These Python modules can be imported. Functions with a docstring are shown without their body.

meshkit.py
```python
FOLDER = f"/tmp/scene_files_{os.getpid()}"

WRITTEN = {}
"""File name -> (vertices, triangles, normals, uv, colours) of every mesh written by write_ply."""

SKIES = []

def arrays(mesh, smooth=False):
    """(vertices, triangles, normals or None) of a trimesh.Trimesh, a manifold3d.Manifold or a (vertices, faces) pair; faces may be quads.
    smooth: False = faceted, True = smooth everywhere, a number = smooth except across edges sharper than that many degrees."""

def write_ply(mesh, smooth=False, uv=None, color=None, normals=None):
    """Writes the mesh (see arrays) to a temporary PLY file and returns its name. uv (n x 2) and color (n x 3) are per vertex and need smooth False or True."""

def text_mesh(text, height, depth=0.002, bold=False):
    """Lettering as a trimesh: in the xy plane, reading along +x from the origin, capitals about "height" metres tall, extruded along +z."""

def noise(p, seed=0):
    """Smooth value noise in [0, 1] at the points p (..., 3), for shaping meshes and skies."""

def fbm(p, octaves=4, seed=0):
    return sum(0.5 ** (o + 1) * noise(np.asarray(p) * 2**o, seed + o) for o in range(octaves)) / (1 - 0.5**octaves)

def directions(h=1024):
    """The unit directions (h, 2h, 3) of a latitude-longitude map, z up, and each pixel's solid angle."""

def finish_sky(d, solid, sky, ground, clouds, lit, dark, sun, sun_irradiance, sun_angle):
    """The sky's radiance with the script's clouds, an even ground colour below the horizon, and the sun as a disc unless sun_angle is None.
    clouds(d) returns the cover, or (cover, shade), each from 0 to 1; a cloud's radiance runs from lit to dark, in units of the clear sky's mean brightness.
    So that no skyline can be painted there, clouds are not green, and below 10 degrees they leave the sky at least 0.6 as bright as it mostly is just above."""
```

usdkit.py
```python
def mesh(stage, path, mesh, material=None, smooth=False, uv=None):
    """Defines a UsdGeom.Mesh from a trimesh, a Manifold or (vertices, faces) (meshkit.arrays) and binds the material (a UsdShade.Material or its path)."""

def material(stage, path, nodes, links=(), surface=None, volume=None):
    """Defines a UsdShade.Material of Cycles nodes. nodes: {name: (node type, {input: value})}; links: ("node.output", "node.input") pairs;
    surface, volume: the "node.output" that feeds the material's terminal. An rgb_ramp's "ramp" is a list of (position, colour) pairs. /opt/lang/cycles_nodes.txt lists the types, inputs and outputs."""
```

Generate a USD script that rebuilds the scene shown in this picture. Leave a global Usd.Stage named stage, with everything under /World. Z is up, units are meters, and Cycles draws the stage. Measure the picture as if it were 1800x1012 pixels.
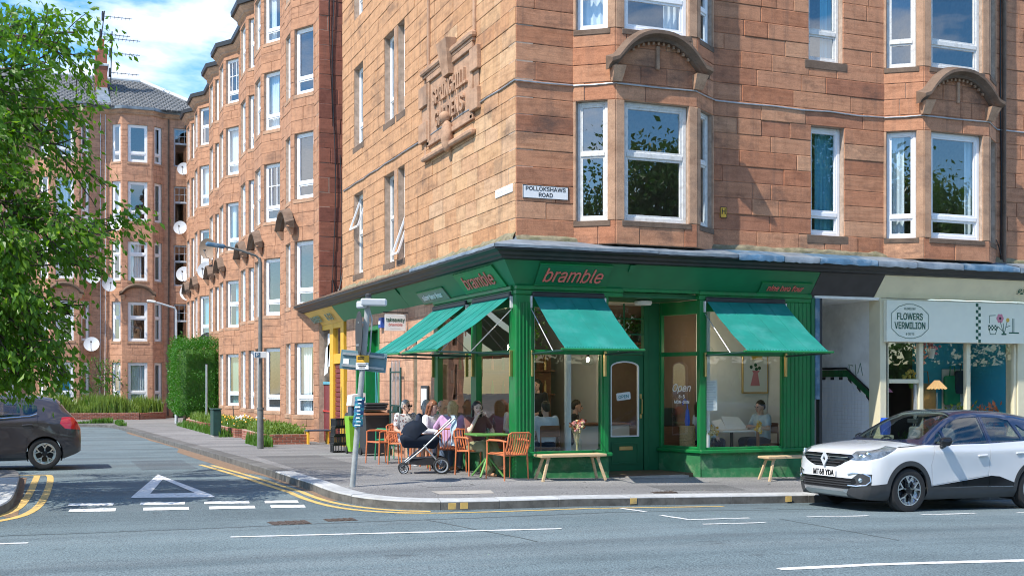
import math, random
import numpy as np
import trimesh, manifold3d, shapely
from shapely.geometry import Polygon, box as sbox, LineString
from pxr import Usd, UsdGeom, UsdLux, UsdShade, Sdf, Gf, Vt
import usdkit, meshkit

PI = math.pi
rnd = random.Random(7)
stage = Usd.Stage.CreateInMemory()
UsdGeom.SetStageUpAxis(stage, UsdGeom.Tokens.z)
UsdGeom.SetStageMetersPerUnit(stage, 1.0)
UsdGeom.Xform.Define(stage, '/World')
UsdGeom.Scope.Define(stage, '/World/Looks')
# ---------------------------------------------------------------- camera
YAW = math.radians(21.65)
cam = UsdGeom.Camera.Define(stage, '/World/camera')
CP = (-7.325, -18.288, 1.615)
cf = Gf.Vec3d(math.sin(YAW), math.cos(YAW), 0)
cr = Gf.Vec3d(math.cos(YAW), -math.sin(YAW), 0)
cam.AddTransformOp().Set(Gf.Matrix4d(cr[0], cr[1], cr[2], 0, 0, 0, 1, 0, -cf[0], -cf[1], -cf[2], 0, CP[0], CP[1], CP[2], 1))
cam.CreateHorizontalApertureAttr(36.0)
cam.CreateVerticalApertureAttr(36.0 * 575 / 1024)
cam.CreateFocalLengthAttr(36.0 * 2050 / 1800)
cam.CreateVerticalApertureOffsetAttr(36.0 * 166 / 1800)
cam.CreateClippingRangeAttr(Gf.Vec2f(0.1, 2000))
cam.CreateFStopAttr(0.0)
cam.CreateExposureAttr(0.76)
# ---------------------------------------------------------------- sky and sun
SUN_EL = math.radians(53)
SX, SY = -0.93, -0.36
SUN_ROT = math.atan2(SX, SY)
usdkit.material(stage, '/World/Looks/sky_look', {
    'tc': ('texture_coordinate', {}),
    'sky': ('sky_texture', {'sky_type': 'single_scattering', 'sun_disc': False, 'sun_elevation': SUN_EL, 'sun_rotation': SUN_ROT, 'air_density': 1.0, 'aerosol_density': 0.35, 'ozone_density': 2.0}),
    'mp': ('mapping', {'scale': (1.0, 1.0, 2.6), 'location': (1.32, 0.7, 0.45)}),
    'n': ('noise_texture', {'scale': 5.2, 'detail': 7.0, 'roughness': 0.55, 'distortion': 0.25}),
    'r': ('rgb_ramp', {'ramp': [(0.0, (0, 0, 0)), (0.50, (0, 0, 0)), (0.66, (0.85, 0.85, 0.85)), (1, (1, 1, 1))]}),
    'sat': ('hsv', {'saturation': 1.38, 'value': 1.08}),
    'mix': ('mix_color', {'b': (7.4, 7.6, 8.0)}),
    'bg': ('background_shader', {'strength': 0.15}),
}, [('tc.generated', 'mp.vector'), ('mp.vector', 'n.vector'), ('n.fac', 'r.fac'), ('r.color', 'mix.fac'), ('sky.color', 'sat.color'), ('sat.color', 'mix.a'),
    ('mix.result', 'bg.color')], surface='bg.background')
sky = UsdLux.DomeLight.Define(stage, '/World/sky')
UsdShade.MaterialBindingAPI.Apply(sky.GetPrim()).Bind(UsdShade.Material.Get(stage, '/World/Looks/sky_look'))
sky.GetPrim().SetCustomDataByKey('kind', 'structure')
sun = UsdLux.DistantLight.Define(stage, '/World/sun')
sun.CreateNormalizeAttr(True)
sun.CreateIntensityAttr(0.98)
sun.CreateAngleAttr(0.5)
sun.CreateColorAttr(Gf.Vec3f(1.0, 0.94, 0.85))
hl = math.hypot(SX, SY)
sd = np.array([SX / hl * math.cos(SUN_EL), SY / hl * math.cos(SUN_EL), math.sin(SUN_EL)])
sun.AddTransformOp().Set(Gf.Matrix4d().SetLookAt(Gf.Vec3d(0, 0, 0), Gf.Vec3d(*(-sd)), Gf.Vec3d(0, 0, 1)).GetInverse())

# ---------------------------------------------------------------- helpers
_names = {}
def numbered(parent, name):
    k = (parent, name)
    n = _names.get(k, 0)
    _names[k] = n + 1
    return f'{parent}/{name}' if n == 0 else f'{parent}/{name}_{n:03d}'
def tag(path, label=None, cat=None, group=None, kind=None):
    p = stage.GetPrimAtPath(path)
    for k, v in (('label', label), ('category', cat), ('group', group), ('kind', kind)):
        if v:
            p.SetCustomDataByKey(k, v)
    return path
def thing(name, label, cat, loc=(0, 0, 0), rz=0.0, group=None, kind=None):
    path = numbered('/World', name)
    x = UsdGeom.Xform.Define(stage, path)
    x.AddTranslateOp().Set(Gf.Vec3d(*map(float, loc)))
    x.AddRotateZOp().Set(math.degrees(rz))
    return tag(path, label, cat, group, kind)
def dup(src, loc, rz, label=None, group=None):
    name = src.split('/')[-1]
    if name[-4:-3] == '_' and name[-3:].isdigit(): name = name[:-4]
    was = stage.GetPrimAtPath(src).GetCustomData()
    p = thing(name, label or was['label'], was['category'], loc, rz, group or was.get('group'))
    q = stage.GetPrimAtPath(p)
    q.GetReferences().AddInternalReference(src)
    q.SetInstanceable(True)
    return p
def struct(name):
    return thing(name, None, None, kind='structure')
def unit(a):
    a = np.asarray(a, float)
    return a / max(np.linalg.norm(a), 1e-9)
CUBE_F = np.array([[0, 2, 3], [0, 3, 1], [4, 5, 7], [4, 7, 6], [0, 1, 5], [0, 5, 4], [2, 6, 7], [2, 7, 3], [0, 4, 6], [0, 6, 2], [1, 3, 7], [1, 7, 5]])
def circ(n, a0=0.0):
    a = a0 + np.arange(n) * 2 * PI / n
    return np.cos(a), np.sin(a)
class MB:
    def __init__(s):
        s.v, s.f, s.n = [], [], 0
    def add(s, v, f):
        v = np.asarray(v, float).reshape(-1, 3)
        f = np.asarray(f, int)
        if f.shape[1] == 4:
            f = np.vstack([f[:, [0, 1, 2]], f[:, [0, 2, 3]]])
        s.v.append(v); s.f.append(f + s.n); s.n += len(v)
        return s
    def tm(s, m, T=None, R=None):
        v = np.asarray(m.vertices)
        if R is not None: v = v @ np.asarray(R, float).T
        if T is not None: v = v + np.asarray(T, float)
        return s.add(v, m.faces)
    def mf(s, man):
        m = man.to_mesh()
        return s.add(m.vert_properties[:, :3], m.tri_verts)
    def box(s, x0, x1, y0, y1, z0, z1, ch=0.0):
        c = [(x0 + x1) / 2, (y0 + y1) / 2, (z0 + z1) / 2]
        return s.ob(c, (1, 0, 0), (0, 1, 0), (0, 0, 1), abs(x1 - x0) / 2, abs(y1 - y0) / 2, abs(z1 - z0) / 2, ch)
    def ob(s, c, u, v, w, hu, hv, hw, ch=0.0):
        c, u, v, w = (np.asarray(k, float) for k in (c, u, v, w))
        if ch <= 0:
            V = np.array([c + a * u * hu + b * v * hv + d * w * hw for d in (-1, 1) for b in (-1, 1) for a in (-1, 1)])
            return s.add(V, CUBE_F)
        ch = min(ch, hu * .8, hv * .8, hw * .8)
        pts = []
        for a in (-1, 1):
            for b in (-1, 1):
                for d in (-1, 1):
                    pts += [(a * (hu - ch), b * (hv - ch), d * hw), (a * (hu - ch), b * hv, d * (hw - ch)), (a * hu, b * (hv - ch), d * (hw - ch))]
        V = np.array(pts)
        F = chface()
        return s.add(c + V[:, :1] * u + V[:, 1:2] * v + V[:, 2:] * w, F)
    def bar(s, p0, p1, w, h, up=(0, 0, 1), ch=0.0):
        p0, p1 = np.asarray(p0, float), np.asarray(p1, float)
        d = p1 - p0; L = np.linalg.norm(d); d = d / L
        a = np.cross(up, d)
        a = unit(a) if np.linalg.norm(a) > 1e-6 else np.array([1., 0, 0])
        return s.ob((p0 + p1) / 2, d, a, np.cross(d, a), L / 2, w / 2, h / 2, ch)
    def tube(s, pts, r, n=8, cap=True):
        pts = np.asarray(pts, float); m = len(pts)
        r = np.broadcast_to(np.asarray(r, float), m)
        t = np.gradient(pts, axis=0); t /= np.maximum(np.linalg.norm(t, axis=1, keepdims=True), 1e-9)
        a = np.cross(t[0], (0, 0, 1)); 
        if np.linalg.norm(a) < 1e-3: a = np.cross(t[0], (1, 0, 0))
        a = unit(a); c, sn = circ(n); V = []
        for i in range(m):
            a = unit(a - t[i] * (a @ t[i])); b = np.cross(t[i], a)
            V.append(pts[i] + r[i] * (c[:, None] * a + sn[:, None] * b))
        V = np.vstack(V); F = []
        k = np.arange(n); k2 = (k + 1) % n
        for i in range(m - 1):
            F.append(np.stack([i * n + k, i * n + k2, (i + 1) * n + k2, (i + 1) * n + k], 1))
        F = np.vstack(F); F = np.vstack([F[:, [0, 1, 2]], F[:, [0, 2, 3]]])
        if cap:
            e = (m - 1) * n
            F = np.vstack([F, [[0, j + 1, j] for j in range(1, n - 1)], [[e, e + j, e + j + 1] for j in range(1, n - 1)]])
        return s.add(V, F)
    def lathe(s, prof, c=(0, 0, 0), n=16, R=None):
        prof = np.asarray(prof, float); m = len(prof)
        cx, sy = circ(n)
        V = np.vstack([np.stack([p[0] * cx, p[0] * sy, np.full(n, p[1])], 1) for p in prof])
        k = np.arange(n); k2 = (k + 1) % n
        F = np.vstack([np.stack([i * n + k, i * n + k2, (i + 1) * n + k2, (i + 1) * n + k], 1) for i in range(m - 1)])
        if R is not None: V = V @ np.asarray(R, float).T
        return s.add(V + np.asarray(c, float), F)
    def ext(s, poly, o, u, v, d):
        """extrude a shapely polygon in frame u,v from o by vector d"""
        o, u, v, d = (np.asarray(k, float) for k in (o, u, v, d))
        for g in getattr(poly, 'geoms', [poly]):
            if g.is_empty or g.geom_type != 'Polygon' or g.area < 1e-9: continue
            m = trimesh.creation.extrude_polygon(g, 1.0, engine='earcut')
            V = m.vertices; F = m.faces
            if np.dot(np.cross(u, v), d) < 0: F = F[:, ::-1]
            s.add(o + V[:, :1] * u + V[:, 1:2] * v + V[:, 2:] * d, F)
        return s
    def hexa(s, p):
        """8 points: bottom 4 (ccw) then top 4"""
        return s.add(p, [[0, 3, 2, 1], [4, 5, 6, 7], [0, 1, 5, 4], [1, 2, 6, 5], [2, 3, 7, 6], [3, 0, 4, 7]])
    def arrays(s):
        return np.vstack(s.v), np.vstack(s.f)
    def build(s, parent, name, mat, smooth=False, label=None, kind=None):
        if not s.v: return None
        path = numbered(parent, name)
        v, f = s.arrays()
        usdkit.mesh(stage, path, (v, f), mat, smooth)
        if label or kind: tag(path, label, kind=kind)
        return path
_chf = []
def chface():
    if _chf: return _chf[0]
    pts = []
    for a in (-1, 1):
        for b in (-1, 1):
            for d in (-1, 1):
                pts += [(a * .8, b * .8, d), (a * .8, b, d * .8), (a, b * .8, d * .8)]
    h = trimesh.convex.convex_hull(np.array(pts, float)).copy()
    idx = [int(np.argmin(np.linalg.norm(np.array(pts) - q, axis=1))) for q in h.vertices]
    _chf.append(np.array(idx)[h.faces])
    return _chf[0]
def single(name, label, cat, mb, mat, smooth=False, group=None, kind=None):
    p = mb.build('/World', name, mat, smooth)
    return tag(p, label, cat, group, kind)
def text_poly_mesh(txt, h, depth=0.004, bold=False, slant=0.0, sx=1.0):
    m = meshkit.text_mesh(txt, h, depth, bold)
    v = np.array(m.vertices); v[:, 0] *= sx; v[:, 0] += slant * v[:, 1]
    m.vertices = v
    return m
def text_on(mb, txt, h, o, u, v, depth=0.004, bold=False, slant=0.0, sx=1.0, center=True, width=None):
    """lettering in a frame: o = centre of the baseline (or its start), u along, v up"""
    m = text_poly_mesh(txt, h, depth, bold, slant, sx)
    V = np.array(m.vertices)
    if width: V[:, 0] *= width / (V[:, 0].max() - V[:, 0].min())
    if center: V[:, 0] -= (V[:, 0].max() + V[:, 0].min()) / 2
    o, u, v = (np.asarray(k, float) for k in (o, u, v)); n = np.cross(u, v)
    mb.add(o + V[:, :1] * u + V[:, 1:2] * v + V[:, 2:] * n, m.faces)
    return mb
def rot(axis, a):
    axis = unit(axis); K = np.array([[0, -axis[2], axis[1]], [axis[2], 0, -axis[0]], [-axis[1], axis[0], 0]])
    return np.eye(3) + math.sin(a) * K + (1 - math.cos(a)) * K @ K
RZ = lambda a: rot((0, 0, 1), a)

# ---------------------------------------------------------------- materials
L = '/World/Looks/'
def mat(name, col, rough=0.6, metal=0.0, var=0.12, scale=6.0, bump=0.0, bscale=60.0, stretch=(1, 1, 1), spec=0.5, coat=0.0, dirt=None, dirt_amt=0.0, dscale=1.5, emit=None, world=False, island=0.0, sheen=0.0):
    """principled paint, cloth, metal... with noise in its tone; island: tone step from piece to piece"""
    c = np.array(col, float)
    nodes = {'tc': ('texture_coordinate', {}), 'geo': ('geometry', {}), 'mp': ('mapping', {'scale': stretch}),
             'n': ('noise_texture', {'scale': scale, 'detail': 5.0, 'roughness': 0.6}),
             'r': ('rgb_ramp', {'ramp': [(0.25, tuple(c * (1 - var))), (0.75, tuple(np.minimum(c * (1 + var), 1)))]}),
             'p': ('principled_bsdf', {'roughness': rough, 'metallic': metal, 'specular_ior_level': spec, 'coat_weight': coat, 'sheen_weight': sheen})}
    links = [('geo.position' if world else 'tc.object', 'mp.vector'), ('mp.vector', 'n.vector'), ('n.fac', 'r.fac')]
    out = 'r.color'
    if island:
        nodes['oi'] = ('object_info', {})
        nodes['ad'] = ('math', {'math_type': 'add'}); nodes['fr'] = ('math', {'math_type': 'fraction'})
        nodes['mr'] = ('map_range', {'from_min': 0.0, 'from_max': 1.0, 'to_min': 1 - island, 'to_max': 1 + island})
        nodes['hs'] = ('hsv', {})
        links += [('geo.random_per_island', 'ad.value1'), ('oi.random', 'ad.value2'), ('ad.value', 'fr.value1'), ('fr.value', 'mr.value'), ('mr.result', 'hs.value'), (out, 'hs.color')]
        out = 'hs.color'
    if dirt is not None:
        nodes['dn'] = ('noise_texture', {'scale': dscale, 'detail': 6.0, 'roughness': 0.65})
        nodes['dr'] = ('rgb_ramp', {'ramp': [(0.5, (0, 0, 0)), (0.72, (dirt_amt,) * 3)]})
        nodes['dm'] = ('mix_color', {'b': tuple(dirt)})
        links += [('geo.position' if world else 'tc.object', 'dn.vector'), ('dn.fac', 'dr.fac'), ('dr.color', 'dm.fac'), (out, 'dm.a')]
        out = 'dm.result'
    links.append((out, 'p.base_color'))
    if bump:
        nodes['bn'] = ('noise_texture', {'scale': bscale, 'detail': 4.0, 'roughness': 0.6})
        nodes['b'] = ('bump', {'strength': 0.6, 'distance': bump})
        links += [('mp.vector', 'bn.vector'), ('bn.fac', 'b.height'), ('b.normal', 'p.normal')]
    if emit is not None:
        nodes['p'][1].update(emission_color=tuple(emit[:3]), emission_strength=emit[3])
    usdkit.material(stage, L + name, nodes, links, surface='p.BSDF')
    return L + name
def stone_mat(name, cols, grime=0.55, dark=(0.09, 0.065, 0.055), bed=13.0, bumpd=0.008):
    nodes = {'geo': ('geometry', {}), 'oi': ('object_info', {}), 'ad': ('math', {'math_type': 'add'}), 'fr': ('math', {'math_type': 'fraction'}),
        'rr': ('rgb_ramp', {'ramp': cols}),
        'mp': ('mapping', {'scale': (1.3, 1.3, bed)}), 'n': ('noise_texture', {'scale': 1.0, 'detail': 6.0, 'roughness': 0.62, 'distortion': 0.4}),
        'nr': ('rgb_ramp', {'ramp': [(0.28, (0.76, 0.72, 0.70)), (0.5, (1, 1, 1)), (0.75, (1.08, 1.07, 1.06))]}),
        'mul': ('mix_color', {'blend_type': 'multiply', 'fac': 1.0, 'use_clamp_result': False}),
        'g': ('noise_texture', {'scale': 0.9, 'detail': 7.0, 'roughness': 0.68}), 'gr': ('rgb_ramp', {'ramp': [(0.53, (0, 0, 0)), (0.70, (grime,) * 3)]}),
        'mp2': ('mapping', {'scale': (0.8, 0.8, 1.6)}), 'mn': ('noise_texture', {'scale': 4.5, 'detail': 8.0, 'roughness': .7}), 'mnr': ('rgb_ramp', {'ramp': [(.3, (.72, .70, .70)), (.5, (1, 1, 1)), (.72, (1.14, 1.13, 1.12))]}), 'mul3': ('mix_color', {'blend_type': 'multiply', 'fac': 1.0, 'use_clamp_result': False}), 'gm': ('mix_color', {'b': dark}),
        'kp': ('mapping', {'scale': (5.0, 5.0, 0.28)}), 'kn': ('noise_texture', {'scale': 1.0, 'detail': 5.0, 'roughness': .6}), 'kr': ('rgb_ramp', {'ramp': [(.54, (0, 0, 0)), (.72, (.42, .42, .42))]}), 'km': ('mix_color', {'b': (.12, .09, .075)}),
        's': ('noise_texture', {'scale': 55.0, 'detail': 3.0}), 'sr': ('rgb_ramp', {'ramp': [(0.3, (0.84, 0.84, 0.84)), (0.7, (1.1, 1.1, 1.1))]}),
        'mul2': ('mix_color', {'blend_type': 'multiply', 'fac': 1.0, 'use_clamp_result': False}),
        'b': ('bump', {'strength': 0.7, 'distance': bumpd}), 'b2': ('bump', {'strength': 0.4, 'distance': 0.003}),
        'p': ('principled_bsdf', {'roughness': 0.9, 'specular_ior_level': 0.2})}
    links = [('geo.random_per_island', 'ad.value1'), ('oi.random', 'ad.value2'), ('ad.value', 'fr.value1'), ('fr.value', 'rr.fac'),
        ('geo.position', 'mp.vector'), ('mp.vector', 'n.vector'), ('n.fac', 'nr.fac'), ('rr.color', 'mul.a'), ('nr.color', 'mul.b'),
        ('geo.position', 'mp2.vector'), ('mp2.vector', 'g.vector'), ('g.fac', 'gr.fac'), ('gr.color', 'gm.fac'), ('geo.position', 'mn.vector'), ('mn.fac', 'mnr.fac'), ('mul.result', 'mul3.a'), ('mnr.color', 'mul3.b'), ('mul3.result', 'gm.a'),
        ('geo.position', 's.vector'), ('s.fac', 'sr.fac'), ('geo.position', 'kp.vector'), ('kp.vector', 'kn.vector'), ('kn.fac', 'kr.fac'), ('kr.color', 'km.fac'), ('gm.result', 'km.a'), ('km.result', 'mul2.a'), ('sr.color', 'mul2.b'), ('mul2.result', 'p.base_color'),
        ('n.fac', 'b.height'), ('s.fac', 'b2.height'), ('b.normal', 'b2.normal'), ('b2.normal', 'p.normal')]
    usdkit.material(stage, L + name, nodes, links, surface='p.BSDF')
    return L + name
def glass_mat(name, ior=2.0, tint=(0.9, 0.93, 0.92), rough=0.0, gtint=(1, 1, 1)):
    usdkit.material(stage, L + name, {'f': ('fresnel', {'IOR': ior}), 't': ('transparent_bsdf', {'color': tint}), 'g': ('glossy_bsdf', {'roughness': rough, 'color': gtint}), 'm': ('mix_closure', {}), 'inv': ('math', {'math_type': 'subtract', 'value1': 1.0}), 'mu': ('math', {'math_type': 'multiply'}),
        'geo': ('geometry', {}), 'n': ('noise_texture', {'scale': 1.4, 'detail': 1.0}), 'b': ('bump', {'strength': 0.25, 'distance': 0.004})},
        [('geo.backfacing', 'inv.value2'), ('f.fac', 'mu.value1'), ('inv.value', 'mu.value2'), ('mu.value', 'm.fac'), ('t.BSDF', 'm.closure1'), ('g.BSDF', 'm.closure2'), ('geo.position', 'n.vector'), ('n.fac', 'b.height'), ('b.normal', 'g.normal')], surface='m.closure')
    return L + name
def leaf_mat(name, c1, c2, trans=0.35, scale=1.2):
    usdkit.material(stage, L + name, {'geo': ('geometry', {}), 'oi': ('object_info', {}), 'ad': ('math', {'math_type': 'add'}), 'fr': ('math', {'math_type': 'fraction'}), 'rr': ('rgb_ramp', {'ramp': [(0, c1), (1, c2)]}),
        'p': ('principled_bsdf', {'roughness': 0.42, 'specular_ior_level': 0.45}), 'hs': ('hsv', {'hue': 0.49, 'saturation': 1.1, 'value': 1.5}), 't': ('translucent_bsdf', {}), 'm': ('mix_closure', {'fac': trans})},
        [('geo.random_per_island', 'ad.value1'), ('oi.random', 'ad.value2'), ('ad.value', 'fr.value1'), ('fr.value', 'rr.fac'), ('rr.color', 'p.base_color'), ('rr.color', 'hs.color'), ('hs.color', 't.color'), ('p.BSDF', 'm.closure1'), ('t.BSDF', 'm.closure2')], surface='m.closure')
    return L + name
# ---------------------------------------------------------------- palette
STONE = stone_mat('red_sandstone', [(0, (0.405, 0.170, 0.092)), (0.15, (0.508, 0.250, 0.145)), (0.3, (0.435, 0.191, 0.105)), (0.45, (0.572, 0.315, 0.188)), (0.6, (0.466, 0.206, 0.112)), (0.75, (0.365, 0.159, 0.094)), (0.9, (0.529, 0.270, 0.155)), (1, (0.445, 0.186, 0.102))], grime=.8)
STONE_L = stone_mat('warm_sandstone', [(0, (0.473, 0.248, 0.126)), (0.15, (0.595, 0.370, 0.202)), (0.3, (0.523, 0.289, 0.150)), (0.45, (0.567, 0.370, 0.227)), (0.6, (0.483, 0.239, 0.118)), (0.8, (0.606, 0.395, 0.229)), (1, (0.515, 0.309, 0.172))], grime=0.65)
STONE_D = stone_mat('dark_sandstone', [(0, (0.27, 0.10, 0.07)), (0.5, (0.33, 0.13, 0.085)), (1, (0.23, 0.09, 0.065))], grime=0.7)
STONE_R = stone_mat('terrace_sandstone', [(0, (0.440, 0.232, 0.139)), (0.2, (0.547, 0.318, 0.196)), (0.4, (0.482, 0.259, 0.155)), (0.6, (0.580, 0.355, 0.221)), (0.8, (0.461, 0.248, 0.149)), (1, (0.525, 0.302, 0.181))], grime=0.55)
STONE_F = stone_mat('pink_sandstone', [(0, (0.501, 0.259, 0.167)), (0.3, (0.600, 0.348, 0.225)), (0.6, (0.534, 0.293, 0.188)), (1, (0.622, 0.381, 0.247))], grime=0.4)
MORTAR = mat('mortar', (0.40, 0.30, 0.23), 0.95, var=0.35, scale=9, world=True)
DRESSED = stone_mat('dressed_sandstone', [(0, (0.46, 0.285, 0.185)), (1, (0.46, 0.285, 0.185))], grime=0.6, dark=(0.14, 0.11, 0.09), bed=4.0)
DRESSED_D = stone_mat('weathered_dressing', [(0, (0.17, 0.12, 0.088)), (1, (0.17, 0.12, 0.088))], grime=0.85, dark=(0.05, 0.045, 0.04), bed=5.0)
PVC = mat('white_pvc', (0.80, 0.81, 0.82), 0.35, var=0.03)
OLDWHITE = mat('old_white_paint', (0.66, 0.66, 0.64), 0.5, var=0.12, scale=14, dirt=(0.3, 0.27, 0.23), dirt_amt=0.5, dscale=9, world=True)
GLASS = glass_mat('window_glass', 2.6, (0.86, 0.92, 0.95))
SHOPGLASS = glass_mat('shop_glass', 1.72, (0.90, 0.93, 0.92))
CARGLASS = glass_mat('car_glass', 1.9, (0.72, 0.76, 0.76))
CLEAR = glass_mat('clear_glass', 1.35, (0.93, 0.96, 0.96))
CURTAIN = mat('curtain_cloth', (0.55, 0.60, 0.62), 0.9, var=0.25, scale=2, stretch=(14, 14, 0.4))
BLUECURT = mat('blue_curtain', (0.10, 0.32, 0.40), 0.9, var=0.3, scale=2, stretch=(12, 12, 0.3))
GREENCURT = mat('green_curtain', (0.16, 0.30, 0.25), 0.9, var=0.25, scale=2, stretch=(12, 12, 0.3))
NET = mat('net_curtain', (0.62, 0.64, 0.63), 0.9, var=0.15, scale=3, stretch=(10, 10, 0.4))
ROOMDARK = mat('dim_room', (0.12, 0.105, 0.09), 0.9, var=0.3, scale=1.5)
ASPHALT = None
def road_mat(name, c, patch, amt=0.5):
    usdkit.material(stage, L + name, {'geo': ('geometry', {}), 'n': ('noise_texture', {'scale': 0.55, 'detail': 8.0, 'roughness': 0.62}),
        'r': ('rgb_ramp', {'ramp': [(0.3, tuple(np.array(c) * .80)), (0.55, c), (0.75, tuple(np.array(c) * 1.16))]}),
        'v': ('voronoi_texture', {'scale': 52.0}), 'vr': ('rgb_ramp', {'ramp': [(0.0, (1.75, 1.72, 1.68)), (0.22, (1.12, 1.12, 1.12)), (0.45, (.9, .9, .9)), (0.75, (0.5, 0.5, 0.52))]}),
        'mul': ('mix_color', {'blend_type': 'multiply', 'fac': 0.85}),
        'tm': ('mapping', {'scale': (0.035, 1.1, 1.0)}), 'tn': ('noise_texture', {'scale': 1.0, 'detail': 3.0}), 'tr': ('rgb_ramp', {'ramp': [(0.36, (.80, .80, .81)), (0.5, (1, 1, 1)), (0.64, (1.12, 1.12, 1.11))]}), 'tmul': ('mix_color', {'blend_type': 'multiply', 'fac': 1.0, 'use_clamp_result': False}),
        'on': ('noise_texture', {'scale': 0.8, 'detail': 5.0, 'roughness': .7}), 'orr': ('rgb_ramp', {'ramp': [(0.62, (0, 0, 0)), (0.74, (.6, .6, .6))]}), 'om': ('mix_color', {'b': (.05, .052, .055)}),
        'pm': ('mapping', {'scale': (0.12, 1.0, 1.0)}), 'pn': ('noise_texture', {'scale': 0.9, 'detail': 5.0, 'roughness': 0.6}), 'pr': ('rgb_ramp', {'ramp': [(0.5, (0, 0, 0)), (0.62, (amt,) * 3)]}), 'pmix': ('mix_color', {'b': patch}),
        'b': ('bump', {'strength': 0.9, 'distance': 0.006}), 'p': ('principled_bsdf', {'roughness': 0.82, 'specular_ior_level': 0.35})},
        [('geo.position', 'n.vector'), ('n.fac', 'r.fac'), ('geo.position', 'v.vector'), ('v.distance', 'vr.fac'), ('geo.position', 'pm.vector'), ('pm.vector', 'pn.vector'), ('pn.fac', 'pr.fac'), ('pr.color', 'pmix.fac'), ('r.color', 'pmix.a'),
         ('geo.position', 'tm.vector'), ('tm.vector', 'tn.vector'), ('tn.fac', 'tr.fac'), ('pmix.result', 'tmul.a'), ('tr.color', 'tmul.b'), ('geo.position', 'on.vector'), ('on.fac', 'orr.fac'), ('orr.color', 'om.fac'), ('tmul.result', 'om.a'), ('om.result', 'mul.a'), ('vr.color', 'mul.b'), ('mul.result', 'p.base_color'), ('v.distance', 'b.height'), ('b.normal', 'p.normal')], surface='p.BSDF')
    return L + name
ASPHALT = road_mat('asphalt', (0.142, 0.190, 0.205), (0.178, 0.218, 0.228))
PAVE = road_mat('pavement_tarmac', (0.235, 0.232, 0.228), (0.29, 0.285, 0.278), 0.6)
GRANITE = mat('granite_kerb', (0.40, 0.41, 0.41), 0.8, var=0.2, scale=7, bump=0.003, bscale=90, world=True, island=0.12, dirt=(0.2, 0.19, 0.17), dirt_amt=0.4, dscale=3)
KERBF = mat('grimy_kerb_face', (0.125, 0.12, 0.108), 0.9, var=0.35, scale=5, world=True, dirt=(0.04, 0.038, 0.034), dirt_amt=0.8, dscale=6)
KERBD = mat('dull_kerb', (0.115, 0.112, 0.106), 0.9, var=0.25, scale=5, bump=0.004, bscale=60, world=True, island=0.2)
PAINT = mat('road_paint_white', (0.74, 0.74, 0.72), 0.7, var=0.08, scale=25, world=True, dirt=(0.22, 0.22, 0.22), dirt_amt=0.75, dscale=14)
YELLOW = mat('road_paint_yellow', (0.60, 0.40, 0.12), 0.7, var=0.15, scale=12, world=True, dirt=(0.2, 0.18, 0.14), dirt_amt=0.8, dscale=9)
SILT = mat('gutter_silt', (0.20, 0.13, 0.08), 0.95, var=0.4, scale=14, bump=0.01, bscale=40, world=True)
GREEN = mat('shop_green_paint', (0.005, 0.175, 0.042), 0.42, var=0.22, scale=5, world=True, stretch=(1, 1, .3), dirt=(0.05, 0.12, 0.06), dirt_amt=0.55, dscale=6, bump=.0015, bscale=40)
GREEN_D = mat('shop_green_board', (0.006, 0.125, 0.045), 0.45, var=0.12, scale=3.5, world=True)
PLINTH = mat('worn_green_render', (0.025, 0.17, 0.06), 0.7, var=0.3, scale=4, world=True, dirt=(0.26, 0.34, 0.20), dirt_amt=0.6, dscale=3.5, bump=0.008, bscale=14)
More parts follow.
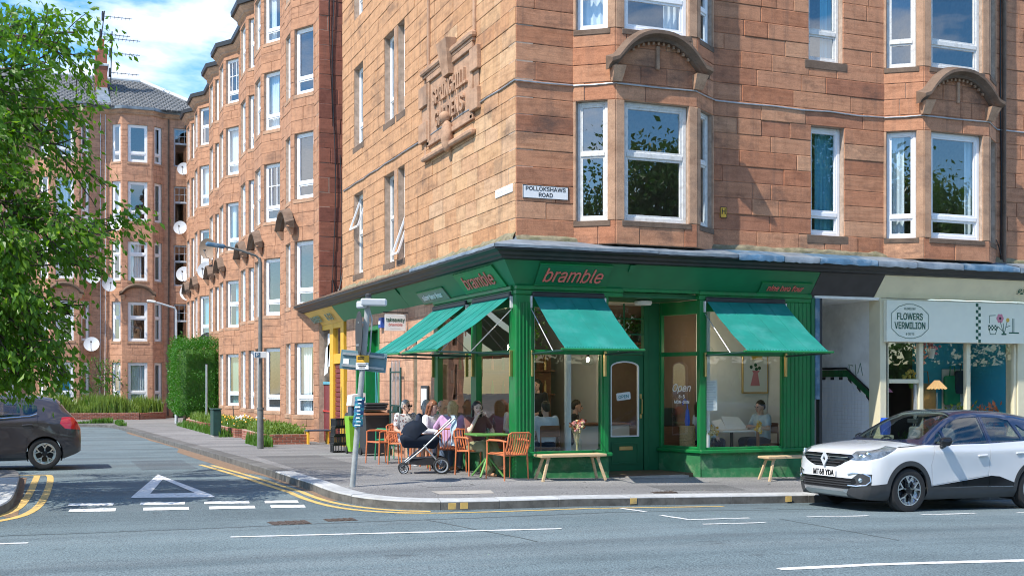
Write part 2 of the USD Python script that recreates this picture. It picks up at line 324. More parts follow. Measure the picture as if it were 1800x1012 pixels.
AWN = mat('teal_canvas', (0.0, 0.185, 0.148), 0.85, var=0.2, scale=2.2, world=True, bump=0.012, bscale=7, dirt=(0.05, 0.26, 0.24), dirt_amt=0.5, dscale=2)
BLACKW = mat('black_painted_wood', (0.022, 0.022, 0.024), 0.45, var=0.4, scale=5, world=True)
LEAD = mat('lead_flashing', (0.21, 0.25, 0.285), 0.55, metal=0.25, var=0.35, scale=4, world=True, dirt=(0.09, 0.13, 0.18), dirt_amt=0.9, dscale=2.2, bump=0.006, bscale=9)
LEADBLUE = mat('blue_lead_sheet', (0.075, 0.16, 0.25), 0.5, metal=0.2, var=0.4, scale=5, world=True, dirt=(0.40, 0.44, 0.46), dirt_amt=0.7, dscale=3.4)
MOSS = mat('mossy_stone_edge', (0.22, 0.19, 0.12), 0.95, var=0.45, scale=7, world=True, bump=0.012, bscale=25, dirt=(0.10, 0.12, 0.04), dirt_amt=0.7, dscale=4)
CORAL = mat('coral_lettering', (0.70, 0.16, 0.13), 0.4, var=0.04)
BLACK = mat('black_paint', (0.012, 0.012, 0.013), 0.4, var=0.2)
RUBBER = mat('rubber', (0.018, 0.018, 0.019), 0.8, var=0.25)
PLASTIC_D = mat('dark_plastic', (0.028, 0.030, 0.034), 0.5, var=0.2)
CREAM = mat('cream_shop_paint', (0.70, 0.64, 0.45), 0.5, var=0.06, world=True, dirt=(0.45, 0.40, 0.28), dirt_amt=0.4, dscale=3)
SIGNCREAM = mat('cream_sign_board', (0.80, 0.80, 0.66), 0.5, var=0.03, world=True)
DGREEN = mat('dark_green_ink', (0.010, 0.085, 0.045), 0.5, var=0.05)
WHITE = mat('white_paint', (0.78, 0.78, 0.77), 0.5, var=0.04)
OFFWHITE = mat('white_limewash', (0.84, 0.83, 0.78), 0.9, var=0.1, scale=3, world=True, dirt=(0.42, 0.40, 0.34), dirt_amt=0.45, dscale=1.6)
STEEL = mat('galvanised_steel', (0.45, 0.47, 0.48), 0.45, metal=0.7, var=0.18, scale=9)
LAMPG = mat('lamp_grey_paint', (0.13, 0.135, 0.13), 0.6, var=0.25, scale=6)
POLEG = mat('grey_pole_paint', (0.30, 0.32, 0.32), 0.6, var=0.2, scale=8, dirt=(0.5, 0.5, 0.46), dirt_amt=0.5, dscale=5)
ALU = mat('bright_aluminium', (0.75, 0.76, 0.78), 0.25, metal=1.0, var=0.05)
CHROME = mat('chrome', (0.85, 0.86, 0.88), 0.08, metal=1.0, var=0.02)
WOOD = mat('pale_bench_wood', (0.52, 0.38, 0.22), 0.6, var=0.22, scale=2, stretch=(3, 22, 22), bump=0.001, bscale=40)
BROWNWOOD = mat('brown_wood', (0.19, 0.075, 0.035), 0.5, var=0.25, scale=3, stretch=(2, 12, 12))
ORANGE = mat('orange_chair_paint', (0.56, 0.17, 0.065), 0.45, var=0.07)
CHAIRGREEN = mat('green_chair_paint', (0.015, 0.25, 0.115), 0.45, var=0.07)
TABLEGREEN = mat('green_table_paint', (0.10, 0.26, 0.055), 0.45, var=0.08)
YELPAINT = mat('yellow_shop_paint', (0.72, 0.40, 0.035), 0.5, var=0.08, world=True)
YELPAINT_D = mat('yellow_sign_board', (0.55, 0.33, 0.07), 0.6, var=0.1, world=True)
MAROON = mat('maroon_paint', (0.17, 0.025, 0.03), 0.45, var=0.15, world=True)
RED = mat('signal_red', (0.55, 0.03, 0.025), 0.3, var=0.05)
TEAL = mat('teal_mural_paint', (0.05, 0.28, 0.30), 0.5, var=0.12, world=True)
IRON = mat('dark_green_iron', (0.012, 0.05, 0.04), 0.5, var=0.2)
BRASS = mat('brass', (0.65, 0.46, 0.20), 0.3, metal=1.0, var=0.1)
BINGREEN = mat('lime_green_plastic', (0.22, 0.48, 0.03), 0.45, var=0.08)
BRICK = mat('garden_brick', (0.27, 0.095, 0.06), 0.9, var=0.25, scale=12, world=True, island=0.25)
SOIL = mat('soil', (0.07, 0.05, 0.035), 0.95, var=0.4, scale=9, world=True)
SLATE = mat('roof_tile', (0.115, 0.12, 0.122), 0.75, var=0.22, scale=6, world=True, island=0.22, dirt=(0.30, 0.29, 0.26), dirt_amt=0.4, dscale=1.5)
DISHG = mat('dish_grey', (0.50, 0.53, 0.56), 0.45, var=0.08)
PAPER = mat('paper', (0.76, 0.78, 0.78), 0.7, var=0.03)
BARK = mat('bark', (0.085, 0.062, 0.045), 0.9, var=0.35, scale=6, stretch=(4, 4, 1), bump=0.02, bscale=12)
LEAF = leaf_mat('tree_leaf', (0.06, 0.17, 0.016), (0.20, 0.345, 0.04), 0.5)
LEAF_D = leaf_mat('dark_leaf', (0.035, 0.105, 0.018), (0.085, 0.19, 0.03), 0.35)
HEDGE = leaf_mat('hedge_leaf', (0.03, 0.14, 0.012), (0.11, 0.28, 0.03), 0.35)
GRASS = leaf_mat('grass_blade', (0.06, 0.16, 0.02), (0.17, 0.26, 0.05), 0.35)
GROUND = mat('far_ground', (0.12, 0.12, 0.10), 0.95, var=0.2, world=True)
# ---------------------------------------------------------------- the ground
KY = -2.62
def sx(x): return max(-.026 * x, -.9) if x > 0 else -.006 * max(x, -25)
def zp(x, y): return sx(x) + (.04 * max(y, KY) if y < 0 else -.007 * y)
def zr(x, y):
    if y > KY: return zp(x, y) - .125
    return sx(x) + .04 * KY - .125 + .02 * min(KY - y, 5.5) - .016 * max(KY - y - 5.5, 0)
XB = [-60, -25, -8, -4, 0, 4, 8, 12, 34, 60]
YB = [-40, -16.2, -12, -8.12, -5, KY, 0, 4, 12, 24, 36, 48, 70]
def sheet(poly, zf, dz=0.0, mb=None):
    mb = mb or MB()
    for i in range(len(XB) - 1):
        for j in range(len(YB) - 1):
            c = poly.intersection(sbox(XB[i], YB[j], XB[i + 1], YB[j + 1]))
            for g in getattr(c, 'geoms', [c]):
                if g.geom_type != 'Polygon' or g.area < 1e-6: continue
                v, f = trimesh.creation.triangulate_polygon(g, engine='earcut')
                V = np.array([(x, y, zf(min(max(x, XB[i] + 1e-7), XB[i + 1] - 1e-7), min(max(y, YB[j] + 1e-7), YB[j + 1] - 1e-7)) + dz) for x, y in v])
                f = np.asarray(f)
                a = np.cross(V[f[0][1]] - V[f[0][0]], V[f[0][2]] - V[f[0][0]])
                mb.add(V, f if a[2] > 0 else f[:, ::-1])
    return mb
def zoff(zf, d): return lambda x, y: zf(x, y) + d
MB().box(-300, 300, -300, 300, -2.0, -1.6).build('/World', 'ground', GROUND, kind='structure')
road = sheet(sbox(-60, -16.2, 60, 60), zr)
road.build('/World', 'road', ASPHALT, kind='structure')
# right-hand pavement: kerb line from the far end of the side street round the corner to the east
KERB = [(-4.75, 34.5), (-4.5, 30), (-4.27, 23.5), (-3.98, 16), (-3.64, 8), (-3.50, 3.3), (-3.46, 0.1), (-3.36, -1.05), (-3.05, -1.85), (-2.45, -2.32), (-1.6, -2.48), (0, -2.52), (2, -2.5), (6, -2.46), (14, -2.4), (34, -2.3)]
FARK = [(-20, 37.5), (-9, 37.5), (-6.4, 37.2), (-5.2, 36.2)]
kl = FARK + KERB
def smooth_line(pts, n=2):
    p = np.array(pts, float)
    for _ in range(n):
        q = [p[0]]
        for a, b in zip(p[:-1], p[1:]):
            q += [a * .75 + b * .25, a * .25 + b * .75]
        p = np.vstack([q, p[-1:]])
    return p
KL = smooth_line(kl)
line = LineString(KL)
outer = Polygon(list(KL) + [(34, 60), (-20, 60)])
kerb_band = line.buffer(0.30, single_sided=True).union(line.buffer(-0.30, single_sided=True)).intersection(outer)
pave = struct('pavement')
sheet(outer.difference(line.buffer(0.29)), zp).build(pave, 'tarmac', PAVE)
# kerb stones, one by one
def kerb_stones(parent, ln, poly, zf, w=0.30, drop=0.26, x0=-99, x1=99):
    s, tot = 0.0, ln.length
    while s < tot - 0.05:
        e = min(s + rnd.uniform(0.75, 1.5), tot)
        n = max(2, int((e - s) / 0.25) + 1)
        P = [np.array(ln.interpolate(t).coords[0]) for t in np.linspace(s + .004, e - .004, n)]
        Q = [np.array(ln.interpolate(min(t + .02, tot)).coords[0]) - np.array(ln.interpolate(max(t - .02, 0)).coords[0]) for t in np.linspace(s, e, n)]
        V = []
        hgt = rnd.uniform(0, .006)
        for p, q in zip(P, Q):
            q = unit(q); nn = np.array([-q[1], q[0]])
            if not poly.contains(shapely.Point(*(p + nn * .05))): nn = -nn
            a, b = p, p + nn * w
            za, zb = zf(*a) + hgt, zf(*b) + hgt
            V += [(a[0], a[1], za - drop), (a[0], a[1], za - .012), (a[0] + nn[0] * .012, a[1] + nn[1] * .012, za + .003), (b[0], b[1], zb + .003), (b[0], b[1], zb - drop)]
        F = []
        for i in range(n - 1):
            for k in range(5):
                k2 = (k + 1) % 5
                F.append([i * 5 + k, (i + 1) * 5 + k, (i + 1) * 5 + k2, i * 5 + k2])
        F = [[a, b, c] for a, b, c, d in F] + [[a, c, d] for a, b, c, d in F]
        for base in (0, (n - 1) * 5):
            F += [[base, base + 1, base + 2], [base, base + 2, base + 3], [base, base + 3, base + 4]]
        mm = trimesh.Trimesh(np.array(V), np.array(F), process=False); mm.fix_normals()
        mb = MB().add(mm.vertices, mm.faces)
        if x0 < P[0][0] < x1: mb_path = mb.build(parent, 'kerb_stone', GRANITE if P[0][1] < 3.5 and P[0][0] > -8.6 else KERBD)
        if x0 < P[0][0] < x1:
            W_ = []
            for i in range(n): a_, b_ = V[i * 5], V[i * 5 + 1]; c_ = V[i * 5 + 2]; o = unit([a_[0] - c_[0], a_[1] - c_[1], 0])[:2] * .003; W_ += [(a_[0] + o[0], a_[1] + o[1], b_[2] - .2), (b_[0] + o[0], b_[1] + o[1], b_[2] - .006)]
            MB().add(W_, [[2 * i, 2 * i + 2, 2 * i + 3, 2 * i + 1] for i in range(n - 1)]).build(mb_path, 'worn_face', KERBF)  # thin darker strip laid over the front face of each kerb stone
        s = e
kerb_stones(pave, line, outer, zp, x1=13)
# left-hand island of pavement
KL2 = smooth_line([(-12, 5.0), (-8.05, 5.0), (-7.80, 4.75), (-7.77, 0.2), (-7.82, -1.2), (-8.1, -1.85), (-8.8, -2.1), (-24, -2.1)])
isl = Polygon(list(KL2) + [(-24, 5.0)])
ln2 = LineString(KL2)
p2 = struct('pavement')
sheet(isl.difference(ln2.buffer(0.29)), zp).build(p2, 'tarmac', PAVE)
kerb_stones(p2, ln2, isl, zp, x0=-12)
p3 = struct('pavement')
sheet(sbox(-60, -40, 60, -16.2), lambda x, y: sx(x) - .12, 0.0).build(p3, 'tarmac', PAVE)
# paint on the road
def mark(name, poly, m, lift=.004):
    sheet(poly, zr, lift).build('/World', name, m, kind='structure')
def wob(a, b, w, n=6, j=0.012):
    a, b = np.array(a), np.array(b); d = unit(b - a); nn = np.array([-d[1], d[0]])
    t = np.linspace(0, 1, n)
    up = [a + (b - a) * k + nn * (w / 2 + rnd.uniform(-j, j)) for k in t]
    dn = [a + (b - a) * k - nn * (w / 2 + rnd.uniform(-j, j)) for k in t]
    return Polygon([tuple(q) for q in up + dn[::-1]]).buffer(0)
mark('give_way_triangle', Polygon([(-5.41, 4.72), (-6.2, -0.15), (-5.0, -0.33)], [[(-5.43, 3.45), (-5.88, 0.42), (-5.22, 0.38)]]), PAINT)
for x0, x1 in ((-7.07, -6.47), (-6.11, -5.5), (-5.23, -4.6), (-4.38, -3.9)):
    mark('give_way_line', wob((x0, -1.26 - (x0 + 7) * .1), (x1, -1.26 - (x1 + 7) * .1), .27, 4), PAINT)
    mark('give_way_line', wob((x0, -0.68 - (x0 + 7) * .13), (x1, -0.68 - (x1 + 7) * .13), .24, 4), PAINT)
yo = smooth_line([(-4.30, 7.5), (-4.0, 3.4), (-3.86, 0.3), (-3.70, -1.3), (-3.30, -2.2), (-2.4, -2.72), (-1.0, -2.86), (2.3, -2.84)])
yi = smooth_line([(-4.10, 7.2), (-3.82, 3.6), (-3.68, 0.5), (-3.55, -0.95), (-3.26, -1.75), (-2.78, -2.3), (-2.3, -2.5)])
mark('double_yellow_line', LineString(yo).buffer(0.05, cap_style=2), YELLOW)
mark('double_yellow_line', LineString(yi).buffer(0.05, cap_style=2), YELLOW)
mark('double_yellow_line', LineString(smooth_line([(-12, -2.62), (-8.8, -2.55), (-7.75, -1.95), (-7.45, -0.9), (-7.36, 0.8), (-7.28, 4.9), (-7.4, 5.45), (-12, 5.5)])).buffer(0.055, cap_style=2), YELLOW)
mark('double_yellow_line', LineString(smooth_line([(-12, -2.38), (-8.8, -2.32), (-7.95, -1.7), (-7.68, -0.8), (-7.60, 0.9), (-7.53, 5.1)])).buffer(0.055, cap_style=2), YELLOW)
mark('centre_line', wob((-5.39, -4.66), (-1.51, -5.28), .085, 12), PAINT)
mark('centre_line', wob((-9.5, -4.2), (-7.54, -4.40), .085, 8), PAINT)
mark('centre_line', wob((-0.98, -9.08), (4.5, -9.35), .12, 12), PAINT)
for a, b in (((0.52, -4.1), (0.56, -4.80)), ((0.53, -4.80), (1.54, -4.72)), ((0.40, -5.40), (1.36, -5.37)), ((2.47, -4.73), (3.51, -4.74)), ((4.46, -4.73), (5.47, -4.71)), ((6.3, -4.7), (7.3, -4.69)), ((0.5, -2.86), (0.59, -3.53))):
    mark('parking_bay_line', wob(a, b, .075, 5), PAINT)
# silt in the gutters, covers and patches
g = [tuple(p + np.array([-.02 - rnd.uniform(.05, .16) - (.28 if 4 < p[1] < 14 else 0), 0])) for p in KL if -1.2 < p[1] < 30]
gp = Polygon([tuple(p + np.array([.01, 0])) for p in KL if -1.2 < p[1] < 30] + g[::-1]).buffer(0)
mark('gutter_silt', gp, SILT, .0025)
g2 = LineString([(-7.80, -1.6), (-7.78, 0), (-7.79, 4.6)]).buffer(0.09)
mark('gutter_silt', g2.difference(isl), SILT, .0025)
SLAB = mat('concrete_slab', (0.36, 0.33, 0.29), 0.85, var=0.15, scale=8, world=True, dirt=(0.25, 0.23, 0.2), dirt_amt=0.5)
CASTIRON = mat('cast_iron', (0.10, 0.075, 0.06), 0.6, metal=0.4, var=0.3, scale=12, world=True)
def pave_patch(name, poly, m, lift=.004):
    sheet(poly, zp, lift).build('/World', name, m, kind='structure')
pave_patch('paving_slab', Polygon([(-1.92, -1.33), (-0.98, -1.40), (-1.05, -1.76), (-1.90, -1.70)]), SLAB)
pave_patch('paving_slab', Polygon([(-1.89, -0.50), (-1.23, -0.48), (-1.0, -0.80), (-1.80, -0.86)]), PAVE)
def grate(name, label, c, w, d, zf):
    t = thing(name, label, 'drain cover', (c[0], c[1], zf(*c)))
    fr = MB(); fr.box(-w / 2, w / 2, -d / 2, d / 2, -.02, .004); fr.build(t, 'frame', CASTIRON)
    for k in range(5):
        x = -w / 2 + w * (k + .5) / 5
        MB().box(x - w * .06, x + w * .06, -d * .42, d * .42, .003, .012).build(t, 'bar', CASTIRON)
grate('drain_cover', 'rusty iron drain cover in the pavement before the cafe doorway', (1.72, -2.0), .42, .2, zp)
grate('manhole_cover', 'dark iron access cover in the carriageway below the give way dashes', (-4.45, -3.3), .5, .42, zr)
grate('manhole_cover', 'small iron cover in the road right of the first access cover', (-3.75, -3.15), .4, .3, zr)
for x in (-1.98, -1.80, 0.92, 3.72):
    MB().box(x - .055, x + .055, -2.522, -2.505, zp(x, -2.5) - .10, zp(x, -2.5) - .012).build(pave, 'yellow_kerb_mark', YELLOW)
TARM = mat('tar_seam', (0.075, 0.09, 0.095), 0.5, var=.2, world=True)
def seam(pts, w=.02): mark('tar_seam', LineString([(x + rnd.uniform(-.02, .02), y + rnd.uniform(-.02, .02)) for x, y in pts]).buffer(w), TARM, .003)
seam([(x, -3.55 + .03 * math.sin(x * 1.3)) for x in np.arange(-9, 12, .5)], .014)
seam([(-2.7 + .05 * k, -3.6 - .35 * k) for k in range(9)], .010); seam([(1.9 - .03 * k, -4.9 - .3 * k) for k in range(10)], .010); seam([(-6.9 + .5 * k, .9 + .05 * math.sin(k)) for k in range(7)], .012)
PATCHM = road_mat('repair_patch', (0.115, 0.145, 0.16), (0.14, 0.165, 0.175))
mark('repair_patch', Polygon([(-5.6, 6.2), (-4.5, 6.2), (-4.5, 9.5), (-5.6, 9.5)]), PATCHM, .0032)
PPATCH = road_mat('pavement_patch', (0.16, 0.16, 0.158), (0.19, 0.188, 0.185))
pave_patch('pavement_patch', Polygon([(-3.0, 3.2), (-1.6, 3.3), (-1.6, 8.2), (-3.0, 8.2)]), PPATCH, .003); pave_patch('pavement_patch', Polygon([(1.9, -1.1), (3.4, -1.1), (3.4, -1.8), (1.9, -1.8)]), PPATCH, .003)
for k in range(26):
    x, y = rnd.uniform(-3, 6), rnd.uniform(-2.1, -.5); pave_patch('gum_spot', shapely.Point(x, y).buffer(rnd.uniform(.012, .028), quad_segs=3), KERBD, .0045)
# ---------------------------------------------------------------- masonry
class Wall:
    """a vertical wall: starts at O, runs along U (left to right seen from outside), outward normal N"""
    def __init__(s, O, U):
        s.O = np.array([O[0], O[1], 0.]); s.U = unit([U[0], U[1], 0]); s.N = np.array([s.U[1], -s.U[0], 0.])
    def P(s, u, z, d=0.0):
        return s.O + s.U * u + s.N * d + np.array([0, 0, z])
    def box(s, mb, u0, u1, z0, z1, d0, d1, ch=0.0):
        return mb.ob(s.P((u0 + u1) / 2, (z0 + z1) / 2, (d0 + d1) / 2), s.U, s.N, (0, 0, 1), abs(u1 - u0) / 2, abs(d1 - d0) / 2, abs(z1 - z0) / 2, ch)
def backing(mb, w, L_, z0, z1, ops, d0=-.32, d1=-.014):
    us = sorted({0, L_} | {min(max(q, 0), L_) for o in ops for q in o[:2]})
    zs = sorted({z0, z1} | {min(max(q, z0), z1) for o in ops for q in o[2:4]})
    for a, b in zip(us[:-1], us[1:]):
        for c, e in zip(zs[:-1], zs[1:]):
            if b - a < 1e-4 or e - c < 1e-4: continue
            m, k = (a + b) / 2, (c + e) / 2
            if any(o[0] < m < o[1] and o[2] < k < o[3] for o in ops): continue
            w.box(mb, a, b, c, e, d0, d1)
def one_stone(w, u0, u1, z0, z1, pr, g=.0055, ch=.009):
    u0 += g; u1 -= g; z0 += g * .7; z1 -= g * .7
    q = [(u0, z0), (u1, z0), (u1, z1), (u0, z1)]
    i = [(u0 + ch, z0 + ch), (u1 - ch, z0 + ch), (u1 - ch, z1 - ch), (u0 + ch, z1 - ch)]
    V = [w.P(a, b, -.02) for a, b in q] + [w.P(a, b, pr - ch * .8) for a, b in q] + [w.P(a, b, pr) for a, b in i]
    F = []
    for k in range(4):
        j = (k + 1) % 4
        F += [[k, j, 4 + j], [k, 4 + j, 4 + k], [4 + k, 4 + j, 8 + j], [4 + k, 8 + j, 8 + k]]
    F += [[8, 9, 10], [8, 10, 11]]
    return V, F
def lay(w, L_, z0, z1, ops, course=.30, lmin=.45, lmax=1.15, rng=rnd, pr=(.0, .014), skip=None):
    """courses of squared stones with random lengths round the openings -> [(verts, faces, centre)]"""
    out = []
    edges = {z0, z1} | {q for o in ops for q in o[2:4] if z0 < q < z1}
    edges = sorted(edges); zs = []
    for a, b in zip(edges[:-1], edges[1:]):
        n = max(1, round((b - a) / course))
        zs += [a + (b - a) * k / n for k in range(n)]
    zs.append(z1)
    for c, e in zip(zs[:-1], zs[1:]):
        k = (c + e) / 2
        cuts = sorted((max(o[0], 0), min(o[1], L_)) for o in ops if o[2] < k < o[3])
        segs, s = [], 0.0
        for a, b in cuts:
            if a > s + .02: segs.append((s, a))
            s = max(s, b)
        if s < L_ - .02: segs.append((s, L_))
        for a, b in segs:
            u = a
            while u < b - 1e-6:
                ln = rng.uniform(lmin, lmax) if rng.random() > .12 else rng.uniform(.2, .4)
                v = u + ln
                if b - v < lmin * .6: v = b
                V, F = one_stone(w, u, v, c, e, rng.uniform(*pr))
                cc = w.P((u + v) / 2, k)
                if skip is None or not skip(cc): out.append((V, F, cc))
                u = v
    return out
CPn = np.array(CP); FWD = np.array([math.sin(YAW), math.cos(YAW), 0]); RGT = np.array([math.cos(YAW), -math.sin(YAW), 0])
def in_view(p, m=60):
    d = np.asarray(p) - CPn; D = d @ FWD
    if D < 1: return False
    x, y = 900 + 2050 * (d @ RGT) / D, 672 - 2050 * d[2] / D
    return -m < x < 1800 + m and -m < y < 1012 + m
def put_stones(parent, stones, m, most=300, name='stone', rest='stonework', area=None):
    seen = [s for s in stones if in_view(s[2])]
    seen.sort(key=lambda s: np.linalg.norm(np.array(s[2]) - CPn))
    a, b = seen[:most], seen[most:]
    ids = {id(s) for s in seen}
    for s in a: MB().add(s[0], s[1]).build(parent, name, m)
    mb = MB()
    for s in b + [s for s in stones if id(s) not in ids]: mb.add(s[0], s[1])
    mb.build(parent, rest, m, kind='stuff')
def window(parent, w, u0, u1, z0, z1, d=-.16, fr=.07, split=None, m=PVC, glass=GLASS, curtain=None, sashbar=False, tilt=0.0, sill=None, label=None, room=True, mull=None, cfrac=1.0, cside=0):
    """a white framed window: frame (> pane, curtain, sill)"""
    mb = MB(); e = .004
    u0 += e; u1 -= e; z0 += e; z1 -= e
    D0, D1 = d - .035, d + .035
    W = lambda *a: w.box(mb, *a)
    W(u0, u0 + fr, z0, z1, D0, D1, .006); W(u1 - fr, u1, z0, z1, D0, D1, .006)
    W(u0 + fr, u1 - fr, z0, z0 + fr, D0, D1, .006); W(u0 + fr, u1 - fr, z1 - fr, z1, D0, D1, .006)
    zm = None
    if split is not None:
        zm = z0 + (z1 - z0) * split
        W(u0 + fr, u1 - fr, zm - fr * .55, zm + fr * .55, D0 + .004, D1 + .006, .005)
        a, b, q = u0 + fr, u1 - fr, fr * .55          # inner sash rims
        for za, zb in ((z0 + fr, zm - fr * .55), (zm + fr * .55, z1 - fr)):
            W(a, a + q, za, zb, d - .02, d + .02); W(b - q, b, za, zb, d - .02, d + .02)
            W(a + q, b - q, za, za + q, d - .02, d + .02); W(a + q, b - q, zb - q, zb, d - .02, d + .02)
    if sashbar and zm:
        for k in (1, 2):
            x = u0 + (u1 - u0) * k / 3
            W(x - .012, x + .012, zm, z1 - fr, D0 + .01, D1 - .01)
        W(u0 + fr, u1 - fr, (zm + z1) / 2 - .012, (zm + z1) / 2 + .012, D0 + .012, D1 - .012)
    p = mb.build(parent, 'window', m, label=label)
    def quad(ua, ub, za, zb, dd):
        return [w.P(ua, za, dd), w.P(ub, za, dd), w.P(ub, zb, dd), w.P(ua, zb, dd)]
    if zm:
        for za, zb in ((z0 + fr * .9, zm), (zm, z1 - fr * .9)):
            MB().add(quad(u0 + fr * .9, u1 - fr * .9, za, zb, d - .006 if za == zm else d), [[0, 1, 2, 3]]).build(p, 'pane', glass)
    else:
        MB().add(quad(u0 + fr * .9, u1 - fr * .9, z0 + fr * .9, z1 - fr * .9, d), [[0, 1, 2, 3]]).build(p, 'pane', glass)
    if curtain:
        ua, ub = u0, u1
        if cfrac < 1:
            if cside == 0: ub = u0 + (u1 - u0) * cfrac
            else: ua = u1 - (u1 - u0) * cfrac
        n = max(6, int((ub - ua) / .03)); cm = MB(); V = []
        for i in range(n + 1):
            u = ua + (ub - ua) * i / n; dd = d - .13 + .022 * math.sin(i * 1.7 + rnd.random()) 
            V += [w.P(u, z0 + .03, dd + rnd.uniform(-.012, .012)), w.P(u, z1 - .02, dd)]
        cm.add(V, [[2 * i, 2 * i + 2, 2 * i + 3, 2 * i + 1] for i in range(n)])
        cm.build(p, 'curtain', curtain, smooth=True)
    if sill:
        sm = MB(); w.box(sm, u0 - .02, u1 + .02, z0 - .05, z0 - .002, d - .03, sill, .008)
        sm.build(p, 'sill', m)
    return p
# ---------------------------------------------------------------- corner tenement
corner = thing('corner_tenement', 'red sandstone tenement on the street corner above the green cafe front', 'building')
Z0, ZT = 3.98, 14.2
F1, F2, F3, F4 = (4.39, 6.445), (7.67, 9.69), (10.93, 12.93), (14.1, 14.2)
wr = Wall((0, 0), (1, 0)); wl = Wall((0, 12.5), (0, -1))
mb = MB(); stR, stL = [], []
XR = 16.0
bays = [(1.06, 3.86), (7.65, 10.45)]
ops = [(a + .02, b - .02, Z0, ZT) for a, b in bays] + [(5.98, 6.73, *F1), (5.93, 6.70, *F2), (5.93, 6.70, *F3)] + [(12.2, 13.0, *F) for F in (F1, F2, F3)]
backing(mb, wr, XR, Z0, ZT, ops)
rs = random.Random(11)
vis = lambda c: not in_view(c, 200)
stR += lay(wr, XR, Z0, ZT, ops, .305, .5, 1.35, rs, skip=vis)
lo = []
for F in (F1, F2, F3):
    lo += [(12.5 - 11.25, 12.5 - 10.30, *F), (12.5 - 8.31, 12.5 - 7.45, *F), (12.5 - 7.17, 12.5 - 6.62, *F)]
backing(mb, wl, 12.5, Z0, ZT, lo)
stL += lay(wl, 12.5, Z0, ZT, lo, .305, .45, 1.2, rs, skip=vis)
# hidden sides and roof
wb = MB()
wb.box(0.3, XR, 12.2, 12.5, Z0, ZT); wb.box(XR - .3, XR, .32, 12.2, Z0, ZT); wb.box(0.32, XR - .3, .32, 12.2, ZT - .2, ZT - .01); wb.box(.32, XR - .3, .32, 12.2, Z0, Z0 + .1)
wb.build(corner, 'rear_wall', MORTAR)
BP = .443
def bay(parent, j0, j1, z0, z1, wins, mb, stones, fr_d, axis='x', rng=rs, xo=0.0, course=.305, splay=.60, bp=BP, skip=vis, lmin=.4, lmax=.95, wfun=None, base=None):
    """canted bay: three faces; wins = list of (z0, z1) per storey. axis x: on the y=0 front; y: on the x=xo front (j0 > j1 run)"""
    if axis == 'x': pts = [(j0, 0), (j0 + splay, -bp), (j1 - splay, -bp), (j1, 0)]
    else: pts = [(xo, j0), (xo - bp, j0 - splay), (xo - bp, j1 + splay), (xo, j1)]
    faces = []
    for k, (a, b) in enumerate(zip(pts[:-1], pts[1:])):
        a, b = np.array(a, float), np.array(b, float); Lf = float(np.linalg.norm(b - a)); w = Wall(a, b - a)
        if k == 1: o = [(.17, Lf - .17, *f) for f in wins]
        else: o = [(.14 if k == 2 else .06, Lf - (.06 if k == 2 else .14), *f) for f in wins]
        backing(mb, w, Lf, z0, z1, o, d0=-.2)
        stones += lay(w, Lf, z0, z1, [(max(q[0] - .0, 0), q[1], q[2], q[3]) for q in o], course, lmin, lmax, rng, pr=(.0, .009), skip=skip)
        faces.append((w, Lf, o))
    return faces
bw = []
for a, b in bays:
    bw.append(bay(corner, a, b, Z0 + .0, ZT, [F1, F2, F3], mb, stR, None))
mb.build(corner, 'wall', MORTAR)
# windows on the road front
k = 0
CUR = {(0, 0, 0): None}
for bi, fs in enumerate(bw):
    for k, (w, Lf, o) in enumerate(fs):
        for q, (u0, u1, a, b) in enumerate(o[:2]):
            sp = [.56, .30][q] if bi == 0 else [.20, .25][q]
            if bi == 0 and q == 1: sp = .30
            mtl = OLDWHITE if (bi == 1 and q == 1) or (bi == 0 and q == 0) else PVC
            cu, cfr, cs = None, 1.0, 0
            if bi == 1 and q == 0 and k == 0: cu, cfr, cs = CURTAIN, .62, 0
            if bi == 0 and q == 1 and k == 0: cu = NET
            if bi == 1 and q == 0 and k == 1: cu, cfr, cs = CURTAIN, .18, 1
            if bi == 0 and q == 1 and k == 1: cu, cfr, cs = NET, .3, 1
            window(corner, w, u0, u1, a, b, fr=.075 if k == 1 else .06, split=sp, m=mtl, curtain=cu, cfrac=cfr, cside=cs, d=-.12)
        window(corner, w, u0, u1, *o[2][2:], split=.3, d=-.12)
window(corner, wr, 5.98, 6.73, *F1, split=.20, curtain=BLUECURT, cfrac=.62, cside=1, d=-.16)
window(corner, wr, 5.93, 6.70, *F2, split=.28, m=OLDWHITE, curtain=BLUECURT, cfrac=.4, cside=1, d=-.16)
window(corner, wr, 5.93, 6.70, *F3, split=.28, d=-.16)
for F in (F1, F2, F3): window(corner, wr, 12.2, 13.0, *F, split=.3)
for i, (u0, u1, a, b) in enumerate(lo):
    window(corner, wl, u0, u1, a, b, split=.52 if i < 3 else .27, m=OLDWHITE if i < 3 else PVC, d=-.18, fr=.055 if i % 3 else .07)
# a hopper casement hanging open on the side street
hp = MB(); a_ = wl.P(12.5 - 7.12, 5.35, -.16); ww = wl.U * .44
for (du, dz, dd) in ((0, 0, 0), (.44, 0, 0)):
    hp.bar(a_ + wl.U * du, a_ + wl.U * du + np.array([0, 0, -.86]) + wl.N * .30, .04, .04, up=wl.U)
hp.bar(a_ + np.array([0, 0, -.86]) + wl.N * .30, a_ + ww + np.array([0, 0, -.86]) + wl.N * .30, .04, .045)
hp.build(corner, 'open_casement', PVC)
hp = MB(); a_ = wl.P(12.5 - 11.2, 6.3, -.15)
for du in (0, .80):
    hp.bar(a_ + wl.U * du, a_ + wl.U * du + np.array([0, 0, -.75]) + wl.N * .26, .04, .04, up=wl.U)
hp.bar(a_ + np.array([0, 0, -.75]) + wl.N * .26, a_ + wl.U * .8 + np.array([0, 0, -.75]) + wl.N * .26, .04, .05)
hp.build(corner, 'open_casement', PVC)
